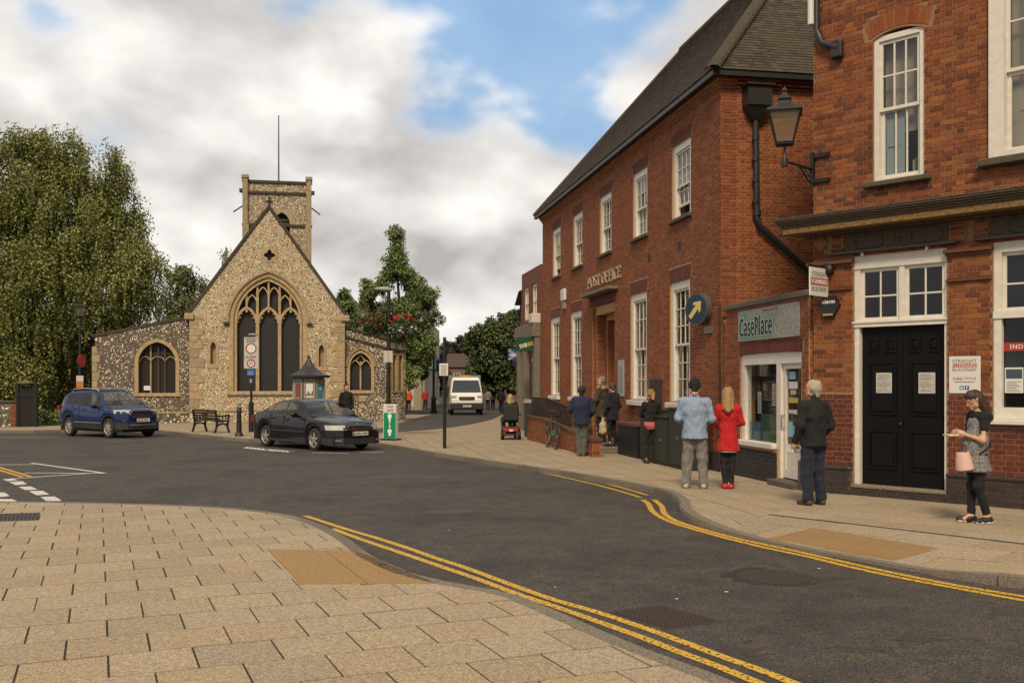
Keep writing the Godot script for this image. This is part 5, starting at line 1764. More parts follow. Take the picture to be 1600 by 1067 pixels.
	ap.prism(al, za - 0.4, za - 0.36)
	put(win2, "pane", ap, guard)
	bx(win2, "notice", Vector3(-2.16, 1.55, za - 0.2), Vector3(-1.86, 1.76, za - 0.19), mat("white_paper", lin(0.62, 0.6, 0.57), 0.8))
	bx(t, "aisle_plinth", Vector3(-1.9, -0.3, za), Vector3(-0.02, 0.42, za + 0.32), bed_dark)
	flints(t, rect(-1.9, -0.1, -0.02, 0.42), [], 0.13, FLINT_DARK, Transform3D(Basis(), Vector3(0, 0, za + 0.322)))
	bx(t, "aisle_plinth_cap", Vector3(-1.95, 0.42, za), Vector3(-0.02, 0.52, za + 0.36), limestone(2), 0.03)
	var zc := -0.25
	var c0 := on(CH, 537, 512, zc); var c1 := on(CH, 607, 531.5, zc)
	var chap := PackedVector2Array([Vector2(7.25, -0.3), Vector2(c1.x, -0.3), Vector2(c1.x, c1.y), Vector2(7.25, c0.y)])
	var cw := arch_hole(7.5, 8.58, 1.55, 2.7, 0.68)
	var cs_ := Shape.new()
	var cl := Transform3D(Basis(), Vector3(0, 0, zc))
	cs_.xf = cl
	wall_slab(cs_, chap, [cw], 0.45)
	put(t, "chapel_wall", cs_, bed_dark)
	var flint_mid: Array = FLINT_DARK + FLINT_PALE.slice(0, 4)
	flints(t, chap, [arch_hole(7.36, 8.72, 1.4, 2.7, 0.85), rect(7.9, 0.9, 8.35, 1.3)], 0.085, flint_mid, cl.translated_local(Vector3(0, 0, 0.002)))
	var ws := Shape.new()
	ws.stroke([Vector2(7.45, 1.5)] + pointed(7.45, 8.63, 2.7, 0.75) + [Vector2(8.63, 1.5)], 0.14, zc - 0.25, zc + 0.03)
	ws.box(Vector3(7.36, 1.38, zc - 0.25), Vector3(8.72, 1.53, zc + 0.08))
	var win3 := put(t, "window", ws, lime)
	win3.set_meta("label", "small two light pointed window of the low chapel")
	var wh := Shape.new()
	wh.stroke(pointed(7.34, 8.74, 2.7, 0.9), 0.08, zc, zc + 0.1)
	put(win3, "hood_mould", wh, limestone(2))
	bx(win3, "mullion", Vector3(8.0, 1.55, zc - 0.25), Vector3(8.08, 2.95, zc - 0.12), lime)
	for a in [[7.52, 8.04], [8.04, 8.56]]:
		var tr := Shape.new()
		tr.stroke(pointed(a[0], a[1], 2.6, 0.42, 6), 0.06, zc - 0.25, zc - 0.12)
		put(win3, "tracery", tr, lime)
	var kp := Shape.new()
	kp.stroke([Vector2(7.8, 2.98), Vector2(8.04, 3.28), Vector2(8.28, 2.98)], 0.05, zc - 0.25, zc - 0.12)
	put(win3, "tracery", kp, lime)
	var cp := Shape.new()
	cp.prism(cw, zc - 0.34, zc - 0.3)
	put(win3, "pane", cp, guard)
	bx(t, "stone_tablet", Vector3(7.95, 0.95, zc - 0.05), Vector3(8.32, 1.27, zc + 0.04), limestone(1), 0.02)
	for k in 2:
		var st := Shape.new()
		var dy: float = [0.06, -0.42][k]
		st.stroke([Vector2(7.25, c0.y + dy), Vector2(c1.x + 0.02, c1.y + dy)], 0.13 if k == 0 else 0.09, zc - 0.3, zc + 0.1)
		put(t, "string_course", st, cop)
	var e0 := CH * Vector3(c1.x, 0, zc)
	var dirw := (CH.basis * Vector3(0.62, 0, -0.78)).normalized()
	var cf := CH.affine_inverse() * frame(e0, dirw.cross(Vector3.UP).normalized())
	var ce := Shape.new()
	ce.xf = cf
	var cd := PackedVector2Array([Vector2(0, -0.3), Vector2(1.5, -0.3), Vector2(1.5, c1.y - 0.05), Vector2(0, c1.y)])
	var h1 := rect(0.34, 1.5, 0.7, 3.3); var h2 := rect(0.87, 1.5, 1.23, 3.3)
	wall_slab(ce, cd, [h1, h2], 0.4)
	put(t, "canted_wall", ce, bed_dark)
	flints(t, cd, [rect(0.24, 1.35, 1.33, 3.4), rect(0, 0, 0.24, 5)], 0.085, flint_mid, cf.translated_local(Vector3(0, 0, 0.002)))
	for h in [0.27, 0.8]:
		var ww := Shape.new()
		ww.xf = cf
		bars(ww, h, h + 0.5, 1.4, 3.38, 0.09, -0.25, 0.03)
		var wn := put(t, "window", ww, lime)
		var pp := Shape.new()
		pp.xf = cf
		pp.prism(rect(h + 0.06, 1.45, h + 0.44, 3.3), -0.3, -0.27)
		put(wn, "pane", pp, guard)
	for k in 2:
		var st := Shape.new()
		st.xf = cf
		var dy: float = [0.06, -0.42][k]
		st.stroke([Vector2(-0.02, c1.y + dy), Vector2(1.55, c1.y - 0.05 + dy)], 0.13 if k == 0 else 0.09, -0.3, 0.1)
		put(t, "string_course", st, cop)
	var cq := Shape.new()
	cq.xf = cf
	cq.box(Vector3(-0.02, 0, -0.3), Vector3(0.22, c1.y - 0.1, 0.03))
	put(t, "quoin", cq, limestone(0))
	var body := Shape.new()
	body.prism(PackedVector2Array([Vector2(0.3, -0.3), Vector2(6.95, -0.3), Vector2(6.95, 4.9), Vector2(3.66, 9.7), Vector2(0.3, 4.9)]), -16.0, -0.52)
	put(t, "nave", body, grained("lead_roof", lin(0.09, 0.075, 0.06), 0.8, grain(417, 0.03, 0.6, 1.0), 0.6))
	var side := Shape.new()
	side.box(Vector3(-4.3, -0.3, -14.0), Vector3(0.29, 4.0, -0.85))
	side.box(Vector3(6.96, -0.3, -12.0), Vector3(c1.x - 0.1, c1.y - 0.3, -0.75))
	put(t, "aisle_body", side, bed_dark)
	var zt := -17.0
	var a0 := on(CH, 380, 275, zt); var a1 := on(CH, 485, 279, zt)
	var tp := a0.y - 0.25
	var tl := Transform3D(Basis(), Vector3(0, 0, zt))
	var ts := Shape.new()
	ts.xf = tl
	var tw := rect(a0.x, 3.0, a1.x, tp)
	var bell := on(CH, 441, 352, zt)
	var bh := arch_hole(bell.x - 0.6, bell.x + 0.5, bell.y - 0.9, bell.y + 0.1, 0.75)
	wall_slab(ts, tw, [bh], 0.6)
	put(t, "tower_wall", ts, bed)
	var tb := Shape.new()
	tb.box(Vector3(a0.x + 0.01, 0, zt - 4.6), Vector3(a1.x - 0.01, tp - 0.5, zt - 0.61))
	put(t, "tower_body", tb, bed_dark)
	var st1 := on(CH, 430, 302, zt).y; var st2 := on(CH, 430, 352.5, zt).y
	flints(t, tw, [rect(bell.x - 0.8, bell.y - 1.2, bell.x + 0.75, bell.y + 1.1)], 0.1, FLINT_PALE + FLINT_DARK, tl.translated_local(Vector3(0, 0, 0.002)))
	for y in [st1, st2, tp - 0.08]:
		bx(t, "string_course", Vector3(a0.x - 0.1, y - 0.07, zt - 0.1), Vector3(a1.x + 0.1, y + 0.09, zt + 0.12), cop)
	for e in [[a0.x - 0.05, 1.0], [a1.x + 0.05, -1.0]]:
		var bt := Shape.new()
		bt.box(Vector3(e[0], 3.0, zt - 0.3), Vector3(e[0] + e[1] * 0.4, st2, zt + 0.4))
		bt.box(Vector3(e[0], st2, zt - 0.3), Vector3(e[0] + e[1] * 0.32, tp + 0.1, zt + 0.28))
		bt.box(Vector3(e[0] - e[1] * 0.06, tp + 0.1, zt - 0.32), Vector3(e[0] + e[1] * 0.38, tp + 0.3, zt + 0.34))
		put(t, "buttress", bt, limestone(2))
		var sp := Shape.new()
		sp.tube([Vector3(e[0], st1 - 0.9, zt + 0.1), Vector3(e[0] - e[1] * 0.55, st1 - 1.35, zt + 0.35)], 0.05, 6)
		sp.box(Vector3(e[0] - e[1] * 0.2, st1 - 0.02, zt - 0.1), Vector3(e[0], st1 + 0.2, zt + 0.25))
		put(t, "water_spout", sp, cop)
	var bl := Shape.new()
	bl.xf = tl
	bl.stroke([Vector2(bell.x - 0.65, bell.y - 0.9)] + pointed(bell.x - 0.65, bell.x + 0.55, bell.y + 0.1, 0.82, 7) + [Vector2(bell.x + 0.55, bell.y - 0.9)], 0.16, -0.3, 0.05)
	var bo := put(t, "bell_opening", bl, limestone(1))
	for k in 6:
		bx(bo, "louvre", Vector3(bell.x - 0.55, bell.y - 0.8 + 0.22 * k, zt - 0.4), Vector3(bell.x + 0.45, bell.y - 0.66 + 0.22 * k, zt - 0.2), oak)
	var pole := Shape.new()
	var top := on(CH, 435, 180, zt - 2.0); var foot := on(CH, 435, 285, zt - 2.0)
	pole.tube([Vector3(foot.x, foot.y - 1.0, zt - 2.0), Vector3(foot.x, top.y, zt - 2.0)], [0.06, 0.035], 8)
	var fp := put(t, "flagpole", pole, mat("grey_pole", lin(0.1, 0.095, 0.09), 0.6))
	fp.set_meta("label", "bare grey flagpole on top of the tower")
# ---------------------------------------------------------------- the street beyond, trees

func block(called: String, label: String, f: Transform3D, w: float, h: float, deep: float, c: Color, windows: Array, roof := 0.0, group := "") -> Node3D:
	var t := thing(called, label, "building", f, group)
	var holes := []
	for q in windows: holes.append(rect(q[0], q[1], q[2], q[3]))
	var s := Shape.new()
	wall_slab(s, rect(0, -0.3, w, h), holes, 0.25)
	var m := grained(called + "_" + str(used[called]) + "_front", c, 0.9, grain(501, 0.03, 0.7, 1.0, 5), 0.7)
	put(t, "front_wall", s, m)
	var b := Shape.new()
	b.box(Vector3(0, -0.3, -deep), Vector3(0.25, h, -0.26))
	b.box(Vector3(w - 0.25, -0.3, -deep), Vector3(w, h, -0.26))
	b.box(Vector3(0.25, -0.3, -deep), Vector3(w - 0.25, h, -deep + 0.25))
	b.box(Vector3(0.26, h - 0.2, -deep + 0.26), Vector3(w - 0.26, h - 0.02, -0.26))
	put(t, "side_walls", b, m)
	if roof > 0.0:
		var r := Shape.new()
		r.xf = Transform3D(Basis(Vector3(0, 0, -1), Vector3(0, 1, 0), Vector3(1, 0, 0)), Vector3.ZERO)
		r.prism(PackedVector2Array([Vector2(-0.3, h), Vector2(deep + 0.3, h), Vector2(deep * 0.5, h + roof)]), -0.2, w + 0.2)
		put(t, "roof", r, grained("far_tiles", lin(0.11, 0.075, 0.055), 0.95, grain(502, 0.06, 0.5, 1.0), 1.0))
	for q in windows:
		var fr := Shape.new()
		bars(fr, q[0] + 0.01, q[2] - 0.01, q[1] + 0.01, q[3] - 0.01, 0.09, -0.16, -0.04)
		if q[3] - q[1] < 2.2:
			fr.box(Vector3((q[0] + q[2]) * 0.5 - 0.03, q[1] + 0.1, -0.14), Vector3((q[0] + q[2]) * 0.5 + 0.03, q[3] - 0.1, -0.05))
			fr.box(Vector3(q[0] + 0.1, (q[1] + q[3]) * 0.5 - 0.03, -0.141), Vector3(q[2] - 0.1, (q[1] + q[3]) * 0.5 + 0.03, -0.051))
		var win := put(t, "window", fr, white_wood())
		var p := Shape.new()
		p.quad(Vector3(q[0] + 0.05, q[1] + 0.05, -0.1), Vector3(q[2] - 0.05, q[1] + 0.05, -0.1), Vector3(q[2] - 0.05, q[3] - 0.05, -0.1), Vector3(q[0] + 0.05, q[3] - 0.05, -0.1))
		put(win, "pane", p, glass("dark_pane"))
	return t

func make_street_far() -> void:
	var b1 := PB.translated_local(Vector3(-20.6, 0, 0.05))
	var t := block("stone_shop", "narrow brick shop with grey stone pilasters adjoining the long civic building", b1, 3.7, 6.1, 6.0, lin(0.2, 0.07, 0.035), [[0.5, 4.2, 1.4, 5.5], [2.1, 4.2, 3.0, 5.5], [0.6, 0.3, 3.0, 2.7]], 0.0)
	var stone: Material = mats["grey_stone"]
	for x in [0.0, 1.2, 3.2]:
		bx(t, "pilaster", Vector3(x, -0.2, 0.0), Vector3(x + 0.48, 3.45, 0.22), stone, 0.02)
	bx(t, "fascia", Vector3(-0.02, 3.45, 0.0), Vector3(3.72, 3.95, 0.3), stone, 0.02)
	bx(t, "pilaster_block", Vector3(3.15, 3.95, 0.0), Vector3(3.72, 4.3, 0.34), mat("white_plaster", lin(0.5, 0.47, 0.42), 0.9), 0.02)
	var b2 := frame(Vector3(0.42, gy(-47.0), -47.0), Vector3(-1, 0, 0.02))
	t = block("shop_row_house", "dark fronted shop with maroon door frames beyond the stone pilasters", b2, 7.0, 5.6, 6.0, lin(0.28, 0.22, 0.16), [[0.8, 3.6, 1.8, 5.0], [3.0, 3.6, 4.0, 5.0], [5.2, 3.6, 6.2, 5.0], [0.6, 0.2, 3.0, 2.7], [3.8, 0.2, 6.6, 2.7]], 1.6)
	for x in [0.1, 3.2, 6.7]: bx(t, "pilaster", Vector3(x, -0.2, 0.0), Vector3(x + 0.22, 2.9, 0.1), mat("maroon_paint", lin(0.14, 0.02, 0.02), 0.5))
	var b3 := frame(Vector3(0.75, gy(-66.0), -66.0), Vector3(-1, 0, 0.0))
	block("terrace", "long pale terrace of shops behind the dark street tree", b3, 18.0, 6.4, 7.0, lin(0.4, 0.3, 0.2), [[2.0, 3.8, 3.0, 5.4], [5.0, 3.8, 6.0, 5.4], [9.0, 3.8, 10.0, 5.4], [13.0, 3.8, 14.0, 5.4], [1.0, 0.3, 5.0, 2.6], [7.0, 0.3, 11.0, 2.6]], 2.2)
	var n := PB.basis.z
	var sub := thing("projecting_sign", "dark green projecting shop sign with white and yellow lettering", "sign", frame(PB * Vector3(-17.2, 0, 0.1), PB.basis.x))
	var c := at(823, 537.5, 36.2)
	var lc: Vector3 = sub.transform.affine_inverse() * c
	bx(sub, "board", Vector3(lc.x - 0.39, lc.y - 0.26, -0.04), Vector3(lc.x + 0.36, lc.y + 0.26, 0.04), mat("green_sign", lin(0.006, 0.05, 0.022), 0.5), 0.01)
	bx(sub, "bracket", Vector3(lc.x + 0.36, lc.y + 0.1, -0.02), Vector3(lc.x + 0.75, lc.y + 0.16, 0.02), mat("black_iron"))
	lettering(sub, "SUB", Vector3(lc.x - 0.13, lc.y - 0.06, 0.044), Basis(Vector3(0, 0, 1), 0.24), 0.15, 0.28, mat("white_print"), "Droid Sans", 700, 0.004)
	lettering(sub, "WAY", Vector3(lc.x + 0.16, lc.y + 0.02, 0.044), Basis(Vector3(0, 0, 1), 0.24), 0.15, 0.3, mat("yellow_print", lin(0.55, 0.4, 0.02), 0.6), "Droid Sans", 700, 0.004)
	var hal := thing("projecting_sign", "blue projecting bank sign with a white saltire and black strip", "sign", frame(PB * Vector3(-20.9, 0, 0.1), PB.basis.x))
	c = at(809, 554, 39.6)
	lc = hal.transform.affine_inverse() * c
	bx(hal, "board", Vector3(lc.x - 0.34, lc.y - 0.22, -0.04), Vector3(lc.x + 0.3, lc.y + 0.22, 0.04), mat("blue_sign", lin(0.03, 0.07, 0.2), 0.5), 0.01)
	var cross := Shape.new()
	cross.stroke([Vector2(lc.x - 0.33, lc.y - 0.2), Vector2(lc.x + 0.29, lc.y + 0.2)], 0.08, 0.04, 0.043)
	cross.stroke([Vector2(lc.x - 0.33, lc.y + 0.2), Vector2(lc.x + 0.29, lc.y - 0.2)], 0.08, 0.04, 0.0425)
	put(hal, "saltire", cross, mat("pale_blue_print", lin(0.2, 0.28, 0.42), 0.6))
	lettering(hal, "HALIFAX", Vector3(lc.x - 0.02, lc.y, 0.046), Basis(), 0.12, 0.5, mat("white_print"), "Droid Sans", 700, 0.004)
	bx(hal, "strip", Vector3(lc.x - 0.16, lc.y - 0.45, -0.03), Vector3(lc.x + 0.3, lc.y - 0.23, 0.03), mat("black_print", lin(0.015, 0.014, 0.014), 0.5))
	bx(hal, "bracket", Vector3(lc.x + 0.3, lc.y + 0.05, -0.02), Vector3(lc.x + 0.9, lc.y + 0.1, 0.02), mat("black_iron"))
	var wf := frame(Vector3(-6.75, gy(-76.0), -74.0), Vector3(0.99, 0, -0.02))
	var w := wf
	t = block("cream_shop", "cream rendered shop with white fluted front below and brick above", w, 24.0, 7.2, 8.0, lin(0.5, 0.44, 0.34), [[1.5, 4.2, 2.6, 6.2], [5.0, 4.2, 6.1, 6.2], [9.0, 4.2, 10.1, 6.2], [13.0, 4.2, 14.1, 6.2], [17.0, 4.2, 18.1, 6.2], [12.5, 0.2, 16.5, 2.8], [18.5, 0.2, 22.5, 2.8]], 0.0)
	for k in 12: bx(t, "pilaster", Vector3(0.4 + 1.0 * k, -0.2, 0.0), Vector3(0.75 + 1.0 * k, 3.2, 0.14), mat("white_plaster"))
	bx(t, "fascia", Vector3(-0.05, 3.2, 0.0), Vector3(24.0, 3.7, 0.3), mat("white_plaster"))
	var end := frame(Vector3(-15.0, gy(-74.0), -73.9), Vector3(0, 0, 1))
	t = block("corner_shop", "low shop end with black sign and dark glass beside the church chapel", end, 8.2, 3.9, 0.6, lin(0.42, 0.37, 0.29), [[4.4, 0.3, 7.6, 1.9], [4.4, 2.0, 7.6, 2.6]], 0.0)
	bx(t, "sign_board", Vector3(4.3, 2.75, 0.0), Vector3(8.0, 3.45, 0.12), mat("black_print"))
	lettering(t, "S", Vector3(7.3, 3.1, 0.13), Basis(), 0.4, 0.36, mat("white_print"), "Droid Sans", 700, 0.01)
	bx(t, "canopy", Vector3(3.9, 3.55, 0.0), Vector3(8.4, 3.75, 0.7), mat("white_plaster"))
	var up := frame(Vector3(-17.0, gy(-75.0), -75.5), Vector3(0, 0, 1))
	block("brick_house", "brown brick house with tiled roof rising behind the low chapel", up, 10.1, 6.9, 8.0, lin(0.24, 0.15, 0.085), [[6.6, 4.6, 7.5, 6.0], [8.4, 4.6, 9.3, 6.0]], 1.6)
	var e1 := frame(Vector3(-8.2, gy(-125.0), -125.0), Vector3(0, 0, 1))
	block("end_house", "small brown brick house closing the end of the side street", e1, 6.0, 4.3, 6.0, lin(0.22, 0.15, 0.09), [[0.8, 1.5, 1.6, 3.6], [2.6, 1.5, 3.4, 3.6], [4.4, 1.5, 5.2, 3.6]], 1.8)
	var e2 := frame(Vector3(-4.4, gy(-118.0), -118.0), Vector3(0, 0, 1))
	block("end_house", "flat roofed brown house with two tall white windows at the street end", e2, 5.2, 4.9, 6.0, lin(0.17, 0.10, 0.065), [[0.7, 2.4, 1.5, 4.2], [2.3, 2.4, 3.1, 4.2], [3.9, 2.4, 4.6, 4.2]], 0.0)
	var gw := thing("churchyard_wall", "low flint garden wall with brick end at the edge of the churchyard", "wall", frame(ground(-60, 667), Vector3(0.05, 0, 1)))
	var lo := Shape.new()
	lo.prism(rect(-4.0, -0.1, 2.32, 1.0), -0.35, 0.0)
	put(gw, "core", lo, mats["dark_mortar"])
	flints(gw, rect(-0.5, 0.0, 2.0, 0.95), [], 0.12, FLINT_DARK, Transform3D(Basis(), Vector3(0, 0, 0.002)))
	bx(gw, "cap", Vector3(-4.0, 1.0, -0.4), Vector3(2.35, 1.12, 0.05), mats["weathered_coping"], 0.03)
	bricks(gw, rect(2.03, 0.0, 2.32, 1.0), [], 0.075, 0.22, "garden", CORNER_RED, 0, Transform3D(Basis(), Vector3(0, 0, 0.001)))
	var gt := thing("churchyard_gate", "tall dark timber gate post and boarded gate beside the flint wall", "gate", stood(ground(40, 667)))
	var gm := grained("black_timber", lin(0.018, 0.016, 0.014), 0.85, grain(511, 0.05, 0.5, 1.0), 1.5)
	for k in 5: bx(gt, "board", Vector3(-0.3 + 0.13 * k, 0.03, -0.06), Vector3(-0.18 + 0.13 * k, 1.72, 0.0), gm, 0.008)
	bx(gt, "post", Vector3(-0.42, -0.05, -0.1), Vector3(-0.3, 1.85, 0.06), gm, 0.01)
	bx(gt, "post", Vector3(0.36, -0.05, -0.1), Vector3(0.48, 1.85, 0.06), gm, 0.01)
	bx(gt, "rail", Vector3(-0.3, 1.3, 0.001), Vector3(0.36, 1.42, 0.03), gm, 0.008)
	var cap := Shape.new()
	cap.xf = Transform3D(Basis(), Vector3(-0.02, 1.86, -0.02))
	cap.lathe([[0.36, 0.0], [0.3, 0.05], [0.1, 0.12], [0.06, 0.18]], 4, false, 0.5)
	put(gt, "cap", cap, grained("lichen_stone", lin(0.2, 0.16, 0.07), 0.95, grain(512, 0.05, 0.5, 1.0), 1.5))
	var lean := thing("churchyard_shed", "low flint outbuilding with slate lean-to roof under the big tree", "outbuilding", frame(Vector3(-28.0, gy(-56.0), -56.0), Vector3(0.1, 0, 1)))
	var ls := Shape.new()
	ls.prism(rect(-4, -0.2, 4.6, 2.9), -3.0, 0.0)
	put(lean, "wall", ls, mats["dark_mortar"])
	flints(lean, rect(-1.5, 0.0, 4.6, 2.8), [], 0.12, FLINT_DARK.slice(0, 6), Transform3D(Basis(), Vector3(0, 0, 0.002)))
	var rf := Shape.new()
	rf.xf = Transform3D(Basis(Vector3(0, 0, 1), Vector3(0, 1, 0), Vector3(-1, 0, 0)), Vector3.ZERO)
	rf.prism(PackedVector2Array([Vector2(0.2, 2.85), Vector2(0.2, 2.95), Vector2(-3.2, 4.2), Vector2(-3.2, 4.1)]), -4.7, 4.2)
	put(lean, "roof", rf, grained("slate", lin(0.05, 0.05, 0.055), 0.6, grain(513, 0.05, 0.6, 1.0), 1.2))
	var soil := Shape.new()
	soil.xf = lay
	soil.prism(PackedVector2Array([Vector2(-45, 42.5), gp(48, 666), gp(100, 664), Vector2(-19.6, 50), Vector2(-19.6, 80), Vector2(-60, 80)]), -0.05, 0.02, false)
	structure(put(null, "churchyard_lawn", soil, grained("lawn", lin(0.035, 0.05, 0.015), 0.95, grain(514, 0.08, 0.4, 1.0), 0.9)))
	var cyh := []
	for i in 2600:
		var p := Vector2(rnd(-34, -20), rnd(43, 52))
		if not Geometry2D.is_point_in_polygon(p, PackedVector2Array([Vector2(-45, 42.5), gp(48, 666), gp(100, 664), Vector2(-19.6, 50), Vector2(-45, 54)])): continue
		cyh.append(Transform3D(Basis(Vector3.UP, rnd(0, TAU)).scaled(Vector3.ONE * rnd(0.7, 1.4)), lay * Vector3(p.x, p.y, 0.02)))
	var tuft := Shape.new()
	for k in 5:
		var a := TAU * k / 5.0
		var b0 := Vector3(cos(a), 0, sin(a)) * 0.03
		var b1_ := Vector3(cos(a + 0.6), 0, sin(a + 0.6)) * 0.03
		tuft.tri(b0, b1_, Vector3(cos(a) * 0.09, 0.16, sin(a) * 0.09))
	tag(many(null, "grass", tuft.mesh(), mat("grass_blade", lin(0.06, 0.09, 0.02), 0.9), cyh, []), "rough dark grass under the churchyard tree", "grass", "", "stuff")
# --------------------------------------------------------------- trees
var clumps := {}

func clump(kind: String, leaf: float) -> ArrayMesh:
	var key := "%s%f" % [kind, leaf]
	if clumps.has(key): return clumps[key]
	var r := RandomNumberGenerator.new()
	r.seed = 99 + hash(kind) % 50
	var s := Shape.new()
	var n := 24 if kind == "weep" else 14
	for i in n:
		var c: Vector3
		if kind == "weep":
			c = Vector3(r.randf_range(-0.07, 0.07), -float(i) / n * 1.5, r.randf_range(-0.07, 0.07))
		else:
			c = Vector3(r.randf_range(-1, 1), r.randf_range(-0.8, 0.8), r.randf_range(-1, 1)) * 0.24
		var b := Basis.from_euler(Vector3(r.randf_range(-1.2, 1.2), r.randf_range(0, TAU), r.randf_range(-1.2, 1.2)))
		var u := b.x * leaf * 0.5
		var v := b.z * leaf * 0.8
		var bend := b.y * leaf * 0.18
		s.quad(c - v, c + u + bend, c + v, c - u + bend)
	clumps[key] = s.mesh()
	return clumps[key]

func tree(called: String, label: String, foot: Vector3, d: float, blobs: Array, limbs: Array, count: int, kind: String, leaf: float, palette: Array, size := 1.0, group := "") -> void:
	var t := thing(called, label, "tree", stood(foot), group)
	var bark := grained("bark_" + kind, lin(0.055, 0.045, 0.036), 0.95, grain(521, 0.05, 0.4, 1.0), 1.2)
	var tr := Shape.new()
	for l in limbs:
		var pts := []; var rad := []
		for k in l.size():
			var p: Vector3 = at(l[k][0], l[k][1], d + l[k][3]) - foot
			if k == 0 and l[k][1] > 630: p.y = -0.1
			pts.append(p); rad.append(l[k][2])
		var fine := []; var fr := []
		for k in pts.size() - 1:
			for e in 4:
				fine.append((pts[k] as Vector3).cubic_interpolate(pts[k + 1], pts[maxi(k - 1, 0)], pts[mini(k + 2, pts.size() - 1)], e / 4.0))
				fr.append(lerpf(rad[k], rad[k + 1], e / 4.0))
		fine.append(pts[pts.size() - 1]); fr.append(rad[rad.size() - 1])
		tr.tube(fine, fr, 7)
	put(t, "trunk", tr, bark)
	var xs := []; var cs := []; var ys := []; var ds := []
	var holes := noise(600 + count % 97, 0.55, 3)
	var weight := 0.0
	for b in blobs: weight += b[2] * b[3]
	var twig := Shape.new()
	for b in blobs:
		var n := int(count * b[2] * b[3] / weight)
		var c: Vector3 = at(b[0], b[1], d + b[4]) - foot
		var rx: float = b[2] * d / FOCAL
		var ry: float = b[3] * d / FOCAL
		var rz := (rx + ry) * 0.5
		var made := 0
		var tries := 0
		while made < n and tries < n * 4:
			tries += 1
			var q := Vector3(rng.randfn(), rng.randfn(), rng.randfn()).normalized() * pow(rng.randf(), 0.33)
			var p := c + Vector3(q.x * rx, q.y * ry, q.z * rz)
			if holes.get_noise_3dv(p) < 0.0 + 0.1 * (1.0 - q.length()): continue
			if p.y < 0.15: continue
			made += 1
			var out := q.length()
			var basis: Basis
			if kind == "weep":
				basis = Basis(Vector3.UP, rnd(0, TAU)) * Basis(Vector3.RIGHT, rnd(-0.25, 0.25))
				basis = basis.scaled(Vector3.ONE * rnd(0.7, 1.2) * size)
			else:
				basis = Basis.from_euler(Vector3(rnd(-0.7, 0.7), rnd(0, TAU), rnd(-0.7, 0.7))).scaled(Vector3.ONE * rnd(0.7, 1.35) * size)
			var col: Color = palette[rng.randi() % palette.size()]
			var f := rnd(0.75, 1.25)
			if kind == "weep" and made % 2:
				ys.append(Transform3D(Basis.from_euler(Vector3(rnd(-0.7, 0.7), rnd(0, TAU), rnd(-0.7, 0.7))).scaled(Vector3.ONE * rnd(1.2, 2.0)), p))
				ds.append(Color(col.r * f, col.g * f, col.b * f))
				continue
			xs.append(Transform3D(basis, p))
			cs.append(Color(col.r * f, col.g * f, col.b * f))
			if made % 16 == 0:
				twig.tube([p, p.lerp(c, 0.5) + Vector3(0, -0.1, 0)], [0.01, 0.03], 4, false)
	var m := mat("leaf_" + called, Color.WHITE, 0.6)
	m.vertex_color_use_as_albedo = true
	m.backlight_enabled = true
	m.backlight = Color(0.35, 0.4, 0.15)
	if ys.size(): many(t, "foliage", clump("round", leaf * 0.6), m, ys, ds)
	var crown := many(t, "crown", clump(kind, leaf), m, xs, cs)
	put(t, "twigs", twig, bark)

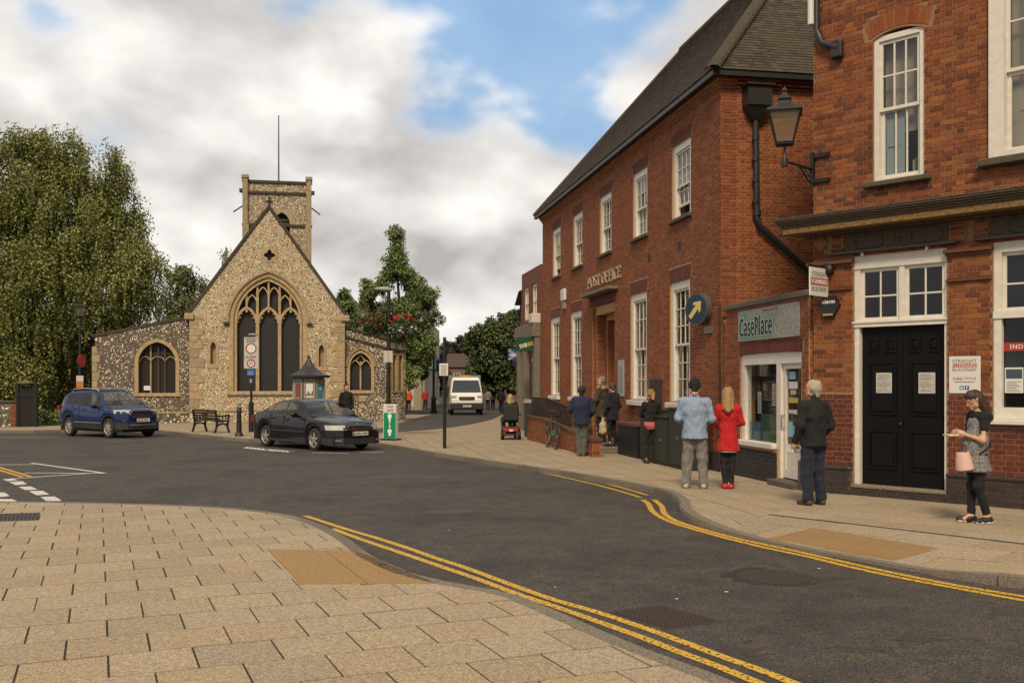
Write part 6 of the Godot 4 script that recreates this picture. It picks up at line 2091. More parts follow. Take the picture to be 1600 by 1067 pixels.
func make_trees() -> void:
	var olive := [Color(0.17, 0.19, 0.045), Color(0.21, 0.22, 0.055), Color(0.13, 0.145, 0.036), Color(0.24, 0.235, 0.07), Color(0.11, 0.125, 0.032)]
	var fresh := [Color(0.12, 0.17, 0.05), Color(0.15, 0.2, 0.065), Color(0.09, 0.13, 0.036), Color(0.19, 0.235, 0.09)]
	var dark := [Color(0.055, 0.08, 0.022), Color(0.08, 0.105, 0.028), Color(0.042, 0.06, 0.02), Color(0.10, 0.12, 0.034)]
	var copper := [Color(0.03, 0.024, 0.018), Color(0.04, 0.032, 0.022), Color(0.022, 0.02, 0.017)]
	tree("birch_tree", "huge weeping tree with drooping olive foliage over the churchyard gate", Vector3(at(68, 660, 53).x, gy(-53.0), -53.0), 53.0,
		[[88, 235, 46, 44, 0], [160, 268, 44, 44, 0], [25, 260, 55, 60, 0], [75, 310, 70, 60, -1], [125, 370, 85, 70, -1], [190, 350, 45, 60, 1], [225, 425, 38, 48, 0], [165, 450, 65, 60, -2], [60, 440, 90, 70, -2], [-40, 380, 90, 150, 0], [200, 490, 42, 38, 1], [40, 530, 70, 55, -2], [130, 530, 50, 45, 0], [20, 600, 50, 45, -4], [85, 590, 30, 40, -1], [-30, 560, 60, 60, -3]],
		[[[68, 660, 0.42, 0], [72, 560, 0.34, 0], [95, 450, 0.26, 0], [110, 370, 0.16, 0], [90, 250, 0.05, 0]], [[95, 450, 0.2, 0], [150, 360, 0.13, 0], [165, 270, 0.04, 0]], [[75, 540, 0.2, 0], [20, 430, 0.14, 0], [20, 270, 0.04, 0]], [[100, 420, 0.14, 0], [180, 400, 0.1, 1], [225, 410, 0.03, 1]]],
		12000, "weep", 0.095, olive, 1.0)
	tree("birch_tree", "smaller pale weeping birch showing over the aisle roof", Vector3(at(285, 640, 68).x, gy(-68.0), -68.0), 68.0,
		[[285, 440, 26, 24, 0], [270, 475, 26, 30, 0], [305, 465, 24, 34, 0], [285, 510, 35, 25, 0], [350, 395, 6, 12, 2]],
		[[[285, 645, 0.2, 0], [284, 520, 0.14, 0], [290, 430, 0.03, 0]]], 700, "weep", 0.12, [Color(0.16, 0.18, 0.07), Color(0.2, 0.21, 0.09), Color(0.12, 0.14, 0.055)], 0.9)
	tree("street_tree", "upright conical green tree with loose branches behind the chapel", Vector3(at(632, 645, 61).x, gy(-61.0), -61.0), 61.0,
		[[619, 372, 14, 20, 0], [618, 405, 24, 24, 0], [622, 440, 36, 26, 0], [590, 470, 26, 24, 0], [572, 455, 10, 22, 0], [655, 455, 32, 24, 0], [632, 485, 50, 28, 0], [668, 490, 14, 22, 0], [685, 498, 9, 10, 0], [612, 520, 36, 24, 0], [655, 530, 28, 22, 0], [640, 565, 30, 24, 0], [668, 545, 20, 18, -1], [648, 590, 16, 16, -1]],
		[[[632, 648, 0.16, 0], [630, 540, 0.13, 0], [622, 450, 0.08, 0], [619, 365, 0.02, 0]], [[630, 530, 0.07, 0], [665, 500, 0.04, 0], [688, 492, 0.015, 0]], [[628, 510, 0.07, 0], [590, 475, 0.04, 0], [568, 445, 0.015, 0]], [[630, 560, 0.06, 0], [655, 580, 0.03, -1]]],
		2700, "round", 0.12, fresh, 0.8)
	tree("street_tree", "small rounded green tree peeping past the gable coping", Vector3(at(541, 640, 70).x, gy(-70.0), -70.0), 70.0,
		[[541, 470, 13, 18, 0], [537, 492, 18, 16, 0], [550, 500, 14, 14, 0]], [[[541, 645, 0.14, 0], [540, 480, 0.05, 0]]], 600, "round", 0.12, fresh, 0.85)
	tree("lime_tree", "dense dark tree overhanging the far end of the shopping street", Vector3(at(786, 640, 74).x, gy(-74.0), -74.0), 74.0,
		[[762, 520, 26, 24, 0], [792, 515, 22, 26, 0], [775, 555, 42, 34, 0], [760, 585, 32, 26, 0], [800, 570, 26, 40, 0], [740, 540, 14, 22, 1], [785, 605, 32, 16, 0], [805, 500, 12, 16, 0]],
		[[[786, 645, 0.22, 0], [782, 580, 0.16, 0], [775, 520, 0.05, 0]]], 4200, "round", 0.14, dark, 0.95)
	tree("copper_beech", "dark copper coloured tree beyond the end houses", Vector3(at(712, 640, 140).x, gy(-140.0), -140.0), 140.0,
		[[705, 560, 22, 22, 0], [728, 548, 16, 20, 0], [690, 572, 16, 18, 0], [745, 565, 16, 18, 0]], [[[712, 640, 0.4, 0], [712, 560, 0.2, 0]]], 900, "round", 0.3, copper, 1.9)
	for b in [[70, 655, 16, 13, "low leafy shrub just inside the dark churchyard gate"], [92, 650, 13, 12, "yellowish shrub beside the blue car in the churchyard"]]:
		var foot := ground(b[0], 664)
		var d := -foot.z
		tree("churchyard_shrub", b[4], foot, d, [[b[0], b[1], b[2], b[3], 0.6], [b[0] + 6, b[1] + 3, b[2], b[3] * 0.8, 1.0]], [[[b[0], 664, 0.04, 0.6], [b[0], b[1], 0.02, 0.6]]], 260, "round", 0.11, olive if b[0] > 80 else dark, 0.5)
	var far := []; var cs := []
	for i in 2600:
		var x := rnd(-120, 110)
		var top := 7.5 + 3.0 * sin(x * 0.13) + 2.0 * sin(x * 0.31 + 1.0)
		far.append(Transform3D(Basis.from_euler(Vector3(rnd(-0.5, 0.5), rnd(0, TAU), 0)).scaled(Vector3.ONE * rnd(2.2, 4.2)), Vector3(x, rnd(-1.0, top), -rnd(168, 180))))
		var f := rnd(0.7, 1.3)
		cs.append(Color(0.03 * f, 0.04 * f, 0.016 * f))
	var wm := mat("leaf_far", Color.WHITE, 0.8)
	wm.vertex_color_use_as_albedo = true
	tag(many(null, "far_woods", clump("round", 0.26), wm, far, cs), "far belt of dark trees along the skyline", "trees", "", "stuff")
# ---------------------------------------------------------------- street furniture, signs

func iron_paint() -> StandardMaterial3D:
	return grained("black_street_paint", lin(0.016, 0.015, 0.015), 0.5, grain(601, 0.05, 0.6, 1.0), 2.0)

func lantern(t: Node3D, o: Vector3, w: float, h: float, turn := 0.0, m: Material = null) -> void:
	var ip: Material = m if m else iron_paint()
	var b := Basis(Vector3.UP, turn)
	var s := Shape.new()
	s.xf = Transform3D(b, o)
	var a := w * 0.5; var c := w * 0.27
	for i in 4:
		var q := Basis(Vector3.UP, i * PI / 2)
		s.tube([q * Vector3(c, 0, c), q * Vector3(a, h, a)], 0.014, 5)
		s.tube([q * Vector3(c, 0, c), q * Vector3(-c, 0, c)], 0.016, 5)
		s.tube([q * Vector3(a, h, a), q * Vector3(-a, h, a)], 0.022, 5)
	s.box(Vector3(-c, -0.03, -c), Vector3(c, 0.0, c))
	put(t, "lantern_frame", s, ip)
	var cap := Shape.new()
	cap.xf = Transform3D(b, o + Vector3(0, h, 0))
	cap.lathe([[a * 1.62, -0.01], [a * 1.62, 0.02], [a * 0.95, 0.09], [a * 0.5, 0.12], [a * 0.5, 0.17], [a * 0.62, 0.2], [a * 0.3, 0.26], [a * 0.16, 0.3], [a * 0.24, 0.34], [0.004, 0.4]], 4, false, 0.5)
	put(t, "lantern_cap", cap, ip)
	for i in 4:
		var q := Basis(Vector3.UP, i * PI / 2)
		var g := Shape.new()
		g.xf = Transform3D(b * q, o)
		g.quad(Vector3(-c, 0, c), Vector3(c, 0, c), Vector3(a, h, a), Vector3(-a, h, a))
		put(t, "lantern_pane", g, glass("lantern_glass", Color(0.5, 0.44, 0.35), 0.5))

func make_street_furniture() -> void:
	var ip := iron_paint()
	var p := (ground(296, 674.5) + ground(362, 676.5)) * 0.5
	var fwd := Vector3(0.69, 0, -0.72)
	var bt := thing("park_bench", "black cast iron bench with timber slats in front of the church", "bench", frame(Vector3(p.x, gy(p.z), p.z), fwd))
	var slat := grained("bench_timber", lin(0.05, 0.032, 0.022), 0.7, grain(602, 0.05, 0.5, 1.0), 1.5)
	for x in [-0.82, 0.82]:
		var e := Shape.new()
		e.xf = Transform3D(Basis(Vector3(0, 0, 1), Vector3(0, 1, 0), Vector3(-1, 0, 0)), Vector3(x, 0, 0))
		e.stroke([Vector2(-0.3, 0.0), Vector2(-0.22, 0.22), Vector2(-0.2, 0.42), Vector2(-0.28, 0.84)], 0.06, -0.03, 0.03)
		e.stroke([Vector2(0.3, 0.0), Vector2(0.22, 0.24), Vector2(0.24, 0.44)], 0.06, -0.03, 0.03)
		e.stroke([Vector2(-0.24, 0.24), Vector2(-0.12, 0.32), Vector2(0.02, 0.35), Vector2(0.14, 0.32), Vector2(0.25, 0.24)], 0.06, -0.028, 0.028)
		e.stroke([Vector2(-0.2, 0.42), Vector2(0.25, 0.44)], 0.05, -0.029, 0.029)
		e.stroke([Vector2(-0.25, 0.66), Vector2(-0.1, 0.62), Vector2(0.1, 0.63), Vector2(0.28, 0.66), Vector2(0.33, 0.6)], 0.05, -0.031, 0.031)
		e.stroke([Vector2(0.25, 0.44), Vector2(0.27, 0.64)], 0.045, -0.027, 0.027)
		for k in 3:
			e.stroke([Vector2(-0.14 + 0.14 * k, 0.43), Vector2(-0.11 + 0.14 * k, 0.53), Vector2(-0.14 + 0.14 * k, 0.62)], 0.03, -0.02, 0.02)
		put(bt, "end_frame", e, ip)
	for k in 4:
		var z := -0.16 + 0.125 * k
		bx(bt, "slat", Vector3(-0.86, 0.435, z), Vector3(0.86, 0.465, z + 0.09), slat, 0.006)
	for k in 4:
		var y := 0.5 + 0.095 * k
		var z := -0.2 - 0.022 * k
		bx(bt, "back_slat", Vector3(-0.86, y, z), Vector3(0.86, y + 0.07, z + 0.03), slat, 0.006)
	var bo := thing("bollard", "fluted black cast iron bollard between bench and parked black car", "bollard", stood(ground(373, 681.5)))
	var bs := Shape.new()
	bs.lathe([[0.15, -0.02], [0.15, 0.06], [0.11, 0.1], [0.095, 0.14], [0.085, 0.5], [0.08, 0.84], [0.1, 0.86], [0.1, 0.9], [0.085, 0.92], [0.09, 0.98], [0.05, 1.0]], 12)
	put(bo, "post", bs, ip)
	var ring := Shape.new()
	ring.lathe([[0.103, 0.868], [0.106, 0.88], [0.103, 0.892]], 12)
	put(bo, "collar", ring, mat("dull_silver", lin(0.12, 0.12, 0.12), 0.5))
	var zp := ground(392, 675)
	var zs := thing("zone_sign", "tall grey post with pedestrian zone and no vehicles plates", "sign post", stood(zp))
	var d := -zp.z
	var px := d / FOCAL
	var ps := Shape.new()
	ps.tube([Vector3(0, -0.05, 0), Vector3(0, 1.12, 0)], 0.095, 10)
	ps.tube([Vector3(0, 1.1, 0), Vector3(0, (675 - 522) * px, 0)], 0.045, 10)
	put(zs, "post", ps, ip)
	var plate := mat("sign_grey", lin(0.42, 0.41, 0.38), 0.5)
	var y0 := (675.0 - 576.0) * px; var ym := (675.0 - 559.5) * px; var y1 := (675.0 - 527.0) * px
	var lo := bx(zs, "plate", Vector3(-0.26, y0, 0.05), Vector3(0.29, ym - 0.01, 0.07), plate, 0.008)
	var hi := bx(zs, "plate", Vector3(-0.255, ym, 0.05), Vector3(0.285, y1, 0.07), plate, 0.008)
	var red := mat("sign_red", lin(0.3, 0.02, 0.02), 0.5)
	var dark := mat("black_print")
	lettering(hi, "PEDESTRIAN", Vector3(0.015, y1 - 0.06, 0.072), Basis(), 0.055, 0.42, dark, "Droid Sans", 700)
	lettering(hi, "ZONE", Vector3(0.015, y1 - 0.15, 0.072), Basis(), 0.08, 0.32, dark, "Droid Sans", 700)
	lettering(hi, "No vehicles", Vector3(0.015, ym + 0.06, 0.072), Basis(), 0.055, 0.38, dark, "Droid Sans", 700)
	for e in [[hi, (ym + y1) * 0.5 - 0.03, 0.185], [lo, (y0 + ym) * 0.5, 0.14]]:
		var rg := Shape.new()
		var loop := []
		for i in 25: loop.append(Vector2(0.015 + cos(TAU * i / 24) * e[2], e[1] + sin(TAU * i / 24) * e[2]))
		rg.stroke(loop, 0.045, 0.0705, 0.075)
		put(e[0], "red_ring", rg, red)
		var wd := Shape.new()
		wd.xf = Transform3D(Basis(Vector3.RIGHT, PI / 2), Vector3(0.015, e[1], 0.0702))
		wd.lathe([[e[2], 0.0], [e[2], 0.001]], 20)
		put(e[0], "disc", wd, mat("sign_white", lin(0.62, 0.6, 0.56), 0.5))
	var ic := Shape.new()
	var cy := (y0 + ym) * 0.5
	ic.stroke([Vector2(-0.06, cy - 0.04), Vector2(-0.02, cy + 0.02), Vector2(0.06, cy + 0.02), Vector2(0.09, cy - 0.04), Vector2(-0.06, cy - 0.04)], 0.02, 0.0715, 0.074)
	ic.stroke([Vector2(-0.03, cy + 0.05), Vector2(0.03, cy + 0.085), Vector2(0.08, cy + 0.05)], 0.025, 0.0715, 0.074)
	put(lo, "symbol", ic, dark)
	var bl := bx(zs, "plate", Vector3(-0.14, (675.0 - 587.0) * px, 0.05), Vector3(0.14, (675.0 - 577.0) * px, 0.07), mat("sign_blue", lin(0.02, 0.09, 0.32), 0.5), 0.006)
	for k in 2: bx(bl, "print_line", Vector3(-0.11, (675.0 - 585.0) * px + 0.07 * k, 0.0702), Vector3(0.1, (675.0 - 585.0) * px + 0.07 * k + 0.03, 0.072), mat("pale_blue_print", lin(0.2, 0.28, 0.42), 0.6))
	bx(zs, "sticker", Vector3(-0.04, 1.85, 0.046), Vector3(0.04, 2.0, 0.05), mat("pale_blue_print"))
	var lc := Shape.new()
	lc.ball(Vector3(0.05, y1 + 0.1, -0.02), Vector3(0.2, 0.05, 0.1), 10, 5)
	put(zs, "sign_light", lc, mat("lamp_grey", lin(0.25, 0.24, 0.22), 0.5))
	var kp := ground(482, 679)
	var k := thing("notice_kiosk", "dark octagonal notice kiosk with swept pointed roof and framed posters", "kiosk", stood(kp, 0.25))
	var km := mat("kiosk_paint", lin(0.014, 0.013, 0.014), 0.4)
	var body := Shape.new()
	body.lathe([[0.5, -0.05], [0.5, 0.1], [0.42, 0.12], [0.42, 1.05], [0.58, 1.12], [0.58, 2.02], [0.42, 2.02]], 8, false, 0.5)
	put(k, "body", body, km)
	var roof := Shape.new()
	roof.lathe([[0.78, 2.02], [0.79, 2.1], [0.6, 2.15], [0.4, 2.25], [0.22, 2.42], [0.1, 2.6], [0.05, 2.72], [0.07, 2.76], [0.03, 2.8], [0.004, 2.86]], 8, false, 0.5)
	put(k, "roof", roof, mat("kiosk_roof", lin(0.02, 0.02, 0.024), 0.45))
	for i in 8:
		var b := Basis(Vector3.UP, TAU * i / 8.0)
		var f := Shape.new()
		var r := 0.58 * cos(PI / 8.0)
		f.xf = Transform3D(b, Vector3.ZERO)
		bars(f, -0.2, 0.2, 1.18, 1.98, 0.035, r, r + 0.025)
		var fr := put(k, "poster_frame", f, mat("pewter", lin(0.3, 0.28, 0.22), 0.5))
		var po := Shape.new()
		po.xf = f.xf
		po.box(Vector3(-0.165, 1.215, r), Vector3(0.165, 1.945, r + 0.008))
		put(fr, "backing", po, mat("sage_card", lin(0.2, 0.2, 0.15), 0.8))
		var sh := Shape.new()
		sh.xf = f.xf
		sh.box(Vector3(-0.12, 1.33, r + 0.008), Vector3(0.12, 1.82, r + 0.011))
		put(fr, "poster", sh, [mat("white_paper"), mat("cyan_poster", lin(0.03, 0.25, 0.36), 0.7), mat("maroon_poster", lin(0.16, 0.05, 0.05), 0.7)][[0, 1, 2, 0, 1, 2, 0, 2][i]])
		if i % 3 == 0:
			var sk := Shape.new()
			sk.xf = f.xf
			for q in 5: sk.box(Vector3(-0.12 + 0.048 * q, 1.38, r + 0.011), Vector3(-0.08 + 0.048 * q, 1.45 + 0.05 * float((q * 2) % 3), r + 0.013))
			put(fr, "skyline_print", sk, mat("navy_print", lin(0.04, 0.045, 0.09), 0.7))
		elif i in [1, 4]:
			var sk := Shape.new()
			sk.xf = f.xf * Transform3D(Basis(Vector3.RIGHT, PI / 2), Vector3(0, 1.64, r + 0.011))
			sk.lathe([[0.07, 0.0], [0.07, 0.002]], 14)
			put(fr, "disc_print", sk, mat("pale_print_blue", lin(0.4, 0.5, 0.55), 0.7))
	var lp := ground(606.5, 684)
	var lt := thing("street_lamp", "tall black lamp post with grey head and red flower baskets", "street lamp", stood(lp))
	var s0 := -lp.z / FOCAL
	var ls := Shape.new()
	var htop := (684.0 - 455.0) * s0
	ls.tube([Vector3(0, -0.05, 0), Vector3(0, 1.15, 0)], [0.1, 0.095], 10)
	ls.tube([Vector3(0, 1.15, 0), Vector3(0.02, htop, 0)], [0.075, 0.055], 10)
	put(lt, "post", ls, ip)
	var head := Shape.new()
	var hr := []
	for i in 7:
		var q := i / 6.0
		var ring_ := PackedVector3Array()
		var x := lerpf(0.12, -0.48, q)
		var hw: float = [0.04, 0.09, 0.12, 0.13, 0.12, 0.08, 0.02][i]
		var hh: float = [0.05, 0.08, 0.09, 0.085, 0.07, 0.045, 0.015][i]
		for j in 10:
			var a := TAU * j / 10
			ring_.append(Vector3(x, htop + 0.06 + 0.02 * q + sin(a) * hh, cos(a) * hw))
		hr.append(ring_)
	head.rings(hr)
	put(lt, "lamp_head", head, mat("lamp_head_grey", lin(0.28, 0.265, 0.24), 0.5))
	bx(lt, "plate", Vector3(-0.15, (684.0 - 566.0) * s0, 0.05), Vector3(0.15, (684.0 - 548.0) * s0, 0.065), mat("sign_grey"))
	var bands := Shape.new()
	for yy in [1.2, 1.6, 2.3]: bands.tube([Vector3(0, yy, 0), Vector3(0, yy + 0.06, 0)], 0.09, 10)
	put(lt, "band", bands, ip)
	var arm := Shape.new()
	var ya := (684.0 - 485.0) * s0
	arm.tube([Vector3(-0.5, ya, 0), Vector3(0.55, ya, 0)], 0.02, 6)
	put(lt, "basket_arm", arm, ip)
	for e in [[-0.46, 508.0, "hanging flower basket of dark red blooms on the tall lamp post", 0], [0.46, 515.0, "hanging flower basket with scarlet top and trailing white blooms on the tall lamp post", 1]]:
		basket(lp + Vector3(e[0], (684.0 - e[1]) * s0, 0.0), 0.35, e[3], e[2], ya - (684.0 - e[1]) * s0)
	var fp := ground(677.5, 645.5)
	var ft := thing("street_lamp", "ornate black lamp column with small banner further up the side street", "street lamp", stood(fp))
	var sf := -fp.z / FOCAL
	var fs := Shape.new()
	fs.lathe([[0.24, -0.05], [0.24, 0.12], [0.18, 0.2], [0.16, 0.9], [0.2, 0.96], [0.1, 1.1], [0.08, 1.6], [0.07, 5.2], [0.1, 5.25], [0.03, 5.4]], 10)
	put(ft, "column", fs, ip)
	bx(ft, "cross_arm", Vector3(-0.9, 3.55, -0.02), Vector3(0.7, 3.6, 0.02), ip)
	bx(ft, "banner", Vector3(0.12, 2.75, -0.01), Vector3(0.62, 3.5, 0.01), mat("teal_banner", lin(0.02, 0.1, 0.14), 0.8))
	bx(ft, "banner", Vector3(-0.5, 3.05, -0.01), Vector3(-0.12, 3.5, 0.01), mat("maroon_poster"))
	lantern(ft, Vector3(-0.75, 3.65, 0), 0.42, 0.5, 0.4)
	for e in [[-0.75, 2.6, "small orange hanging basket on the ornate lamp column by the street"], [0.75, 2.5, "small red hanging basket under the teal banner of the lamp column"]]:
		basket(fp + Vector3(e[0], e[1], 0), 0.34, 2, e[2], 0.9)
	var gp_ := ground(609, 687.5)
	var gb := thing("distance_sign", "green and white upright pavement sign with two white figures", "sign", stood(gp_, -0.35))
	var sg := -gp_.z / FOCAL
	var gh := 56.0 * sg
	bx(gb, "panel", Vector3(-0.2, 0.04, -0.09), Vector3(0.26, gh, 0.09), mat("white_plastic", lin(0.6, 0.58, 0.54), 0.4), 0.012)
	bx(gb, "foot", Vector3(-0.28, 0.0, -0.18), Vector3(0.32, 0.04, 0.18), ip)
	bx(gb, "green_face", Vector3(-0.17, 0.06, 0.0905), Vector3(0.25, gh * 0.76, 0.094), mat("sign_green", lin(0.0, 0.22, 0.11), 0.5))
	lettering(gb, "STAY", Vector3(0.06, gh * 0.93, 0.094), Basis(), 0.075, 0.22, red, "Droid Sans", 700)
	lettering(gb, "SAFE", Vector3(0.06, gh * 0.83, 0.094), Basis(), 0.075, 0.22, red, "Droid Sans", 700)
	for yy in [0.14, 0.62]:
		var fg := Shape.new()
		fg.box(Vector3(0.0, yy, 0.0945), Vector3(0.08, yy + 0.1, 0.098))
		fg.box(Vector3(-0.03, yy + 0.1, 0.0945), Vector3(0.11, yy + 0.2, 0.098))
		fg.ball(Vector3(0.04, yy + 0.235, 0.096), Vector3(0.026, 0.026, 0.004), 8, 4)
		put(gb, "figure", fg, mat("white_print"))
	var ar := Shape.new()
	ar.stroke([Vector2(0.04, 0.42), Vector2(0.04, 0.6)], 0.018, 0.0945, 0.098)
	ar.stroke([Vector2(0.0, 0.46), Vector2(0.04, 0.41), Vector2(0.08, 0.46)], 0.016, 0.0945, 0.0982)
	ar.stroke([Vector2(0.0, 0.56), Vector2(0.04, 0.61), Vector2(0.08, 0.56)], 0.016, 0.0945, 0.0982)
	put(gb, "arrow", ar, mat("white_print"))
	var pp := ground(694.5, 700.5)
	var pt := thing("parking_sign", "slim black post carrying a small white parking plate on the pavement", "sign post", stood(pp))
	var sp := -pp.z / FOCAL
	var po2 := Shape.new()
	po2.tube([Vector3(0, -0.05, 0), Vector3(0, (700.5 - 527.0) * sp, 0)], [0.05, 0.045], 10)
	put(pt, "post", po2, ip)
	var pl := bx(pt, "plate", Vector3(-0.14, (700.5 - 587.0) * sp, 0.05), Vector3(0.1, (700.5 - 568.0) * sp, 0.062), mat("sign_white", lin(0.62, 0.6, 0.56), 0.5), 0.004)
	for q in 5: bx(pl, "print_line", Vector3(-0.1, (700.5 - 585.0) * sp + 0.055 * q, 0.0622), Vector3(0.06, (700.5 - 585.0) * sp + 0.055 * q + 0.025, 0.064), mat("faded_print"))
	var cl := at(124, 650, 42.0)
	var ct := thing("street_lamp", "old fashioned lantern post under the big churchyard tree", "street lamp", stood(Vector3(cl.x, gy(-42.0), -42.0)))
	var cs := Shape.new()
	var lt_y := EYE - (494.0 - HORIZON) / FOCAL * 42.0 + 0.22
	cs.lathe([[0.12, -0.05], [0.1, 0.8], [0.06, 0.9], [0.045, lt_y]], 10)
	put(ct, "column", cs, ip)
	lantern(ct, Vector3(0, lt_y, 0), 0.5, 0.4, 0.5)
	bx(ct, "notice", Vector3(-0.12, EYE + 0.2 + 0.07, 0.06), Vector3(0.18, EYE + 0.2 + 0.32, 0.08), mat("sign_grey"))
	bx(ct, "notice", Vector3(-0.12, EYE + 0.2 - 0.2, 0.06), Vector3(0.18, EYE + 0.2 + 0.06, 0.08), mat("orange_card", lin(0.4, 0.13, 0.02), 0.7))
	var rr := Shape.new()
	rr.xf = Transform3D(Basis(Vector3.UP, 1.38) * Basis(Vector3.RIGHT, PI / 2), Vector3(0.1, EYE + 0.2 + 0.95, 0.06))
	rr.lathe([[0.28, 0.0], [0.28, 0.02]], 18)
	put(ct, "round_plate", rr, red)
	var wl := thing("wall_lantern", "black four sided wall lantern on a scrolled bracket beside the rain pipe", "lantern", CB)
	var arm2 := Shape.new()
	arm2.tube([Vector3(0.0, 5.16, 0.02), Vector3(0.0, 5.16, 0.9)], 0.02, 8)
	arm2.tube([Vector3(0.0, 4.92, 0.03), Vector3(0.0, 4.98, 0.2), Vector3(0.0, 5.15, 0.42)], 0.014, 6)
	for yy in [5.36, 4.96]: arm2.box(Vector3(-0.02, yy - 0.03, 0.0), Vector3(0.3, yy + 0.03, 0.05))
	arm2.box(Vector3(-0.03, 4.9, 0.0), Vector3(0.03, 5.42, 0.06))
	put(wl, "bracket", arm2, ip)
	var scroll := Shape.new()
	for q in 3:
		var loop := []
		for i in 15:
			var a := TAU * i / 10.0
			var r := 0.075 * (1.0 - i / 18.0)
			loop.append(Vector3(0.0, 5.07 + sin(a) * r, 0.12 + 0.15 * q + cos(a) * r))
		scroll.tube(loop, 0.008, 5)
	put(wl, "scroll", scroll, ip)
	var stem := Shape.new()
	stem.xf = Transform3D(Basis(), Vector3(0, 0, 0.87))
	stem.lathe([[0.05, 5.08], [0.055, 5.2], [0.03, 5.22], [0.02, 5.3], [0.018, 5.42]], 8)
	put(wl, "stem", stem, ip)
	lantern(wl, Vector3(0, 5.44, 0.87), 0.46, 0.47, 0.55)
	var hb := thing("hanging_sign", "small white hanging board with a red band over the alarm box", "sign", CB)
	var hbas := Basis(Vector3.UP, -PI / 2)
	var hm := Vector3(0.28, 3.31, 0.335)
	bx(hb, "board", Vector3(0.27, 3.09, 0.06), Vector3(0.29, 3.53, 0.62), mat("sign_white"), 0.004)
	var bk := Shape.new()
	bk.tube([Vector3(0.28, 3.56, -0.05), Vector3(0.28, 3.56, 0.66)], 0.014, 6)
	bk.box(Vector3(0.2, 3.46, -0.0), Vector3(0.36, 3.68, 0.05))
	for zz in [0.12, 0.54]: bk.tube([Vector3(0.28, 3.53, zz), Vector3(0.28, 3.56, zz)], 0.008, 5)
	put(hb, "bracket", bk, ip)
	var fl := Shape.new()
	fl.ball(Vector3(0.3, 3.52, 0.1), Vector3(0.1, 0.1, 0.06), 8, 6)
	put(hb, "flood_light", fl, ip)
	for e in [-1.0, 1.0]:
		var bs2 := Basis(Vector3.UP, float(e) * PI / 2)
		var x0: float = 0.28 + e * 0.011
		var band := bx(hb, "red_band", Vector3(x0, 3.26, 0.085), Vector3(x0 + e * 0.003, 3.37, 0.595), red)
		lettering(hb, "STRAIGHT", Vector3(x0 + e * 0.002, 3.43, 0.34), bs2, 0.075, 0.44, mat("grey_print", lin(0.16, 0.15, 0.14), 0.7))
		lettering(hb, "FORWARD", Vector3(x0 + e * 0.0045, 3.315, 0.34), bs2, 0.075, 0.46, mat("white_print"))
		lettering(hb, "RECRUITMENT", Vector3(x0 + e * 0.002, 3.2, 0.34), bs2, 0.07, 0.46, mat("grey_print"))
	var ab := thing("alarm_box", "black six sided alarm box with white lettering below the hanging board", "alarm box", CB)
	var hex := PackedVector2Array()
	for i in 6: hex.append(Vector2(0.3, 2.96) + Vector2(cos(TAU * i / 6.0), sin(TAU * i / 6.0)) * 0.18)
	var hs := Shape.new()
	hs.prism(hex, 0.0, 0.08)
	put(ab, "cover", hs, mat("black_plastic", lin(0.012, 0.012, 0.012), 0.45))
	bx(ab, "strobe", Vector3(0.22, 2.8, 0.082), Vector3(0.38, 2.83, 0.1), mat("dull_yellow", lin(0.3, 0.26, 0.12), 0.6))
	lettering(ab, "alarm", Vector3(0.3, 3.02, 0.082), Basis(), 0.06, 0.22, mat("white_print"), "Droid Sans", 700)
	var op := thing("office_sign", "white wall plate with red band and telephone number beside the black door", "sign", CB)
	bx(op, "plate", Vector3(2.16, 1.59, 0.008), Vector3(2.6, 2.12, 0.022), mat("sign_white"), 0.004)
	bx(op, "red_band", Vector3(2.21, 1.965, 0.022), Vector3(2.55, 2.02, 0.024), red)
	lettering(op, "STRAIGHT", Vector3(2.38, 2.055, 0.024), Basis(), 0.045, 0.34, mat("grey_print"), "Droid Sans", 400, 0.002)
	lettering(op, "FORWARD", Vector3(2.38, 1.992, 0.0255), Basis(), 0.045, 0.33, mat("white_print"), "Droid Sans", 400, 0.002)
	lettering(op, "RECRUITMENT", Vector3(2.38, 1.928, 0.024), Basis(), 0.042, 0.34, mat("grey_print"), "Droid Sans", 400, 0.002)
	lettering(op, "01842 777115", Vector3(2.38, 1.8, 0.024), Basis(), 0.042, 0.32, red, "Droid Sans", 400, 0.002)
	bx(op, "print_line", Vector3(2.24, 1.748, 0.0222), Vector3(2.52, 1.756, 0.024), dark)
	bx(op, "blue_square", Vector3(2.31, 1.64, 0.0222), Vector3(2.375, 1.7, 0.024), mat("sky_print", lin(0.12, 0.28, 0.42), 0.6))
	bx(op, "blue_square", Vector3(2.385, 1.64, 0.0222), Vector3(2.445, 1.7, 0.024), mat("sign_blue"))
	lettering(op, "in", Vector3(2.342, 1.67, 0.0245), Basis(), 0.035, 0.035, mat("white_print"), "Droid Sans", 700, 0.002)
	lettering(op, "f", Vector3(2.415, 1.67, 0.0245), Basis(), 0.042, 0.022, mat("white_print"), "Droid Sans", 700, 0.002)
	var aw := PB * Vector3(-0.72, 3.26, 0.2)
	var at_ := thing("arrow_sign", "round dark blue drum sign with a yellow arrow on the brick wall", "sign", frame(aw, Vector3(-0.84, 0, 0.54)))
	var dr := Shape.new()
	dr.xf = Transform3D(Basis(Vector3.RIGHT, PI / 2), Vector3(0, 0, -0.08))
	dr.lathe([[0.32, -0.04], [0.32, 0.14]], 28)
	put(at_, "drum", dr, mat("drum_grey", lin(0.09, 0.09, 0.085), 0.5))
	var fc := Shape.new()
	fc.xf = Transform3D(Basis(Vector3.RIGHT, PI / 2), Vector3(0, 0, 0.06))
	fc.lathe([[0.3, 0.0], [0.3, 0.006]], 28)
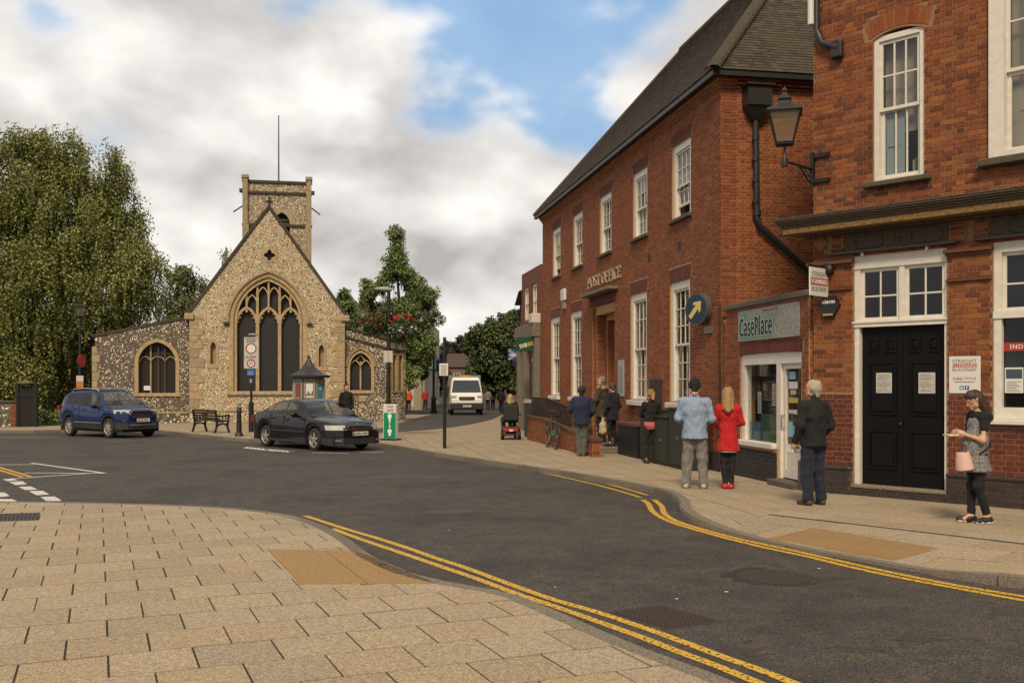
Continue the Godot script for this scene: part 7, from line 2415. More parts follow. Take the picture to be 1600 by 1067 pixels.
	put(at_, "face", fc, grained("faded_blue", lin(0.012, 0.05, 0.085), 0.5, grain(611, 0.04, 0.5, 1.0), 2.0))
	var aw2 := Shape.new()
	aw2.xf = Transform3D(Basis(Vector3(0, 0, 1), PI * 0.25), Vector3(0, 0, 0))
	aw2.prism(PackedVector2Array([Vector2(-0.24, -0.05), Vector2(0.06, -0.05), Vector2(0.0, -0.13), Vector2(0.07, -0.13), Vector2(0.22, 0.0), Vector2(0.07, 0.13), Vector2(0.0, 0.13), Vector2(0.06, 0.05), Vector2(-0.24, 0.05)]), 0.067, 0.071)
	put(at_, "arrow", aw2, mat("pale_yellow", lin(0.5, 0.4, 0.16), 0.6))
	bx(at_, "bracket", Vector3(0.1, -0.5, -0.2), Vector3(0.5, -0.35, -0.06), mat("drum_grey"))
	var nb := thing("wall_notice", "tall pale notice panel beside the arched entrance of the brick building", "notice", PB)
	bx(nb, "panel", Vector3(-7.05, 1.4, 0.01), Vector3(-6.5, 2.36, 0.03), mat("notice_grey", lin(0.32, 0.32, 0.31), 0.6), 0.006)
	for q in 12: bx(nb, "print_line", Vector3(-6.95, 1.5 + 0.06 * q, 0.0302), Vector3(-6.62, 1.52 + 0.06 * q, 0.032), mat("grey_print"))
	var wb := thing("wall_box", "dark flat metal box fixed between two tall ground floor windows", "wall box", PB)
	bx(wb, "case", Vector3(-4.2, 0.85, 0.01), Vector3(-3.55, 1.85, 0.09), grained("brown_metal", lin(0.045, 0.033, 0.028), 0.6, grain(612, 0.04, 0.6, 1.0), 1.5), 0.01)
	bx(wb, "slot", Vector3(-4.05, 1.55, 0.0905), Vector3(-3.7, 1.6, 0.093), dark)
	var al := thing("alarm_box", "small white alarm box high on the brick wall near its far end", "alarm box", PB)
	bx(al, "cover", Vector3(-13.55, 4.45, 0.008), Vector3(-13.0, 4.85, 0.1), mat("white_plastic"), 0.03)
	bx(al, "base", Vector3(-13.45, 4.2, 0.008), Vector3(-13.1, 4.44, 0.07), mat("lamp_grey"))
	var rw := thing("ramp_wall", "low brick ramp wall with black railings in front of the long brick building", "wall", PB)
	var zf := 1.4
	var prof := PackedVector2Array([Vector2(-12.6, -0.2), Vector2(-4.55, -0.1), Vector2(-4.55, 0.36), Vector2(-10.2, 0.66), Vector2(-12.6, 0.66)])
	var rs := Shape.new()
	rs.xf = Transform3D(Basis(), Vector3(0, 0, zf))
	rs.prism(prof, -0.22, 0.0)
	put(rw, "core", rs, mortar("corner_mortar"))
	bricks(rw, prof, [], 0.072, 0.226, "ramp", POST_RED, 80, Transform3D(Basis(), Vector3(0, 0, zf)))
	var cop := Shape.new()
	cop.stroke([Vector2(-12.62, 0.69), Vector2(-10.2, 0.69), Vector2(-4.5, 0.39)], 0.07, zf - 0.25, zf + 0.03)
	put(rw, "coping", cop, grained("coping_brick", lin(0.17, 0.075, 0.04), 0.9, grain(613, 0.05, 0.5, 1.0), 2.0))
	bricks(rw, rect(-0.22, -0.1, 0.0, 0.36), [], 0.072, 0.226, "ramp", POST_RED, 0, Transform3D(Basis(Vector3.UP, PI / 2), Vector3(-4.55, 0, zf - 0.22)).translated_local(Vector3(0.22 - 0.22, 0, 0)))
	var rl := Shape.new()
	rl.tube([Vector3(-12.5, 1.3, zf - 0.12), Vector3(-10.2, 1.3, zf - 0.12), Vector3(-7.2, 1.1, zf - 0.12)], 0.022, 6)
	put(rw, "handrail", rl, ip)
	for q in 34:
		var x := -10.3 + 0.094 * q
		var b2 := Shape.new()
		b2.tube([Vector3(x, 0.5, zf - 0.12), Vector3(x, 1.3 - maxf(0.0, (x + 10.2) / 3.0) * 0.2, zf - 0.12)], 0.009, 5)
		put(rw, "baluster", b2, ip)
	bx(rw, "steel_panel", Vector3(-12.5, 0.72, zf - 0.14), Vector3(-10.35, 1.28, zf - 0.11), mat("black_sheet", lin(0.012, 0.012, 0.013), 0.5))
	var back := thing("entrance_wall", "low dark panelled wall with brick coping under a tall white window", "wall", PB)
	bx(back, "panel", Vector3(-5.45, -0.1, 0.1), Vector3(-3.9, 0.72, 0.5), mat("black_sheet"))
	bx(back, "coping", Vector3(-5.5, 0.72, 0.06), Vector3(-3.85, 0.8, 0.54), mats["coping_brick"], 0.01)
	var lb := thing("litter_bin", "dark street bin with pale sloping lid behind the ramp railing", "bin", stood(Vector3(at(834, 640, 33.5).x, gy(-33.5), -33.5), 0.18))
	bx(lb, "body", Vector3(-0.28, 0.0, -0.28), Vector3(0.28, 1.15, 0.28), mat("bin_green", lin(0.02, 0.026, 0.02), 0.6), 0.03)
	var lid := Shape.new()
	lid.prism(PackedVector2Array([Vector2(-0.3, 1.15), Vector2(0.3, 1.15), Vector2(0.26, 1.24), Vector2(-0.26, 1.28)]), -0.3, 0.3)
	put(lb, "lid", lid, mat("pale_metal", lin(0.3, 0.29, 0.26), 0.5))
	var cab := grained("cabinet_green", lin(0.032, 0.036, 0.022), 0.65, grain(614, 0.03, 0.55, 1.0, 5), 1.4)
	var cl_ := [[-3.35, -2.45, 1.12, "tall dark green utility cabinet nearest the window with the yellow poster"], [-2.36, -1.55, 1.0, "dark green utility cabinet between two others, scratched doors"], [-1.4, -0.35, 1.2, "widest dark green utility cabinet by the brick corner of the shop"]]
	for e in cl_:
		var c := thing("utility_cabinet", e[3], "cabinet", PB.translated_local(Vector3((e[0] + e[1]) * 0.5, 0, 0.36)), "green utility cabinets against the brick wall")
		var w: float = (e[1] - e[0]) * 0.5
		var h: float = e[2]
		bx(c, "body", Vector3(-w, 0.0, -0.26), Vector3(w, h, 0.22), cab, 0.015)
		bx(c, "lid", Vector3(-w - 0.02, h, -0.28), Vector3(w + 0.02, h + 0.05, 0.25), cab, 0.015)
		for sd in [-1.0, 1.0]:
			var dd := bx(c, "door", Vector3(minf(0.008 * sd, (w - 0.03) * sd), 0.08, 0.22), Vector3(maxf(0.008 * sd, (w - 0.03) * sd), h - 0.05, 0.236), cab, 0.004)
			bx(dd, "lock", Vector3(0.05 * sd - 0.015, h * 0.5, 0.236), Vector3(0.05 * sd + 0.015, h * 0.5 + 0.06, 0.245), mat("dull_silver"))
	make_bicycle()

func basket(where: Vector3, r: float, kind: int, label: String, hang: float) -> void:
	var t := thing("flower_basket", label, "flower basket", stood(where))
	var s := Shape.new()
	s.lathe([[0.02, -r * 0.8], [r * 0.6, -r * 0.6], [r * 0.95, -r * 0.1], [r, 0.0]], 12)
	put(t, "bowl", s, mat("basket_moss", lin(0.03, 0.028, 0.018), 0.95))
	var ch := Shape.new()
	for i in 3: ch.tube([Vector3(cos(i * TAU / 3) * r, 0, sin(i * TAU / 3) * r), Vector3(0, hang, 0)], 0.006, 4)
	put(t, "chain", ch, iron_paint())
	var xs := []; var cs := []
	for i in 170:
		var q := Vector3(rng.randfn(), rng.randfn() * 0.7, rng.randfn()).normalized() * pow(rng.randf(), 0.4)
		xs.append(Transform3D(Basis.from_euler(Vector3(rnd(-1, 1), rnd(0, 6), rnd(-1, 1))).scaled(Vector3.ONE * 0.45), q * r * 1.15 + Vector3(0, 0.02 if kind == 0 else -0.04, 0)))
		var f := rnd(0.7, 1.3)
		cs.append(Color(0.05 * f, 0.085 * f, 0.022 * f))
	var lm := mat("leaf_basket", Color.WHITE, 0.7)
	lm.vertex_color_use_as_albedo = true
	many(t, "foliage", clump("round", 0.13), lm, xs, cs)
	var fx := []; var fc := []
	var pal: Array = [[Color(0.33, 0.012, 0.02), Color(0.25, 0.01, 0.02)], [Color(0.45, 0.015, 0.015), Color(0.55, 0.5, 0.5), Color(0.4, 0.36, 0.42)], [Color(0.3, 0.06, 0.03), Color(0.35, 0.03, 0.02)]][kind]
	for i in 150:
		var q := Vector3(rng.randfn(), rng.randfn(), rng.randfn()).normalized()
		var pos := q * r * Vector3(1.35, 0.95, 1.35) + Vector3(0, 0.06, 0)
		var c: Color = pal[0] if kind != 1 or q.y > 0.25 else pal[1 + i % 2]
		if kind == 0 and q.y < -0.4: continue
		if kind == 1 and q.y > 0.25: pos.y += 0.12
		fx.append(Transform3D(Basis.from_euler(Vector3(rnd(-1, 1), rnd(0, 6), rnd(-1, 1))).scaled(Vector3.ONE * rnd(0.7, 1.2)), pos))
		fc.append(c)
	var fl := Shape.new()
	for i in 5:
		var a := TAU * i / 5.0
		fl.quad(Vector3.ZERO, Vector3(cos(a - 0.5) * 0.035, 0.012, sin(a - 0.5) * 0.035), Vector3(cos(a) * 0.05, 0.0, sin(a) * 0.05), Vector3(cos(a + 0.5) * 0.035, 0.012, sin(a + 0.5) * 0.035))
	var fm := mat("petal", Color.WHITE, 0.7)
	fm.vertex_color_use_as_albedo = true
	many(t, "blossom", fl.mesh(), fm, fx, fc)

func make_bicycle() -> void:
	var f := PB.translated_local(Vector3(-8.1, 0, 1.62))
	var p := f.origin
	f.origin.y = gy(p.z)
	f.basis = f.basis * Basis(Vector3.RIGHT, -0.08)
	var t := thing("bicycle", "dark bicycle with green lock propped against the brick ramp wall", "bicycle", f)
	var fr := mat("bike_paint", lin(0.02, 0.022, 0.024), 0.35)
	var rub := mat("tyre_rubber", lin(0.016, 0.016, 0.016), 0.85)
	for x in [-0.53, 0.53]:
		var w := Shape.new()
		var loop := []
		for i in 33: loop.append(Vector3(x + cos(TAU * i / 32) * 0.335, 0.345 + sin(TAU * i / 32) * 0.335, 0))
		w.tube(loop, 0.017, 6, false)
		var wheel := put(t, "wheel", w, rub)
		var sp := Shape.new()
		var lr := []
		for i in 33: lr.append(Vector3(x + cos(TAU * i / 32) * 0.312, 0.345 + sin(TAU * i / 32) * 0.312, 0))
		sp.tube(lr, 0.009, 4, false)
		for i in 14: sp.tube([Vector3(x, 0.345, 0.02 if i % 2 else -0.02), Vector3(x + cos(TAU * i / 14) * 0.31, 0.345 + sin(TAU * i / 14) * 0.31, 0)], 0.0025, 3, false)
		sp.tube([Vector3(x, 0.345, -0.04), Vector3(x, 0.345, 0.04)], 0.02, 6)
		put(wheel, "rim", sp, mat("dull_silver"))
		var mg := Shape.new()
		var arc := []
		for i in 12: arc.append(Vector3(x + cos(PI * (0.1 + 0.75 * i / 11.0)) * 0.375, 0.345 + sin(PI * (0.1 + 0.75 * i / 11.0)) * 0.375, 0))
		mg.tube(arc, 0.02, 5)
		put(t, "mudguard", mg, fr)
	var bb := Vector3(-0.08, 0.3, 0); var seat := Vector3(-0.26, 0.85, 0); var hd := Vector3(0.36, 0.86, 0); var hb := Vector3(0.4, 0.7, 0)
	var s := Shape.new()
	for e in [[bb, seat], [seat + Vector3(0.03, -0.1, 0), hd], [bb, hb], [bb, Vector3(-0.53, 0.345, 0.05)], [bb, Vector3(-0.53, 0.345, -0.05)], [seat + Vector3(0.04, -0.14, 0), Vector3(-0.53, 0.345, 0.05)], [seat + Vector3(0.04, -0.14, 0), Vector3(-0.53, 0.345, -0.05)], [hd, hb]]:
		s.tube(e, 0.017, 7)
	put(t, "frame", s, fr)
	var fk := Shape.new()
	for z in [-0.05, 0.05]: fk.tube([hb, Vector3(0.46, 0.5, z), Vector3(0.53, 0.345, z)], 0.012, 6)
	put(t, "fork", fk, fr)
	var hbars := Shape.new()
	hbars.tube([hd, hd + Vector3(0.01, 0.16, 0)], 0.014, 6)
	hbars.tube([hd + Vector3(-0.12, 0.2, -0.29), hd + Vector3(0.02, 0.17, -0.1), hd + Vector3(0.02, 0.17, 0.1), hd + Vector3(-0.12, 0.2, 0.29)], 0.013, 6)
	put(t, "handlebar", hbars, fr)
	var sd := Shape.new()
	sd.tube([seat, seat + Vector3(-0.03, 0.12, 0)], 0.014, 6)
	sd.ball(seat + Vector3(-0.05, 0.14, 0), Vector3(0.14, 0.03, 0.075), 10, 5)
	put(t, "saddle", sd, mat("black_leather", lin(0.012, 0.011, 0.01), 0.6))
	var ck := Shape.new()
	ck.xf = Transform3D(Basis(Vector3.RIGHT, PI / 2), bb + Vector3(0, 0, 0.04))
	ck.lathe([[0.09, 0.0], [0.09, 0.006]], 14)
	put(t, "chainring", ck, mat("dull_silver"))
	var cr := Shape.new()
	cr.tube([bb + Vector3(0, 0, 0.06), bb + Vector3(0.1, -0.13, 0.07), bb + Vector3(0.1, -0.13, 0.15)], 0.012, 5)
	cr.tube([bb + Vector3(0, 0, -0.06), bb + Vector3(-0.1, 0.13, -0.07), bb + Vector3(-0.1, 0.13, -0.15)], 0.012, 5)
	put(t, "crank", cr, mat("dull_silver"))
	var lk := Shape.new()
	lk.tube([Vector3(0.25, 0.45, 0.06), Vector3(0.4, 0.36, 0.08), Vector3(0.55, 0.42, 0.06), Vector3(0.42, 0.5, 0.05), Vector3(0.25, 0.45, 0.06)], 0.02, 6)
	put(t, "cable_lock", lk, mat("lock_green", lin(0.02, 0.2, 0.08), 0.5))
	bx(t, "lamp", hd + Vector3(0.03, 0.02, -0.03), hd + Vector3(0.09, 0.09, 0.03), fr, 0.01)
	bx(t, "bag", hd + Vector3(-0.02, 0.02, -0.09), hd + Vector3(0.1, 0.2, 0.09), mat("black_leather"), 0.02)
# ---------------------------------------------------------------- vehicles

func tab(t: Array, z: float) -> float:
	if z <= t[0][0]: return t[0][1]
	for i in t.size() - 1:
		if z <= t[i + 1][0]:
			var k: float = (z - t[i][0]) / (t[i + 1][0] - t[i][0])
			var a: float = t[maxi(i - 1, 0)][1]
			var b: float = t[mini(i + 2, t.size() - 1)][1]
			return cubic_interpolate(t[i][1], t[i + 1][1], lerpf(t[i][1], a, 0.6), lerpf(t[i + 1][1], b, 0.6), k)
	return t[t.size() - 1][1]

func patch(grid: Array, i0: int, i1: int, j0: int, j1: int, s: Shape) -> void:
	for i in range(i0, i1):
		for j in range(j0, j1):
			var q := [[i, j], [i, j + 1], [i + 1, j + 1], [i + 1, j]]
			var p := []; var n := []
			for e in q:
				var a: int = e[0]; var b: int = e[1]
				p.append(grid[a][b])
				var du: Vector3 = grid[a][mini(b + 1, grid[a].size() - 1)] - grid[a][maxi(b - 1, 0)]
				var dv: Vector3 = grid[mini(a + 1, grid.size() - 1)][b] - grid[maxi(a - 1, 0)][b]
				n.append(du.cross(dv).normalized())
			if (p[0] as Vector3).distance_squared_to(p[2]) < 1e-9: continue
			s.trin(p[0], p[1], p[2], n[0], n[1], n[2])
			s.trin(p[0], p[2], p[3], n[0], n[2], n[3])

func wheel(t: Node3D, x: float, y: float, z: float, r: float, w: float, spokes: int) -> void:
	var out := signf(x)
	var b := Basis(Vector3(0, 0, 1), -PI / 2 * out)
	var s := Shape.new()
	s.xf = Transform3D(b, Vector3(x, y, z))
	s.lathe([[r * 0.66, w * 0.4], [r * 0.7, w * 0.5], [r * 0.93, w * 0.47], [r, w * 0.3], [r, -w * 0.3], [r * 0.93, -w * 0.47], [r * 0.66, -w * 0.5]], 24, true, 0.0, false)
	var wh := put(t, "wheel", s, mat("tyre_rubber", lin(0.016, 0.016, 0.016), 0.85))
	var rim := Shape.new()
	rim.xf = s.xf
	rim.lathe([[r * 0.67, w * 0.44], [r * 0.62, w * 0.42], [r * 0.6, w * 0.1]], 24, true, 0.0, false)
	for i in spokes:
		var q := Basis(Vector3.UP, TAU * i / spokes)
		rim.xf = Transform3D(b * q, Vector3(x, y, z))
		rim.rings([PackedVector3Array([Vector3(0.02, w * 0.2, -r * 0.1), Vector3(0.02, w * 0.43, -r * 0.1), Vector3(0.02, w * 0.43, r * 0.1), Vector3(0.02, w * 0.2, r * 0.1)]), PackedVector3Array([Vector3(r * 0.64, w * 0.2, -r * 0.075), Vector3(r * 0.64, w * 0.36, -r * 0.075), Vector3(r * 0.64, w * 0.36, r * 0.075), Vector3(r * 0.64, w * 0.2, r * 0.075)])], true, true, false)
	put(wh, "rim", rim, mat("alloy", lin(0.42, 0.4, 0.37), 0.35, 0.6))
	var hub := Shape.new()
	hub.xf = s.xf
	hub.lathe([[r * 0.6, w * 0.02], [r * 0.58, w * 0.08], [r * 0.2, w * 0.1]], 20)
	put(wh, "brake_disc", hub, mat("dark_hub", lin(0.03, 0.03, 0.03), 0.6))

func car(t: Node3D, c: Dictionary) -> void:
	var L: float = c.L * 0.5
	var paint: Material = c.paint
	var zs := []
	for i in 61: zs.append(lerpf(-L, L, i / 60.0))
	for e in c.marks:
		zs.append(e)
	for ax in [c.rear, c.front]:
		for k in 9: zs.append(ax + c.arch * cos(PI * k / 8.0))
	zs.sort()
	var clean := [zs[0]]
	for z in zs:
		if z - clean[clean.size() - 1] > 0.012: clean.append(z)
	zs = clean
	var grid := []
	var top := []
	for z in zs:
		var hw := tab(c.plan, z)
		var yb := tab(c.belt, z)
		var yd := tab(c.deck, z)
		var lo := tab(c.low, z)
		for ax in [c.rear, c.front]:
			var dz: float = absf(z - ax)
			if dz < c.arch: lo = maxf(lo, c.r + sqrt(c.arch * c.arch - dz * dz))
		lo = minf(lo, yb - 0.06)
		var row := []
		var half := [[0.95, lo], [0.985, lerpf(lo, yb, 0.25)], [1.0, lerpf(lo, yb, 0.5)], [0.99, lerpf(lo, yb, 0.76)], [0.955, lerpf(lo, yb, 0.95)], [0.93, yb], [0.84, lerpf(yb, yd, 0.45)], [0.5, lerpf(yb, yd, 0.85)]]
		for h in half: row.append(Vector3(hw * h[0], h[1], z))
		row.append(Vector3(0, yd, z))
		for k in range(half.size() - 1, -1, -1): row.append(Vector3(-hw * half[k][0], half[k][1], z))
		grid.append(row)
		var rw := tab(c.roof_w, z)
		var yt := maxf(tab(c.roof, z), yb)
		var bw := hw * 0.93
		var r2 := []
		var ys := lerpf(yb, yt, 0.9)
		var hs := [[bw, yb], [lerpf(bw, rw, 0.82), lerpf(yb, yt, 0.8)], [lerpf(bw, rw, 0.95), lerpf(yb, yt, 0.9)], [lerpf(bw, rw, 1.0) * 0.955, lerpf(yb, yt, 0.965)], [rw * 0.5, lerpf(yb, yt, 0.995)]]
		for h in hs: r2.append(Vector3(h[0], h[1], z))
		r2.append(Vector3(0, yt, z))
		for k in range(hs.size() - 1, -1, -1): r2.append(Vector3(-hs[k][0], hs[k][1], z))
		top.append(r2)
	var idx := func(z: float) -> int:
		var best := 0
		for i in zs.size():
			if absf(zs[i] - z) < absf(zs[best] - z): best = i
		return best
	var n := zs.size() - 1
	var c0: int = idx.call(c.cabin[0]); var c1: int = idx.call(c.cabin[3])
	var r0: int = idx.call(c.cabin[1]); var r1: int = idx.call(c.cabin[2])
	var body := Shape.new()
	var first := 1 if c.has("clad") else 0
	patch(grid, 0, n, first, 5, body)
	patch(grid, 0, n, 11, 16 - first, body)
	patch(grid, 0, c0, 5, 11, body)
	patch(grid, c1, n, 5, 11, body)
	for e in 2:
		var row: Array = grid[0 if e == 0 else n]
		var mid := Vector3(0, 0.55, row[0].z)
		for j in row.size() - 1:
			if e == 0: body.tri(mid, row[j + 1], row[j])
			else: body.tri(mid, row[j], row[j + 1])
		if e == 0: body.tri(mid, row[0], row[row.size() - 1])
		else: body.tri(mid, row[row.size() - 1], row[0])
	put(t, "body", body, paint)
	if c.has("clad"):
		var cl := Shape.new()
		patch(grid, 0, n, 0, 1, cl)
		patch(grid, 0, n, 15, 16, cl)
		put(t, "cladding", cl, mat("car_plastic", lin(0.02, 0.02, 0.021), 0.7))
	var roof := Shape.new()
	patch(top, c0, c1, 1, 3, roof)
	patch(top, c0, c1, 7, 9, roof)
	patch(top, r0, r1, 3, 7, roof)
	put(t, "roof", roof, paint)
	var gl := glass("car_glass", Color(0.012, 0.016, 0.02), 0.42)
	var ws := Shape.new()
	patch(top, r1, c1, 3, 7, ws)
	put(t, "windscreen", ws, gl)
	var rs := Shape.new()
	patch(top, c0, r0, 3, 7, rs)
	put(t, "rear_window", rs, gl)
	var edge: int = c0
	for w in c.glass:
		var a: int = idx.call(w[0]); var b: int = idx.call(w[1])
		for sd in 2:
			var g := Shape.new()
			patch(top, a, b, 0 if sd == 0 else 9, 1 if sd == 0 else 10, g)
			put(t, "side_window", g, gl)
			if a > edge:
				var p := Shape.new()
				patch(top, edge, a, 0 if sd == 0 else 9, 1 if sd == 0 else 10, p)
				put(t, "pillar", p, paint if edge == c0 else mat("pillar_black", lin(0.01, 0.01, 0.01), 0.4))
		edge = b
	for sd in 2:
		var p := Shape.new()
		patch(top, edge, c1, 0 if sd == 0 else 9, 1 if sd == 0 else 10, p)
		put(t, "pillar", p, paint)
	var dark := mat("car_inner", lin(0.012, 0.012, 0.012), 0.9)
	var hw0: float = tab(c.plan, 0.0)
	bx(t, "underbody", Vector3(-hw0 * 0.86, 0.2, -L + 0.12), Vector3(hw0 * 0.86, 0.52, L - 0.12), dark)
	bx(t, "dashboard", Vector3(-hw0 * 0.85, 0.5, c.cabin[3] - 0.75), Vector3(hw0 * 0.85, tab(c.belt, c.cabin[3]) - 0.06, c.cabin[3] - 0.3), dark, 0.05)
	for x in [-0.36, 0.36]:
		var st := Shape.new()
		st.bevel(Vector3(x - 0.24, 0.5, -0.2), Vector3(x + 0.24, 1.05, -0.02), 0.05)
		st.bevel(Vector3(x - 0.13, 1.06, -0.18), Vector3(x + 0.13, 1.24, -0.08), 0.04)
		put(t, "seat", st, mat("seat_cloth", lin(0.03, 0.03, 0.032), 0.9))
	var sw := Shape.new()
	var loop := []
	for i in 17: loop.append(Vector3(-0.36 + cos(TAU * i / 16) * 0.18, 0.98 + sin(TAU * i / 16) * 0.16, c.cabin[3] - 0.9 + sin(TAU * i / 16) * -0.06))
	sw.tube(loop, 0.016, 6, false)
	put(t, "steering_wheel", sw, dark)
	for ax in [c.rear, c.front]:
		for sd in [-1.0, 1.0]: wheel(t, sd * (tab(c.plan, ax) - c.tyre * 0.5 - 0.015), c.r, ax, c.r, c.tyre, c.spokes)
	for sd in [-1.0, 1.0]:
		for z in c.seams:
			var s := Shape.new()
			var hw := tab(c.plan, z)
			var yb := tab(c.belt, z); var lo := tab(c.low, z) + 0.08
			for k in 6:
				var f0 := k / 6.0; var f1 := (k + 1) / 6.0
				var w0 := hw * (0.957 + 0.048 * sin(PI * clampf(f0 * 0.95 + 0.05, 0, 1))); var w1 := hw * (0.957 + 0.048 * sin(PI * clampf(f1 * 0.95 + 0.05, 0, 1)))
				s.box(Vector3(sd * (minf(w0, w1) - 0.01), lerpf(lo, yb, f0), z - 0.005), Vector3(sd * (maxf(w0, w1) - 0.001), lerpf(lo, yb, f1), z + 0.005))
			put(t, "door_seam", s, dark)
		for z in c.handles:
			bx(t, "door_handle", Vector3(sd * (tab(c.plan, z) * 0.99), tab(c.belt, z) - 0.12, z - 0.1), Vector3(sd * (tab(c.plan, z) * 0.99 + 0.025), tab(c.belt, z) - 0.085, z + 0.1), paint, 0.008)
		var mz: float = c.cabin[3] - 0.62
		var m := Shape.new()
		m.ball(Vector3(sd * (tab(c.plan, mz) + 0.1), tab(c.belt, mz) + 0.07, mz), Vector3(0.12, 0.085, 0.08), 10, 6)
		m.box(Vector3(sd * (tab(c.plan, mz) * 0.92), tab(c.belt, mz) - 0.01, mz - 0.03), Vector3(sd * (tab(c.plan, mz) + 0.04), tab(c.belt, mz) + 0.05, mz + 0.03))
		put(t, "mirror", m, paint)

func wrap_nose(s: Shape, pts: Array, y0: float, y1: float, lean := 0.0) -> void:
	for i in pts.size() - 1:
		var a: Vector2 = pts[i]; var b: Vector2 = pts[i + 1]
		s.quad(Vector3(b.x, y0, b.y), Vector3(a.x, y0, a.y), Vector3(a.x, y1, a.y - lean), Vector3(b.x, y1, b.y - lean))

func lens_pair(t: Node3D, called: String, pts: Array, y0: float, y1: float, lean: float, m: Material) -> void:
	for sd in 2:
		var s := Shape.new()
		var q := []
		for p in pts: q.append(Vector2(p[0] if sd == 0 else -p[0], p[1]))
		if sd == 1: q.reverse()
		wrap_nose(s, q, y0, y1, lean)
		put(t, called, s, m)

func nose(c: Dictionary, zs: Array, proud: float) -> Array:
	var out := []
	for z in zs: out.append(Vector2(-tab(c.plan, z) - proud, z + proud))
	for i in range(zs.size() - 1, -1, -1): out.append(Vector2(tab(c.plan, zs[i]) + proud, zs[i] + proud))
	return out

func plate(t: Node3D, words: String, y: float, z: float, blue: bool, m: Material) -> void:
	var p := bx(t, "number_plate", Vector3(-0.26, y - 0.056, z - 0.01), Vector3(0.26, y + 0.056, z), m, 0.003)
	lettering(p, words, Vector3(-0.03 if not blue else 0.02, y, z + 0.0005), Basis(), 0.072, 0.43, mat("black_print"), "Droid Sans", 700, 0.002)
	if blue: bx(p, "blue_strip", Vector3(-0.258, y - 0.054, z), Vector3(-0.215, y + 0.054, z + 0.001), mat("sign_blue"))

func car_paint(key: String, c: Color) -> StandardMaterial3D:
	var m := mat(key, c, 0.3, 0.0)
	m.metallic_specular = 0.3
	m.clearcoat_enabled = true
	m.clearcoat = 0.5
	m.clearcoat_roughness = 0.03
	return m

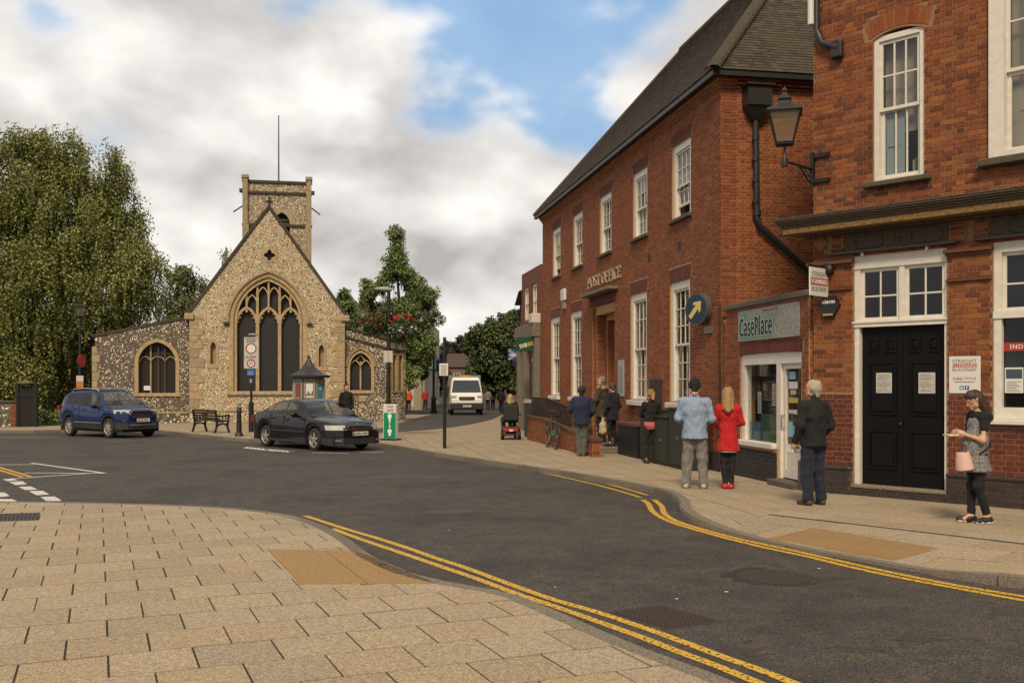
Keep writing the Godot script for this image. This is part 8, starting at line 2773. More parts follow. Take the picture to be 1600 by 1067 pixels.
func make_cars() -> void:
	var chrome := mat("chrome", lin(0.5, 0.49, 0.47), 0.15, 0.95)
	var lensm := mat("headlamp", lin(0.5, 0.48, 0.43), 0.12, 0.3)
	lensm.clearcoat_enabled = true
	var black := mat("car_plastic", lin(0.02, 0.02, 0.021), 0.7)
	var p := ground(488, 703, 0.1); var q := ground(420, 696, 0.1)
	var mid := Vector3(-5.86, 0, -29.15)
	mid.y = gy(mid.z) - 0.1
	var t := thing("saloon_car", "black four door saloon parked before the church with cream plate", "car", stood(mid, atan2(0.69, 0.725)))
	var sal := {"L": 4.62, "rear": -1.36, "front": 1.31, "r": 0.32, "arch": 0.37, "tyre": 0.215, "spokes": 5, "paint": car_paint("black_car_paint", lin(0.006, 0.006, 0.009)),
		"plan": [[-2.31, 0.62], [-2.2, 0.78], [-1.9, 0.855], [-1.2, 0.88], [0.0, 0.885], [1.2, 0.88], [1.8, 0.84], [2.1, 0.74], [2.31, 0.5]],
		"belt": [[-2.31, 0.9], [-2.1, 0.98], [-1.5, 1.0], [-0.5, 0.97], [0.6, 0.93], [1.0, 0.91], [1.7, 0.83], [2.1, 0.74], [2.31, 0.66]],
		"deck": [[-2.31, 0.95], [-2.1, 1.06], [-1.5, 1.08], [-0.8, 1.06], [0.7, 1.0], [1.0, 0.98], [1.6, 0.91], [2.0, 0.83], [2.2, 0.76], [2.31, 0.68]],
		"low": [[-2.31, 0.42], [-2.1, 0.3], [-1.6, 0.24], [1.6, 0.22], [2.0, 0.22], [2.31, 0.27]],
		"roof": [[-1.75, 1.06], [-1.3, 1.25], [-0.9, 1.38], [-0.5, 1.43], [0.0, 1.44], [0.3, 1.4], [0.7, 1.22], [1.15, 0.95]],
		"roof_w": [[-1.75, 0.7], [-0.9, 0.62], [0.0, 0.62], [0.5, 0.64], [1.15, 0.76]],
		"cabin": [-1.75, -1.0, 0.22, 1.12], "glass": [[-1.35, -1.08], [-1.02, -0.32], [-0.22, 0.74]], "seams": [-1.02, -0.27, 0.86], "handles": [-0.85, -0.1], "marks": [-1.75, -1.35, -1.08, -1.02, -1.0, -0.32, -0.22, 0.22, 0.74, 1.12]}
	car(t, sal)
	lens_pair(t, "headlight", [[0.835, 1.9], [0.775, 2.1], [0.66, 2.23], [0.44, 2.325]], 0.60, 0.735, 0.06, lensm)
	var gr := Shape.new()
	wrap_nose(gr, [Vector2(-0.4, 2.30), Vector2(-0.2, 2.335), Vector2(0.2, 2.335), Vector2(0.4, 2.30)], 0.6, 0.72, 0.03)
	put(t, "grille", gr, mat("car_inner"))
	for e in [[-0.19, 0.19], [-0.4, -0.22], [0.22, 0.4]]:
		var g := Shape.new()
		g.stroke([Vector2(e[0], 0.61), Vector2(e[1], 0.61), Vector2(e[1] * 0.96, 0.71), Vector2(e[0] * 0.96, 0.71), Vector2(e[0], 0.61)], 0.02, 2.315, 2.345)
		g.stroke([Vector2(e[0], 0.66), Vector2(e[1], 0.66)], 0.014, 2.315, 2.342)
		put(t, "grille_surround", g, chrome)
	var bp := Shape.new()
	wrap_nose(bp, nose(sal, [1.72, 1.9, 2.05, 2.15, 2.25, 2.31], 0.035), 0.42, 0.58, 0.03)
	put(t, "bumper", bp, sal.paint)
	var ap := Shape.new()
	wrap_nose(ap, nose(sal, [1.72, 1.9, 2.05, 2.15, 2.25, 2.31], 0.015), 0.2, 0.42, 0.0)
	put(t, "air_dam", ap, black)
	lens_pair(t, "fog_light", [[0.72, 2.2], [0.56, 2.31]], 0.28, 0.35, 0.0, mat("fog_lens", lin(0.2, 0.19, 0.18), 0.2, 0.5))
	var badge := Shape.new()
	badge.ball(Vector3(0, 0.755, 2.25), Vector3(0.03, 0.03, 0.02), 8, 5)
	put(t, "badge", badge, chrome)
	plate(t, "GX03 NKS", 0.5, 2.385, true, mat("plate_white", lin(0.6, 0.58, 0.5), 0.5))
	for sd in [-1.0, 1.0]:
		bx(t, "rub_strip", Vector3(sd * 0.872, 0.5, -0.95), Vector3(sd * 0.9, 0.545, 0.88), black, 0.006)
		bx(t, "side_skirt", Vector3(sd * 0.8, 0.2, -0.98), Vector3(sd * 0.885, 0.27, 0.9), black, 0.012)
		bx(t, "tail_light", Vector3(sd * 0.5, 0.72, -2.33), Vector3(sd * 0.76, 0.92, -2.2), mat("tail_red", lin(0.2, 0.01, 0.01), 0.2))
	var air := Shape.new()
	air.ball(Vector3(0.05, 1.2, 0.62), Vector3(0.03, 0.06, 0.01), 6, 4)
	put(t, "hanging_charm", air, mat("white_paper"))
	var bm := Vector3(-14.72, 0, -35.97)
	bm.y = gy(bm.z) - 0.1
	var e := thing("crossover_car", "blue compact crossover with silver roof rails parked by the churchyard gate", "car", stood(bm, atan2(0.82, 0.57)))
	var suv := {"L": 4.1, "rear": -1.25, "front": 1.27, "r": 0.335, "arch": 0.4, "tyre": 0.215, "spokes": 7, "clad": true, "paint": car_paint("blue_car_paint", lin(0.006, 0.02, 0.085)),
		"plan": [[-2.05, 0.7], [-1.95, 0.8], [-1.6, 0.87], [0.0, 0.885], [1.3, 0.88], [1.75, 0.82], [1.95, 0.7], [2.05, 0.55]],
		"belt": [[-2.05, 1.04], [-1.5, 1.1], [-0.5, 1.06], [0.6, 1.0], [1.0, 0.99], [1.6, 0.95], [1.9, 0.88], [2.05, 0.78]],
		"deck": [[-2.05, 1.06], [-1.5, 1.12], [0.7, 1.06], [1.0, 1.07], [1.5, 1.03], [1.85, 0.96], [2.05, 0.82]],
		"low": [[-2.05, 0.44], [-1.8, 0.32], [1.7, 0.28], [2.05, 0.34]],
		"roof": [[-1.98, 1.06], [-1.75, 1.42], [-1.45, 1.56], [-0.8, 1.61], [-0.1, 1.61], [0.3, 1.54], [0.75, 1.32], [1.25, 1.02]],
		"roof_w": [[-1.98, 0.72], [-1.4, 0.62], [0.0, 0.62], [0.4, 0.65], [1.25, 0.78]],
		"cabin": [-1.98, -1.5, 0.2, 1.22], "glass": [[-1.5, -0.58], [-0.48, 0.72]], "seams": [-1.0, -0.53, 0.72], "handles": [-0.82, -0.25], "marks": [-1.98, -1.5, -0.58, -0.48, 0.2, 0.72, 1.22]}
	car(e, suv)
	e.basis = e.basis * Basis.from_scale(Vector3(1, 1.05, 0.97))
	lens_pair(e, "headlight", [[0.84, 1.62], [0.72, 1.88], [0.5, 2.0], [0.42, 2.02]], 0.83, 0.95, 0.05, lensm)
	var sg := Shape.new()
	wrap_nose(sg, [Vector2(-0.48, 2.03), Vector2(-0.25, 2.09), Vector2(0.25, 2.09), Vector2(0.48, 2.03)], 0.7, 0.9, 0.03)
	put(e, "grille", sg, mat("car_inner"))
	var sc := Shape.new()
	sc.stroke([Vector2(-0.4, 0.7), Vector2(0.4, 0.7), Vector2(0.5, 0.8), Vector2(0.42, 0.9), Vector2(-0.42, 0.9), Vector2(-0.5, 0.8), Vector2(-0.4, 0.7)], 0.02, 2.06, 2.095)
	for k in 2: sc.stroke([Vector2(-0.42, 0.76 + 0.06 * k), Vector2(0.42, 0.76 + 0.06 * k)], 0.014, 2.06, 2.09)
	put(e, "grille_surround", sc, chrome)
	lens_pair(e, "fog_light", [[0.82, 1.72], [0.66, 1.98], [0.52, 2.02]], 0.58, 0.7, 0.02, lensm)
	var lb := Shape.new()
	wrap_nose(lb, nose(suv, [1.7, 1.85, 1.95, 2.02, 2.05], 0.03), 0.3, 0.52, 0.02)
	put(e, "lower_bumper", lb, black)
	var sk := Shape.new()
	wrap_nose(sk, [Vector2(-0.62, 2.02), Vector2(-0.4, 2.108), Vector2(0.4, 2.108), Vector2(0.62, 2.02)], 0.42, 0.47, 0.0)
	put(e, "skid_plate", sk, chrome)
	plate(e, "AO18 NFE", 0.6, 2.13, false, mat("plate_white"))
	for sd in [-1.0, 1.0]:
		var rl := Shape.new()
		rl.tube([Vector3(sd * 0.56, 1.52, -1.5), Vector3(sd * 0.57, 1.63, -1.3), Vector3(sd * 0.57, 1.66, -0.5), Vector3(sd * 0.57, 1.63, 0.1), Vector3(sd * 0.58, 1.55, 0.3)], 0.025, 6)
		put(e, "roof_rail", rl, mat("satin_rail", lin(0.4, 0.39, 0.37), 0.35, 0.7))
		bx(e, "door_trim", Vector3(sd * 0.868, 0.48, -0.85), Vector3(sd * 0.892, 0.515, 0.85), chrome, 0.005)
		bx(e, "tail_light", Vector3(sd * 0.6, 0.9, -2.07), Vector3(sd * 0.83, 1.06, -1.88), mat("tail_red"))
	make_van()
	make_scooter()

func make_van() -> void:
	var p := ground(729, 650)
	p = Vector3(at(729.5, 650, 60.0).x, gy(-60.0) + 0.004, -60.0)
	var t := thing("white_van", "white cab of a tipper van with dark grille driving down the side street", "van", stood(p, 0.1))
	var white := car_paint("white_van_paint", lin(0.72, 0.71, 0.69))
	var black := mat("car_plastic")
	var r := []
	for k in [[0.0, 0.5, 0.95, 0.9, 0.92], [-0.12, 0.32, 1.12, 0.98, 0.96], [-0.5, 0.3, 1.3, 1.02, 0.98], [-0.62, 0.3, 1.36, 1.02, 0.98], [-1.25, 0.3, 2.2, 1.02, 0.86], [-1.5, 0.3, 2.3, 1.02, 0.84], [-2.6, 0.3, 2.3, 1.02, 0.84]]:
		r.append(PackedVector3Array([Vector3(k[3], k[1], k[0]), Vector3(k[3], lerpf(k[1], k[2], 0.5), k[0]), Vector3(k[4], k[2] - 0.06, k[0]), Vector3(k[4] - 0.08, k[2], k[0]), Vector3(-k[4] + 0.08, k[2], k[0]), Vector3(-k[4], k[2] - 0.06, k[0]), Vector3(-k[3], lerpf(k[1], k[2], 0.5), k[0]), Vector3(-k[3], k[1], k[0])]))
	r.reverse()
	var s := Shape.new()
	s.rings(r, true, true, false)
	put(t, "cab", s, white)
	var w := Shape.new()
	w.quad(Vector3(-0.9, 1.39, -0.60), Vector3(0.9, 1.39, -0.60), Vector3(0.78, 2.12, -1.165), Vector3(-0.78, 2.12, -1.165))
	put(t, "windscreen", w, mat("van_glass", lin(0.03, 0.04, 0.05), 0.08))
	bx(t, "bumper", Vector3(-1.03, 0.32, -0.3), Vector3(1.03, 0.74, 0.1), black, 0.06)
	bx(t, "grille", Vector3(-0.5, 0.86, -0.2), Vector3(0.5, 1.12, 0.03), black, 0.06)
	for k in 2: bx(t, "grille_bar", Vector3(-0.42, 0.93 + 0.09 * k, 0.03), Vector3(0.42, 0.96 + 0.09 * k, 0.045), mat("chrome"))
	for sd in [-1.0, 1.0]:
		bx(t, "headlight", Vector3(sd * 0.62, 0.98, -0.3), Vector3(sd * 0.98, 1.2, -0.04), mat("headlamp"), 0.03)
		bx(t, "mirror", Vector3(sd * 1.04, 1.35, -0.95), Vector3(sd * 1.24, 1.75, -0.82), black, 0.03)
		wheel(t, sd * 0.9, 0.34, -0.75, 0.34, 0.2, 6)
		wheel(t, sd * 0.9, 0.34, -4.0, 0.34, 0.2, 6)
	plate(t, "EA18 KNO", 0.55, 0.115, false, mat("plate_white"))
	bx(t, "light_bar", Vector3(-0.3, 2.31, -1.75), Vector3(0.3, 2.42, -1.55), mat("amber", lin(0.5, 0.28, 0.03), 0.4), 0.02)
	bx(t, "tipper_body", Vector3(-1.02, 0.75, -5.4), Vector3(1.02, 1.5, -2.75), mat("tipper_grey", lin(0.2, 0.2, 0.19), 0.7), 0.03)
	bx(t, "headboard", Vector3(-1.02, 1.5, -2.85), Vector3(1.02, 2.45, -2.75), mat("tipper_grey"))

func make_scooter() -> void:
	var p := ground(797, 686)
	var t := thing("mobility_scooter", "black mobility scooter with red rear panel seen from behind", "mobility scooter", stood(p, PI + 0.06))
	var black := mat("car_plastic")
	for sd in [-1.0, 1.0]:
		wheel(t, sd * 0.27, 0.15, -0.42, 0.15, 0.1, 5)
		wheel(t, sd * 0.2, 0.13, 0.55, 0.13, 0.09, 5)
	var s := Shape.new()
	s.bevel(Vector3(-0.3, 0.22, -0.55), Vector3(0.3, 0.42, -0.05), 0.05)
	put(t, "rear_cover", s, black)
	bx(t, "red_panel", Vector3(-0.24, 0.27, -0.58), Vector3(0.24, 0.37, -0.54), mat("scooter_red", lin(0.4, 0.012, 0.018), 0.35), 0.015)
	bx(t, "deck", Vector3(-0.26, 0.16, -0.1), Vector3(0.26, 0.22, 0.6), black, 0.02)
	bx(t, "bumper_bar", Vector3(-0.3, 0.13, -0.62), Vector3(0.3, 0.18, -0.57), black, 0.015)
	for sd in [-1.0, 1.0]: bx(t, "reflector", Vector3(sd * 0.2 - 0.03, 0.2, -0.575), Vector3(sd * 0.2 + 0.03, 0.25, -0.555), mat("scooter_red"))
	bx(t, "seat", Vector3(-0.25, 0.56, -0.42), Vector3(0.25, 0.64, 0.05), mat("black_leather", lin(0.012, 0.011, 0.01), 0.6), 0.03)
	bx(t, "seat_back", Vector3(-0.25, 0.6, -0.5), Vector3(0.25, 1.12, -0.41), mat("black_leather"), 0.04)
	for sd in [-1.0, 1.0]: bx(t, "armrest", Vector3(sd * 0.3 - 0.03, 0.78, -0.4), Vector3(sd * 0.3 + 0.03, 0.83, 0.0), mat("black_leather"), 0.015)
	var k := Shape.new()
	k.tube([Vector3(0, 0.4, -0.25), Vector3(0, 0.58, -0.2)], 0.05, 8)
	k.tube([Vector3(0, 0.2, 0.5), Vector3(0, 0.9, 0.35)], 0.035, 8)
	k.tube([Vector3(-0.28, 0.95, 0.3), Vector3(0.28, 0.95, 0.3)], 0.018, 6)
	put(t, "tiller", k, black)
	bx(t, "name_plate", Vector3(-0.06, 0.28, -0.585), Vector3(0.06, 0.34, -0.578), mat("plate_white"))
# ---------------------------------------------------------------- people

func skin(s: Shape, caps: Array, cell: float, k: float, clips := [], crease := 0.0) -> void:
	var lo := Vector3.ONE * 1e9; var hi := -lo
	for c in caps:
		var r := Vector3.ONE * (maxf(c[2], c[3]) + k * 0.5 + cell * 2.0)
		lo = lo.min((c[0] as Vector3).min(c[1]) - r); hi = hi.max((c[0] as Vector3).max(c[1]) + r)
	var nx := ceili((hi.x - lo.x) / cell) + 1; var ny := ceili((hi.y - lo.y) / cell) + 1; var nz := ceili((hi.z - lo.z) / cell) + 1
	var f := PackedFloat32Array()
	f.resize(nx * ny * nz); f.fill(9.0)
	for c in caps:
		var a: Vector3 = c[0]; var b: Vector3 = c[1]; var ra: float = c[2]; var rb: float = c[3]
		var sz: float = 1.0 / c[4] if c.size() > 4 else 1.0
		var m := Vector3.ONE * (maxf(ra, rb) + k + cell * 2.0)
		var i0 := ((a.min(b) - m - lo) / cell).floor().max(Vector3.ZERO); var i1 := ((a.max(b) + m - lo) / cell).ceil().min(Vector3(nx - 1, ny - 1, nz - 1))
		var sc := Vector3(1, 1, sz)
		var ba := (b - a) * sc
		var bb := maxf(ba.length_squared(), 1e-9)
		for z in range(int(i0.z), int(i1.z) + 1):
			for y in range(int(i0.y), int(i1.y) + 1):
				var at0 := (z * ny + y) * nx
				for x in range(int(i0.x), int(i1.x) + 1):
					var pa := (lo + Vector3(x, y, z) * cell - a) * sc
					var h := clampf(pa.dot(ba) / bb, 0.0, 1.0)
					var d := (pa - ba * h).length() - lerpf(ra, rb, h)
					var o := f[at0 + x]
					var e := maxf(k - absf(o - d), 0.0) / k
					f[at0 + x] = minf(o, d) - e * e * k * 0.25
	var wave: FastNoiseLite = noise(1234, 9.0 if crease > 0.015 else 26.0, 2) if crease > 0.0 else null
	if clips.size() or wave:
		for z in nz:
			for y in ny:
				for x in nx:
					var i := (z * ny + y) * nx + x
					if f[i] > 0.12: continue
					var p := lo + Vector3(x, y, z) * cell
					if wave: f[i] += wave.get_noise_3d(p.x, p.y * (0.6 if crease > 0.015 else 0.22), p.z) * crease
					for c in clips: f[i] = maxf(f[i], (c[0] as Vector3).dot(p) - c[1])
	var id := PackedInt32Array()
	id.resize(f.size()); id.fill(-1)
	var vs := PackedVector3Array(); var ns := PackedVector3Array()
	var off := [0, 1, nx, nx + 1, nx * ny, nx * ny + 1, nx * ny + nx, nx * ny + nx + 1]
	var edges := [[0, 1], [2, 3], [4, 5], [6, 7], [0, 2], [1, 3], [4, 6], [5, 7], [0, 4], [1, 5], [2, 6], [3, 7]]
	for z in nz - 1:
		for y in ny - 1:
			for x in nx - 1:
				var i := (z * ny + y) * nx + x
				if absf(f[i]) > cell * 2.6: continue
				var inn := 0
				for e in 8:
					if f[i + off[e]] < 0.0: inn += 1
				if inn == 0 or inn == 8: continue
				var sum := Vector3.ZERO; var cnt := 0
				for e in edges:
					var u := f[i + off[e[0]]]; var w := f[i + off[e[1]]]
					if (u < 0.0) == (w < 0.0): continue
					var t := u / (u - w)
					var pa := Vector3(e[0] & 1, (e[0] >> 1) & 1, e[0] >> 2); var pb := Vector3(e[1] & 1, (e[1] >> 1) & 1, e[1] >> 2)
					sum += pa.lerp(pb, t); cnt += 1
				id[i] = vs.size()
				vs.append(lo + (Vector3(x, y, z) + sum / cnt) * cell)
				var g := Vector3.ZERO
				for e in 8:
					var q := f[i + off[e]]
					g += Vector3(q if e & 1 else -q, q if e & 2 else -q, q if e & 4 else -q)
				ns.append(g.normalized())
	var st := [1, nx, nx * ny]
	for z in range(1, nz - 1):
		for y in range(1, ny - 1):
			for x in range(1, nx - 1):
				var i := (z * ny + y) * nx + x
				if id[i] < 0: continue
				for ax in 3:
					var u := f[i]; var w := f[i + st[ax]]
					if (u < 0.0) == (w < 0.0): continue
					var b: int = st[(ax + 1) % 3]; var c: int = st[(ax + 2) % 3]
					var q := [id[i], id[i - b], id[i - b - c], id[i - c]]
					if q[1] < 0 or q[2] < 0 or q[3] < 0: continue
					if u >= 0.0: q = [q[0], q[3], q[2], q[1]]
					s.trin(vs[q[0]], vs[q[1]], vs[q[2]], ns[q[0]], ns[q[1]], ns[q[2]])
					s.trin(vs[q[0]], vs[q[2]], vs[q[3]], ns[q[0]], ns[q[2]], ns[q[3]])

func cloth(key: String, c := Color.WHITE, rough := 0.9, sheen := 0.3) -> StandardMaterial3D:
	var m := grained(key, c, rough, grain(701, 0.12, 0.8, 1.0, 3, 256), 5.0)
	m.rim_enabled = sheen > 0.0
	m.rim = sheen
	return m

func joints(h: float, o := {}) -> Dictionary:
	var w: float = o.get("shoulder", 0.185)
	var st: float = o.get("stance", 0.1)
	var j := {"pelvis": Vector3(0, 0.93, 0), "waist": Vector3(0, 1.07, 0.0), "chest": Vector3(0, 1.27, -0.01), "neck": Vector3(0, 1.45, -0.02), "head": Vector3(0, 1.63, 0.015)}
	for e in [["l", 1.0], ["r", -1.0]]:
		var x: float = e[1]
		j["hip_" + e[0]] = Vector3(0.085 * x, 0.9, 0)
		j["knee_" + e[0]] = Vector3(lerpf(0.085, st, 0.5) * x, 0.49, 0.03)
		j["ankle_" + e[0]] = Vector3(st * x, 0.085, -0.02)
		j["sh_" + e[0]] = Vector3(w * x, 1.4, -0.015)
		j["el_" + e[0]] = Vector3((w + 0.07) * x, 1.12, -0.04)
		j["wr_" + e[0]] = Vector3((w + 0.06) * x, 0.88, 0.05)
	for key in o:
		if o[key] is Vector3: j[key] = o[key]
	var s := h / 1.75
	for key in j: j[key] *= s
	j.s = s
	j.yaw = o.get("yaw", 0.0)
	j.nod = o.get("nod", 0.0)
	j.curl = o.get("curl", 0.7)
	return j

func arm(j: Dictionary, e: String, r0: float, r1: float, r2: float, reach := 1.0) -> Array:
	var s: float = j.s
	return [[j["sh_" + e], j["el_" + e], r0 * s, r1 * s], [j["el_" + e], (j["el_" + e] as Vector3).lerp(j["wr_" + e], reach), r1 * s, r2 * s]]

func leg(j: Dictionary, e: String, r0: float, r1: float, r2: float, reach := 1.0) -> Array:
	var s: float = j.s
	return [[j["hip_" + e], j["knee_" + e], r0 * s, r1 * s], [j["knee_" + e], (j["knee_" + e] as Vector3).lerp(j["ankle_" + e], reach), r1 * s, r2 * s]]

func hand_caps(j: Dictionary, e: String) -> Array:
	var s: float = j.s
	var w: Vector3 = j["wr_" + e]
	var dir := (w - (j["el_" + e] as Vector3)).normalized()
	var inward := Vector3(-1.0 if e == "l" else 1.0, 0, 0)
	var palm := (inward - dir * inward.dot(dir)).normalized()
	var side := dir.cross(palm).normalized()
	if side.dot(Vector3(0, 0.4, 1)) < 0: side = -side
	var out := [[w, w + dir * 0.08 * s, 0.026 * s, 0.03 * s], [w + side * 0.02 * s + dir * 0.03 * s, w + side * 0.025 * s + dir * 0.085 * s, 0.02 * s, 0.018 * s], [w - side * 0.02 * s + dir * 0.03 * s, w - side * 0.027 * s + dir * 0.08 * s, 0.02 * s, 0.017 * s]]
	var lens := [0.036, 0.04, 0.037, 0.029]
	for i in 4:
		var p := w + dir * (0.092 - 0.004 * absf(i - 1.2)) * s + side * (0.032 - 0.021 * i) * s
		var d := dir
		for k in 3:
			d = (d * cos(j.curl * 0.62) + palm * sin(j.curl * 0.62)).normalized()
			var q: Vector3 = p + d * lens[i] * s * [1.0, 0.72, 0.55][k]
			out.append([p, q, 0.0095 * s, 0.0085 * s])
			p = q
	var t0 := w + dir * 0.03 * s + side * 0.03 * s
	var t1 := t0 + (dir * 0.6 + side * 0.6 + palm * 0.5).normalized() * 0.042 * s
	out.append([t0, t1, 0.012 * s, 0.011 * s])
	out.append([t1, t1 + (dir * 0.85 + palm * 0.5).normalized() * 0.035 * s, 0.0105 * s, 0.009 * s])
	return out

func head_xf(j: Dictionary) -> Transform3D:
	return Transform3D(Basis(Vector3.UP, j.yaw) * Basis(Vector3.RIGHT, j.nod), j.head).scaled_local(Vector3.ONE * j.s * 0.98)

func posed(x: Transform3D, caps: Array) -> Array:
	var k := x.basis.x.length()
	var out := []
	for c in caps: out.append([x * (c[0] as Vector3), x * (c[1] as Vector3), c[2] * k, c[3] * k])
	return out

func person(label: String, foot: Vector3, face: Vector3, j: Dictionary, tone: Color, wear: Array, fine := 1.0, group := "") -> Node3D:
	var t := thing("person", label, "person", stood(foot, atan2(face.x, face.z)), group)
	var s: float = j.s
	var body := Shape.new()
	var caps := [[j.pelvis, j.waist, 0.105 * s, 0.095 * s, 0.72], [j.waist, j.chest, 0.095 * s, 0.11 * s, 0.7], [(j.sh_l as Vector3) * Vector3(0.7, 0.98, 1), (j.sh_r as Vector3) * Vector3(0.7, 0.98, 1), 0.05 * s, 0.05 * s], [(j.chest as Vector3) * Vector3(1, 0.97, 1), j.neck, 0.09 * s, 0.05 * s], [j.neck, (j.neck as Vector3).lerp(j.head, 0.75), 0.054 * s, 0.05 * s]]
	for e in ["l", "r"]: caps += leg(j, e, 0.065, 0.038, 0.03) + arm(j, e, 0.038, 0.034, 0.026) + [[j["ankle_" + e], (j["ankle_" + e] as Vector3) + Vector3(0, -0.04, 0.11) * s, 0.036 * s, 0.03 * s]]
	skin(body, caps, 0.02 * fine, 0.05)
	var hx := head_xf(j)
	skin(body, posed(hx, [[Vector3(0, 0.03, -0.025), Vector3(0, 0.035, 0.02), 0.084, 0.08], [Vector3(0, -0.02, 0.03), Vector3(0, -0.085, 0.045), 0.066, 0.04], [Vector3(-0.035, -0.06, 0.02), Vector3(0.035, -0.06, 0.02), 0.045, 0.045], [Vector3(0, 0.012, 0.092), Vector3(0, -0.028, 0.112), 0.01, 0.015], [Vector3(-0.03, 0.032, 0.082), Vector3(0.03, 0.032, 0.082), 0.014, 0.014], [Vector3(-0.016, -0.062, 0.086), Vector3(0.016, -0.062, 0.086), 0.011, 0.011], [Vector3(0, -0.1, 0.075), Vector3(0, -0.1, 0.078), 0.018, 0.018], [Vector3(0.083, 0.015, -0.008), Vector3(0.08, -0.025, 0.0), 0.018, 0.012], [Vector3(-0.083, 0.015, -0.008), Vector3(-0.08, -0.025, 0.0), 0.018, 0.012], [Vector3(0, -0.03, -0.02), Vector3(0, -0.13, -0.03), 0.055, 0.052]]), 0.0075 * fine, 0.022)
	for e in ["l", "r"]: skin(body, hand_caps(j, e), 0.006 * fine, 0.008)
	var sk := mat("skin_%d" % int(tone.r * 1000.0), tone, 0.55)
	sk.subsurf_scatter_enabled = true
	sk.subsurf_scatter_strength = 0.12
	put(t, "body", body, sk)
	for x in [-0.03, 0.03]:
		var ey := Shape.new()
		ey.xf = hx
		ey.ball(Vector3(x, 0.012, 0.088), Vector3(0.012, 0.007, 0.008), 6, 4)
		put(t, "eye", ey, mat("eye_dark", lin(0.02, 0.015, 0.012), 0.3))
	for g in wear:
		var sh := Shape.new()
		skin(sh, g[1], (g[4] if g.size() > 4 else 0.014) * fine, 0.04 if g.size() < 6 else g[5], g[3] if g.size() > 3 else [], 0.02 if g[0] in ["jacket", "coat", "trousers", "dress", "top"] else (0.012 if g[0] == "hair" else 0.0))
		put(t, g[0], sh, g[2])
	return t

func below(y: float) -> Array: return [Vector3(0, -1, 0), -y]   # cut away what lies under y

func above(y: float) -> Array: return [Vector3(0, 1, 0), y]

func trousers(j: Dictionary, m: Material, r := [0.098, 0.072, 0.058], reach := 0.98) -> Array:
	var s: float = j.s
	return ["trousers", leg(j, "l", r[0], r[1], r[2], reach) + leg(j, "r", r[0], r[1], r[2], reach) + [[j.pelvis, (j.waist as Vector3) + Vector3(0, -0.04, 0), (r[0] + 0.04) * s, (r[0] + 0.03) * s, 0.8]], m, [above(1.04 * s)]]

func shoes(j: Dictionary, m: Material, toe := 0.15) -> Array:
	var s: float = j.s
	var c := []
	for e in ["l", "r"]:
		var a: Vector3 = j["ankle_" + e]
		var out := Vector3(0.03 if e == "l" else -0.03, 0, 0)
		c += [[Vector3(a.x, 0.04 * s, a.z - 0.03 * s), Vector3(a.x, 0.035 * s, a.z + toe * s) + out, 0.046 * s, 0.042 * s], [a + Vector3(0, -0.01, 0), Vector3(a.x, 0.05 * s, a.z + 0.04 * s), 0.046 * s, 0.045 * s]]
	return ["shoes", c, m, [below(0.002)], 0.01, 0.03]

func upper(called: String, j: Dictionary, m: Material, hem: float, puff := 0.0, flare := 0.0, sleeve := 0.97) -> Array:
	var s: float = j.s
	var k: float = clampf(j.sh_l.x / (0.185 * s), 0.93, 1.1)
	var c := [[Vector3(0, hem - 0.1, 0) * s, j.waist, (0.172 + puff + flare) * s * k, (0.15 + puff) * s * k, 0.8], [j.waist, j.chest, (0.15 + puff) * s * k, (0.158 + puff) * s * k, 0.76], [(j.sh_l as Vector3) * Vector3(0.8, 0.99, 1), (j.sh_r as Vector3) * Vector3(0.8, 0.99, 1), (0.07 + puff * 0.5) * s, (0.07 + puff * 0.5) * s], [j.chest, (j.neck as Vector3) + Vector3(0, 0.045, 0), (0.14 + puff) * s * k, 0.066 * s, 0.9]]
	for e in ["l", "r"]: c += arm(j, e, 0.06 + puff * 0.4, 0.052 + puff * 0.4, 0.042 + puff * 0.3, sleeve)
	return [called, c, m, [below(hem * s)]]

func hair_short(j: Dictionary, m: StandardMaterial3D, thin := 0.0) -> Array:
	m.rim_enabled = false
	m.albedo_texture = grain(702, 0.14, 0.62, 1.0, 3, 256)
	var x := head_xf(j)
	var q := [[Vector3(0, 0.05, -0.035), Vector3(0, 0.06, 0.01), 0.088 - thin, 0.08 - thin], [Vector3(0, -0.01, -0.052), Vector3(0, -0.085, -0.06), 0.074 - thin, 0.05], [Vector3(-0.05, 0.01, -0.03), Vector3(0.05, 0.01, -0.03), 0.052, 0.052]]
	return ["hair", posed(x, q), m, [], 0.009, 0.03]

func hair_long(j: Dictionary, m: StandardMaterial3D, length: float, wide := 0.07) -> Array:
	m.rim_enabled = false
	m.albedo_texture = grain(702, 0.14, 0.62, 1.0, 3, 256)
	var x := head_xf(j)
	var q := [[Vector3(0, 0.045, -0.03), Vector3(0, 0.06, 0.015), 0.094, 0.085], [Vector3(0.045, 0.0, -0.035), Vector3(wide, -length, -0.07), 0.06, 0.045], [Vector3(-0.045, 0.0, -0.035), Vector3(-wide, -length, -0.07), 0.06, 0.045], [Vector3(0, 0.0, -0.06), Vector3(0.01, -length - 0.05, -0.1), 0.07, 0.05]]
	return ["hair", posed(x, q), m, [], 0.01, 0.03]

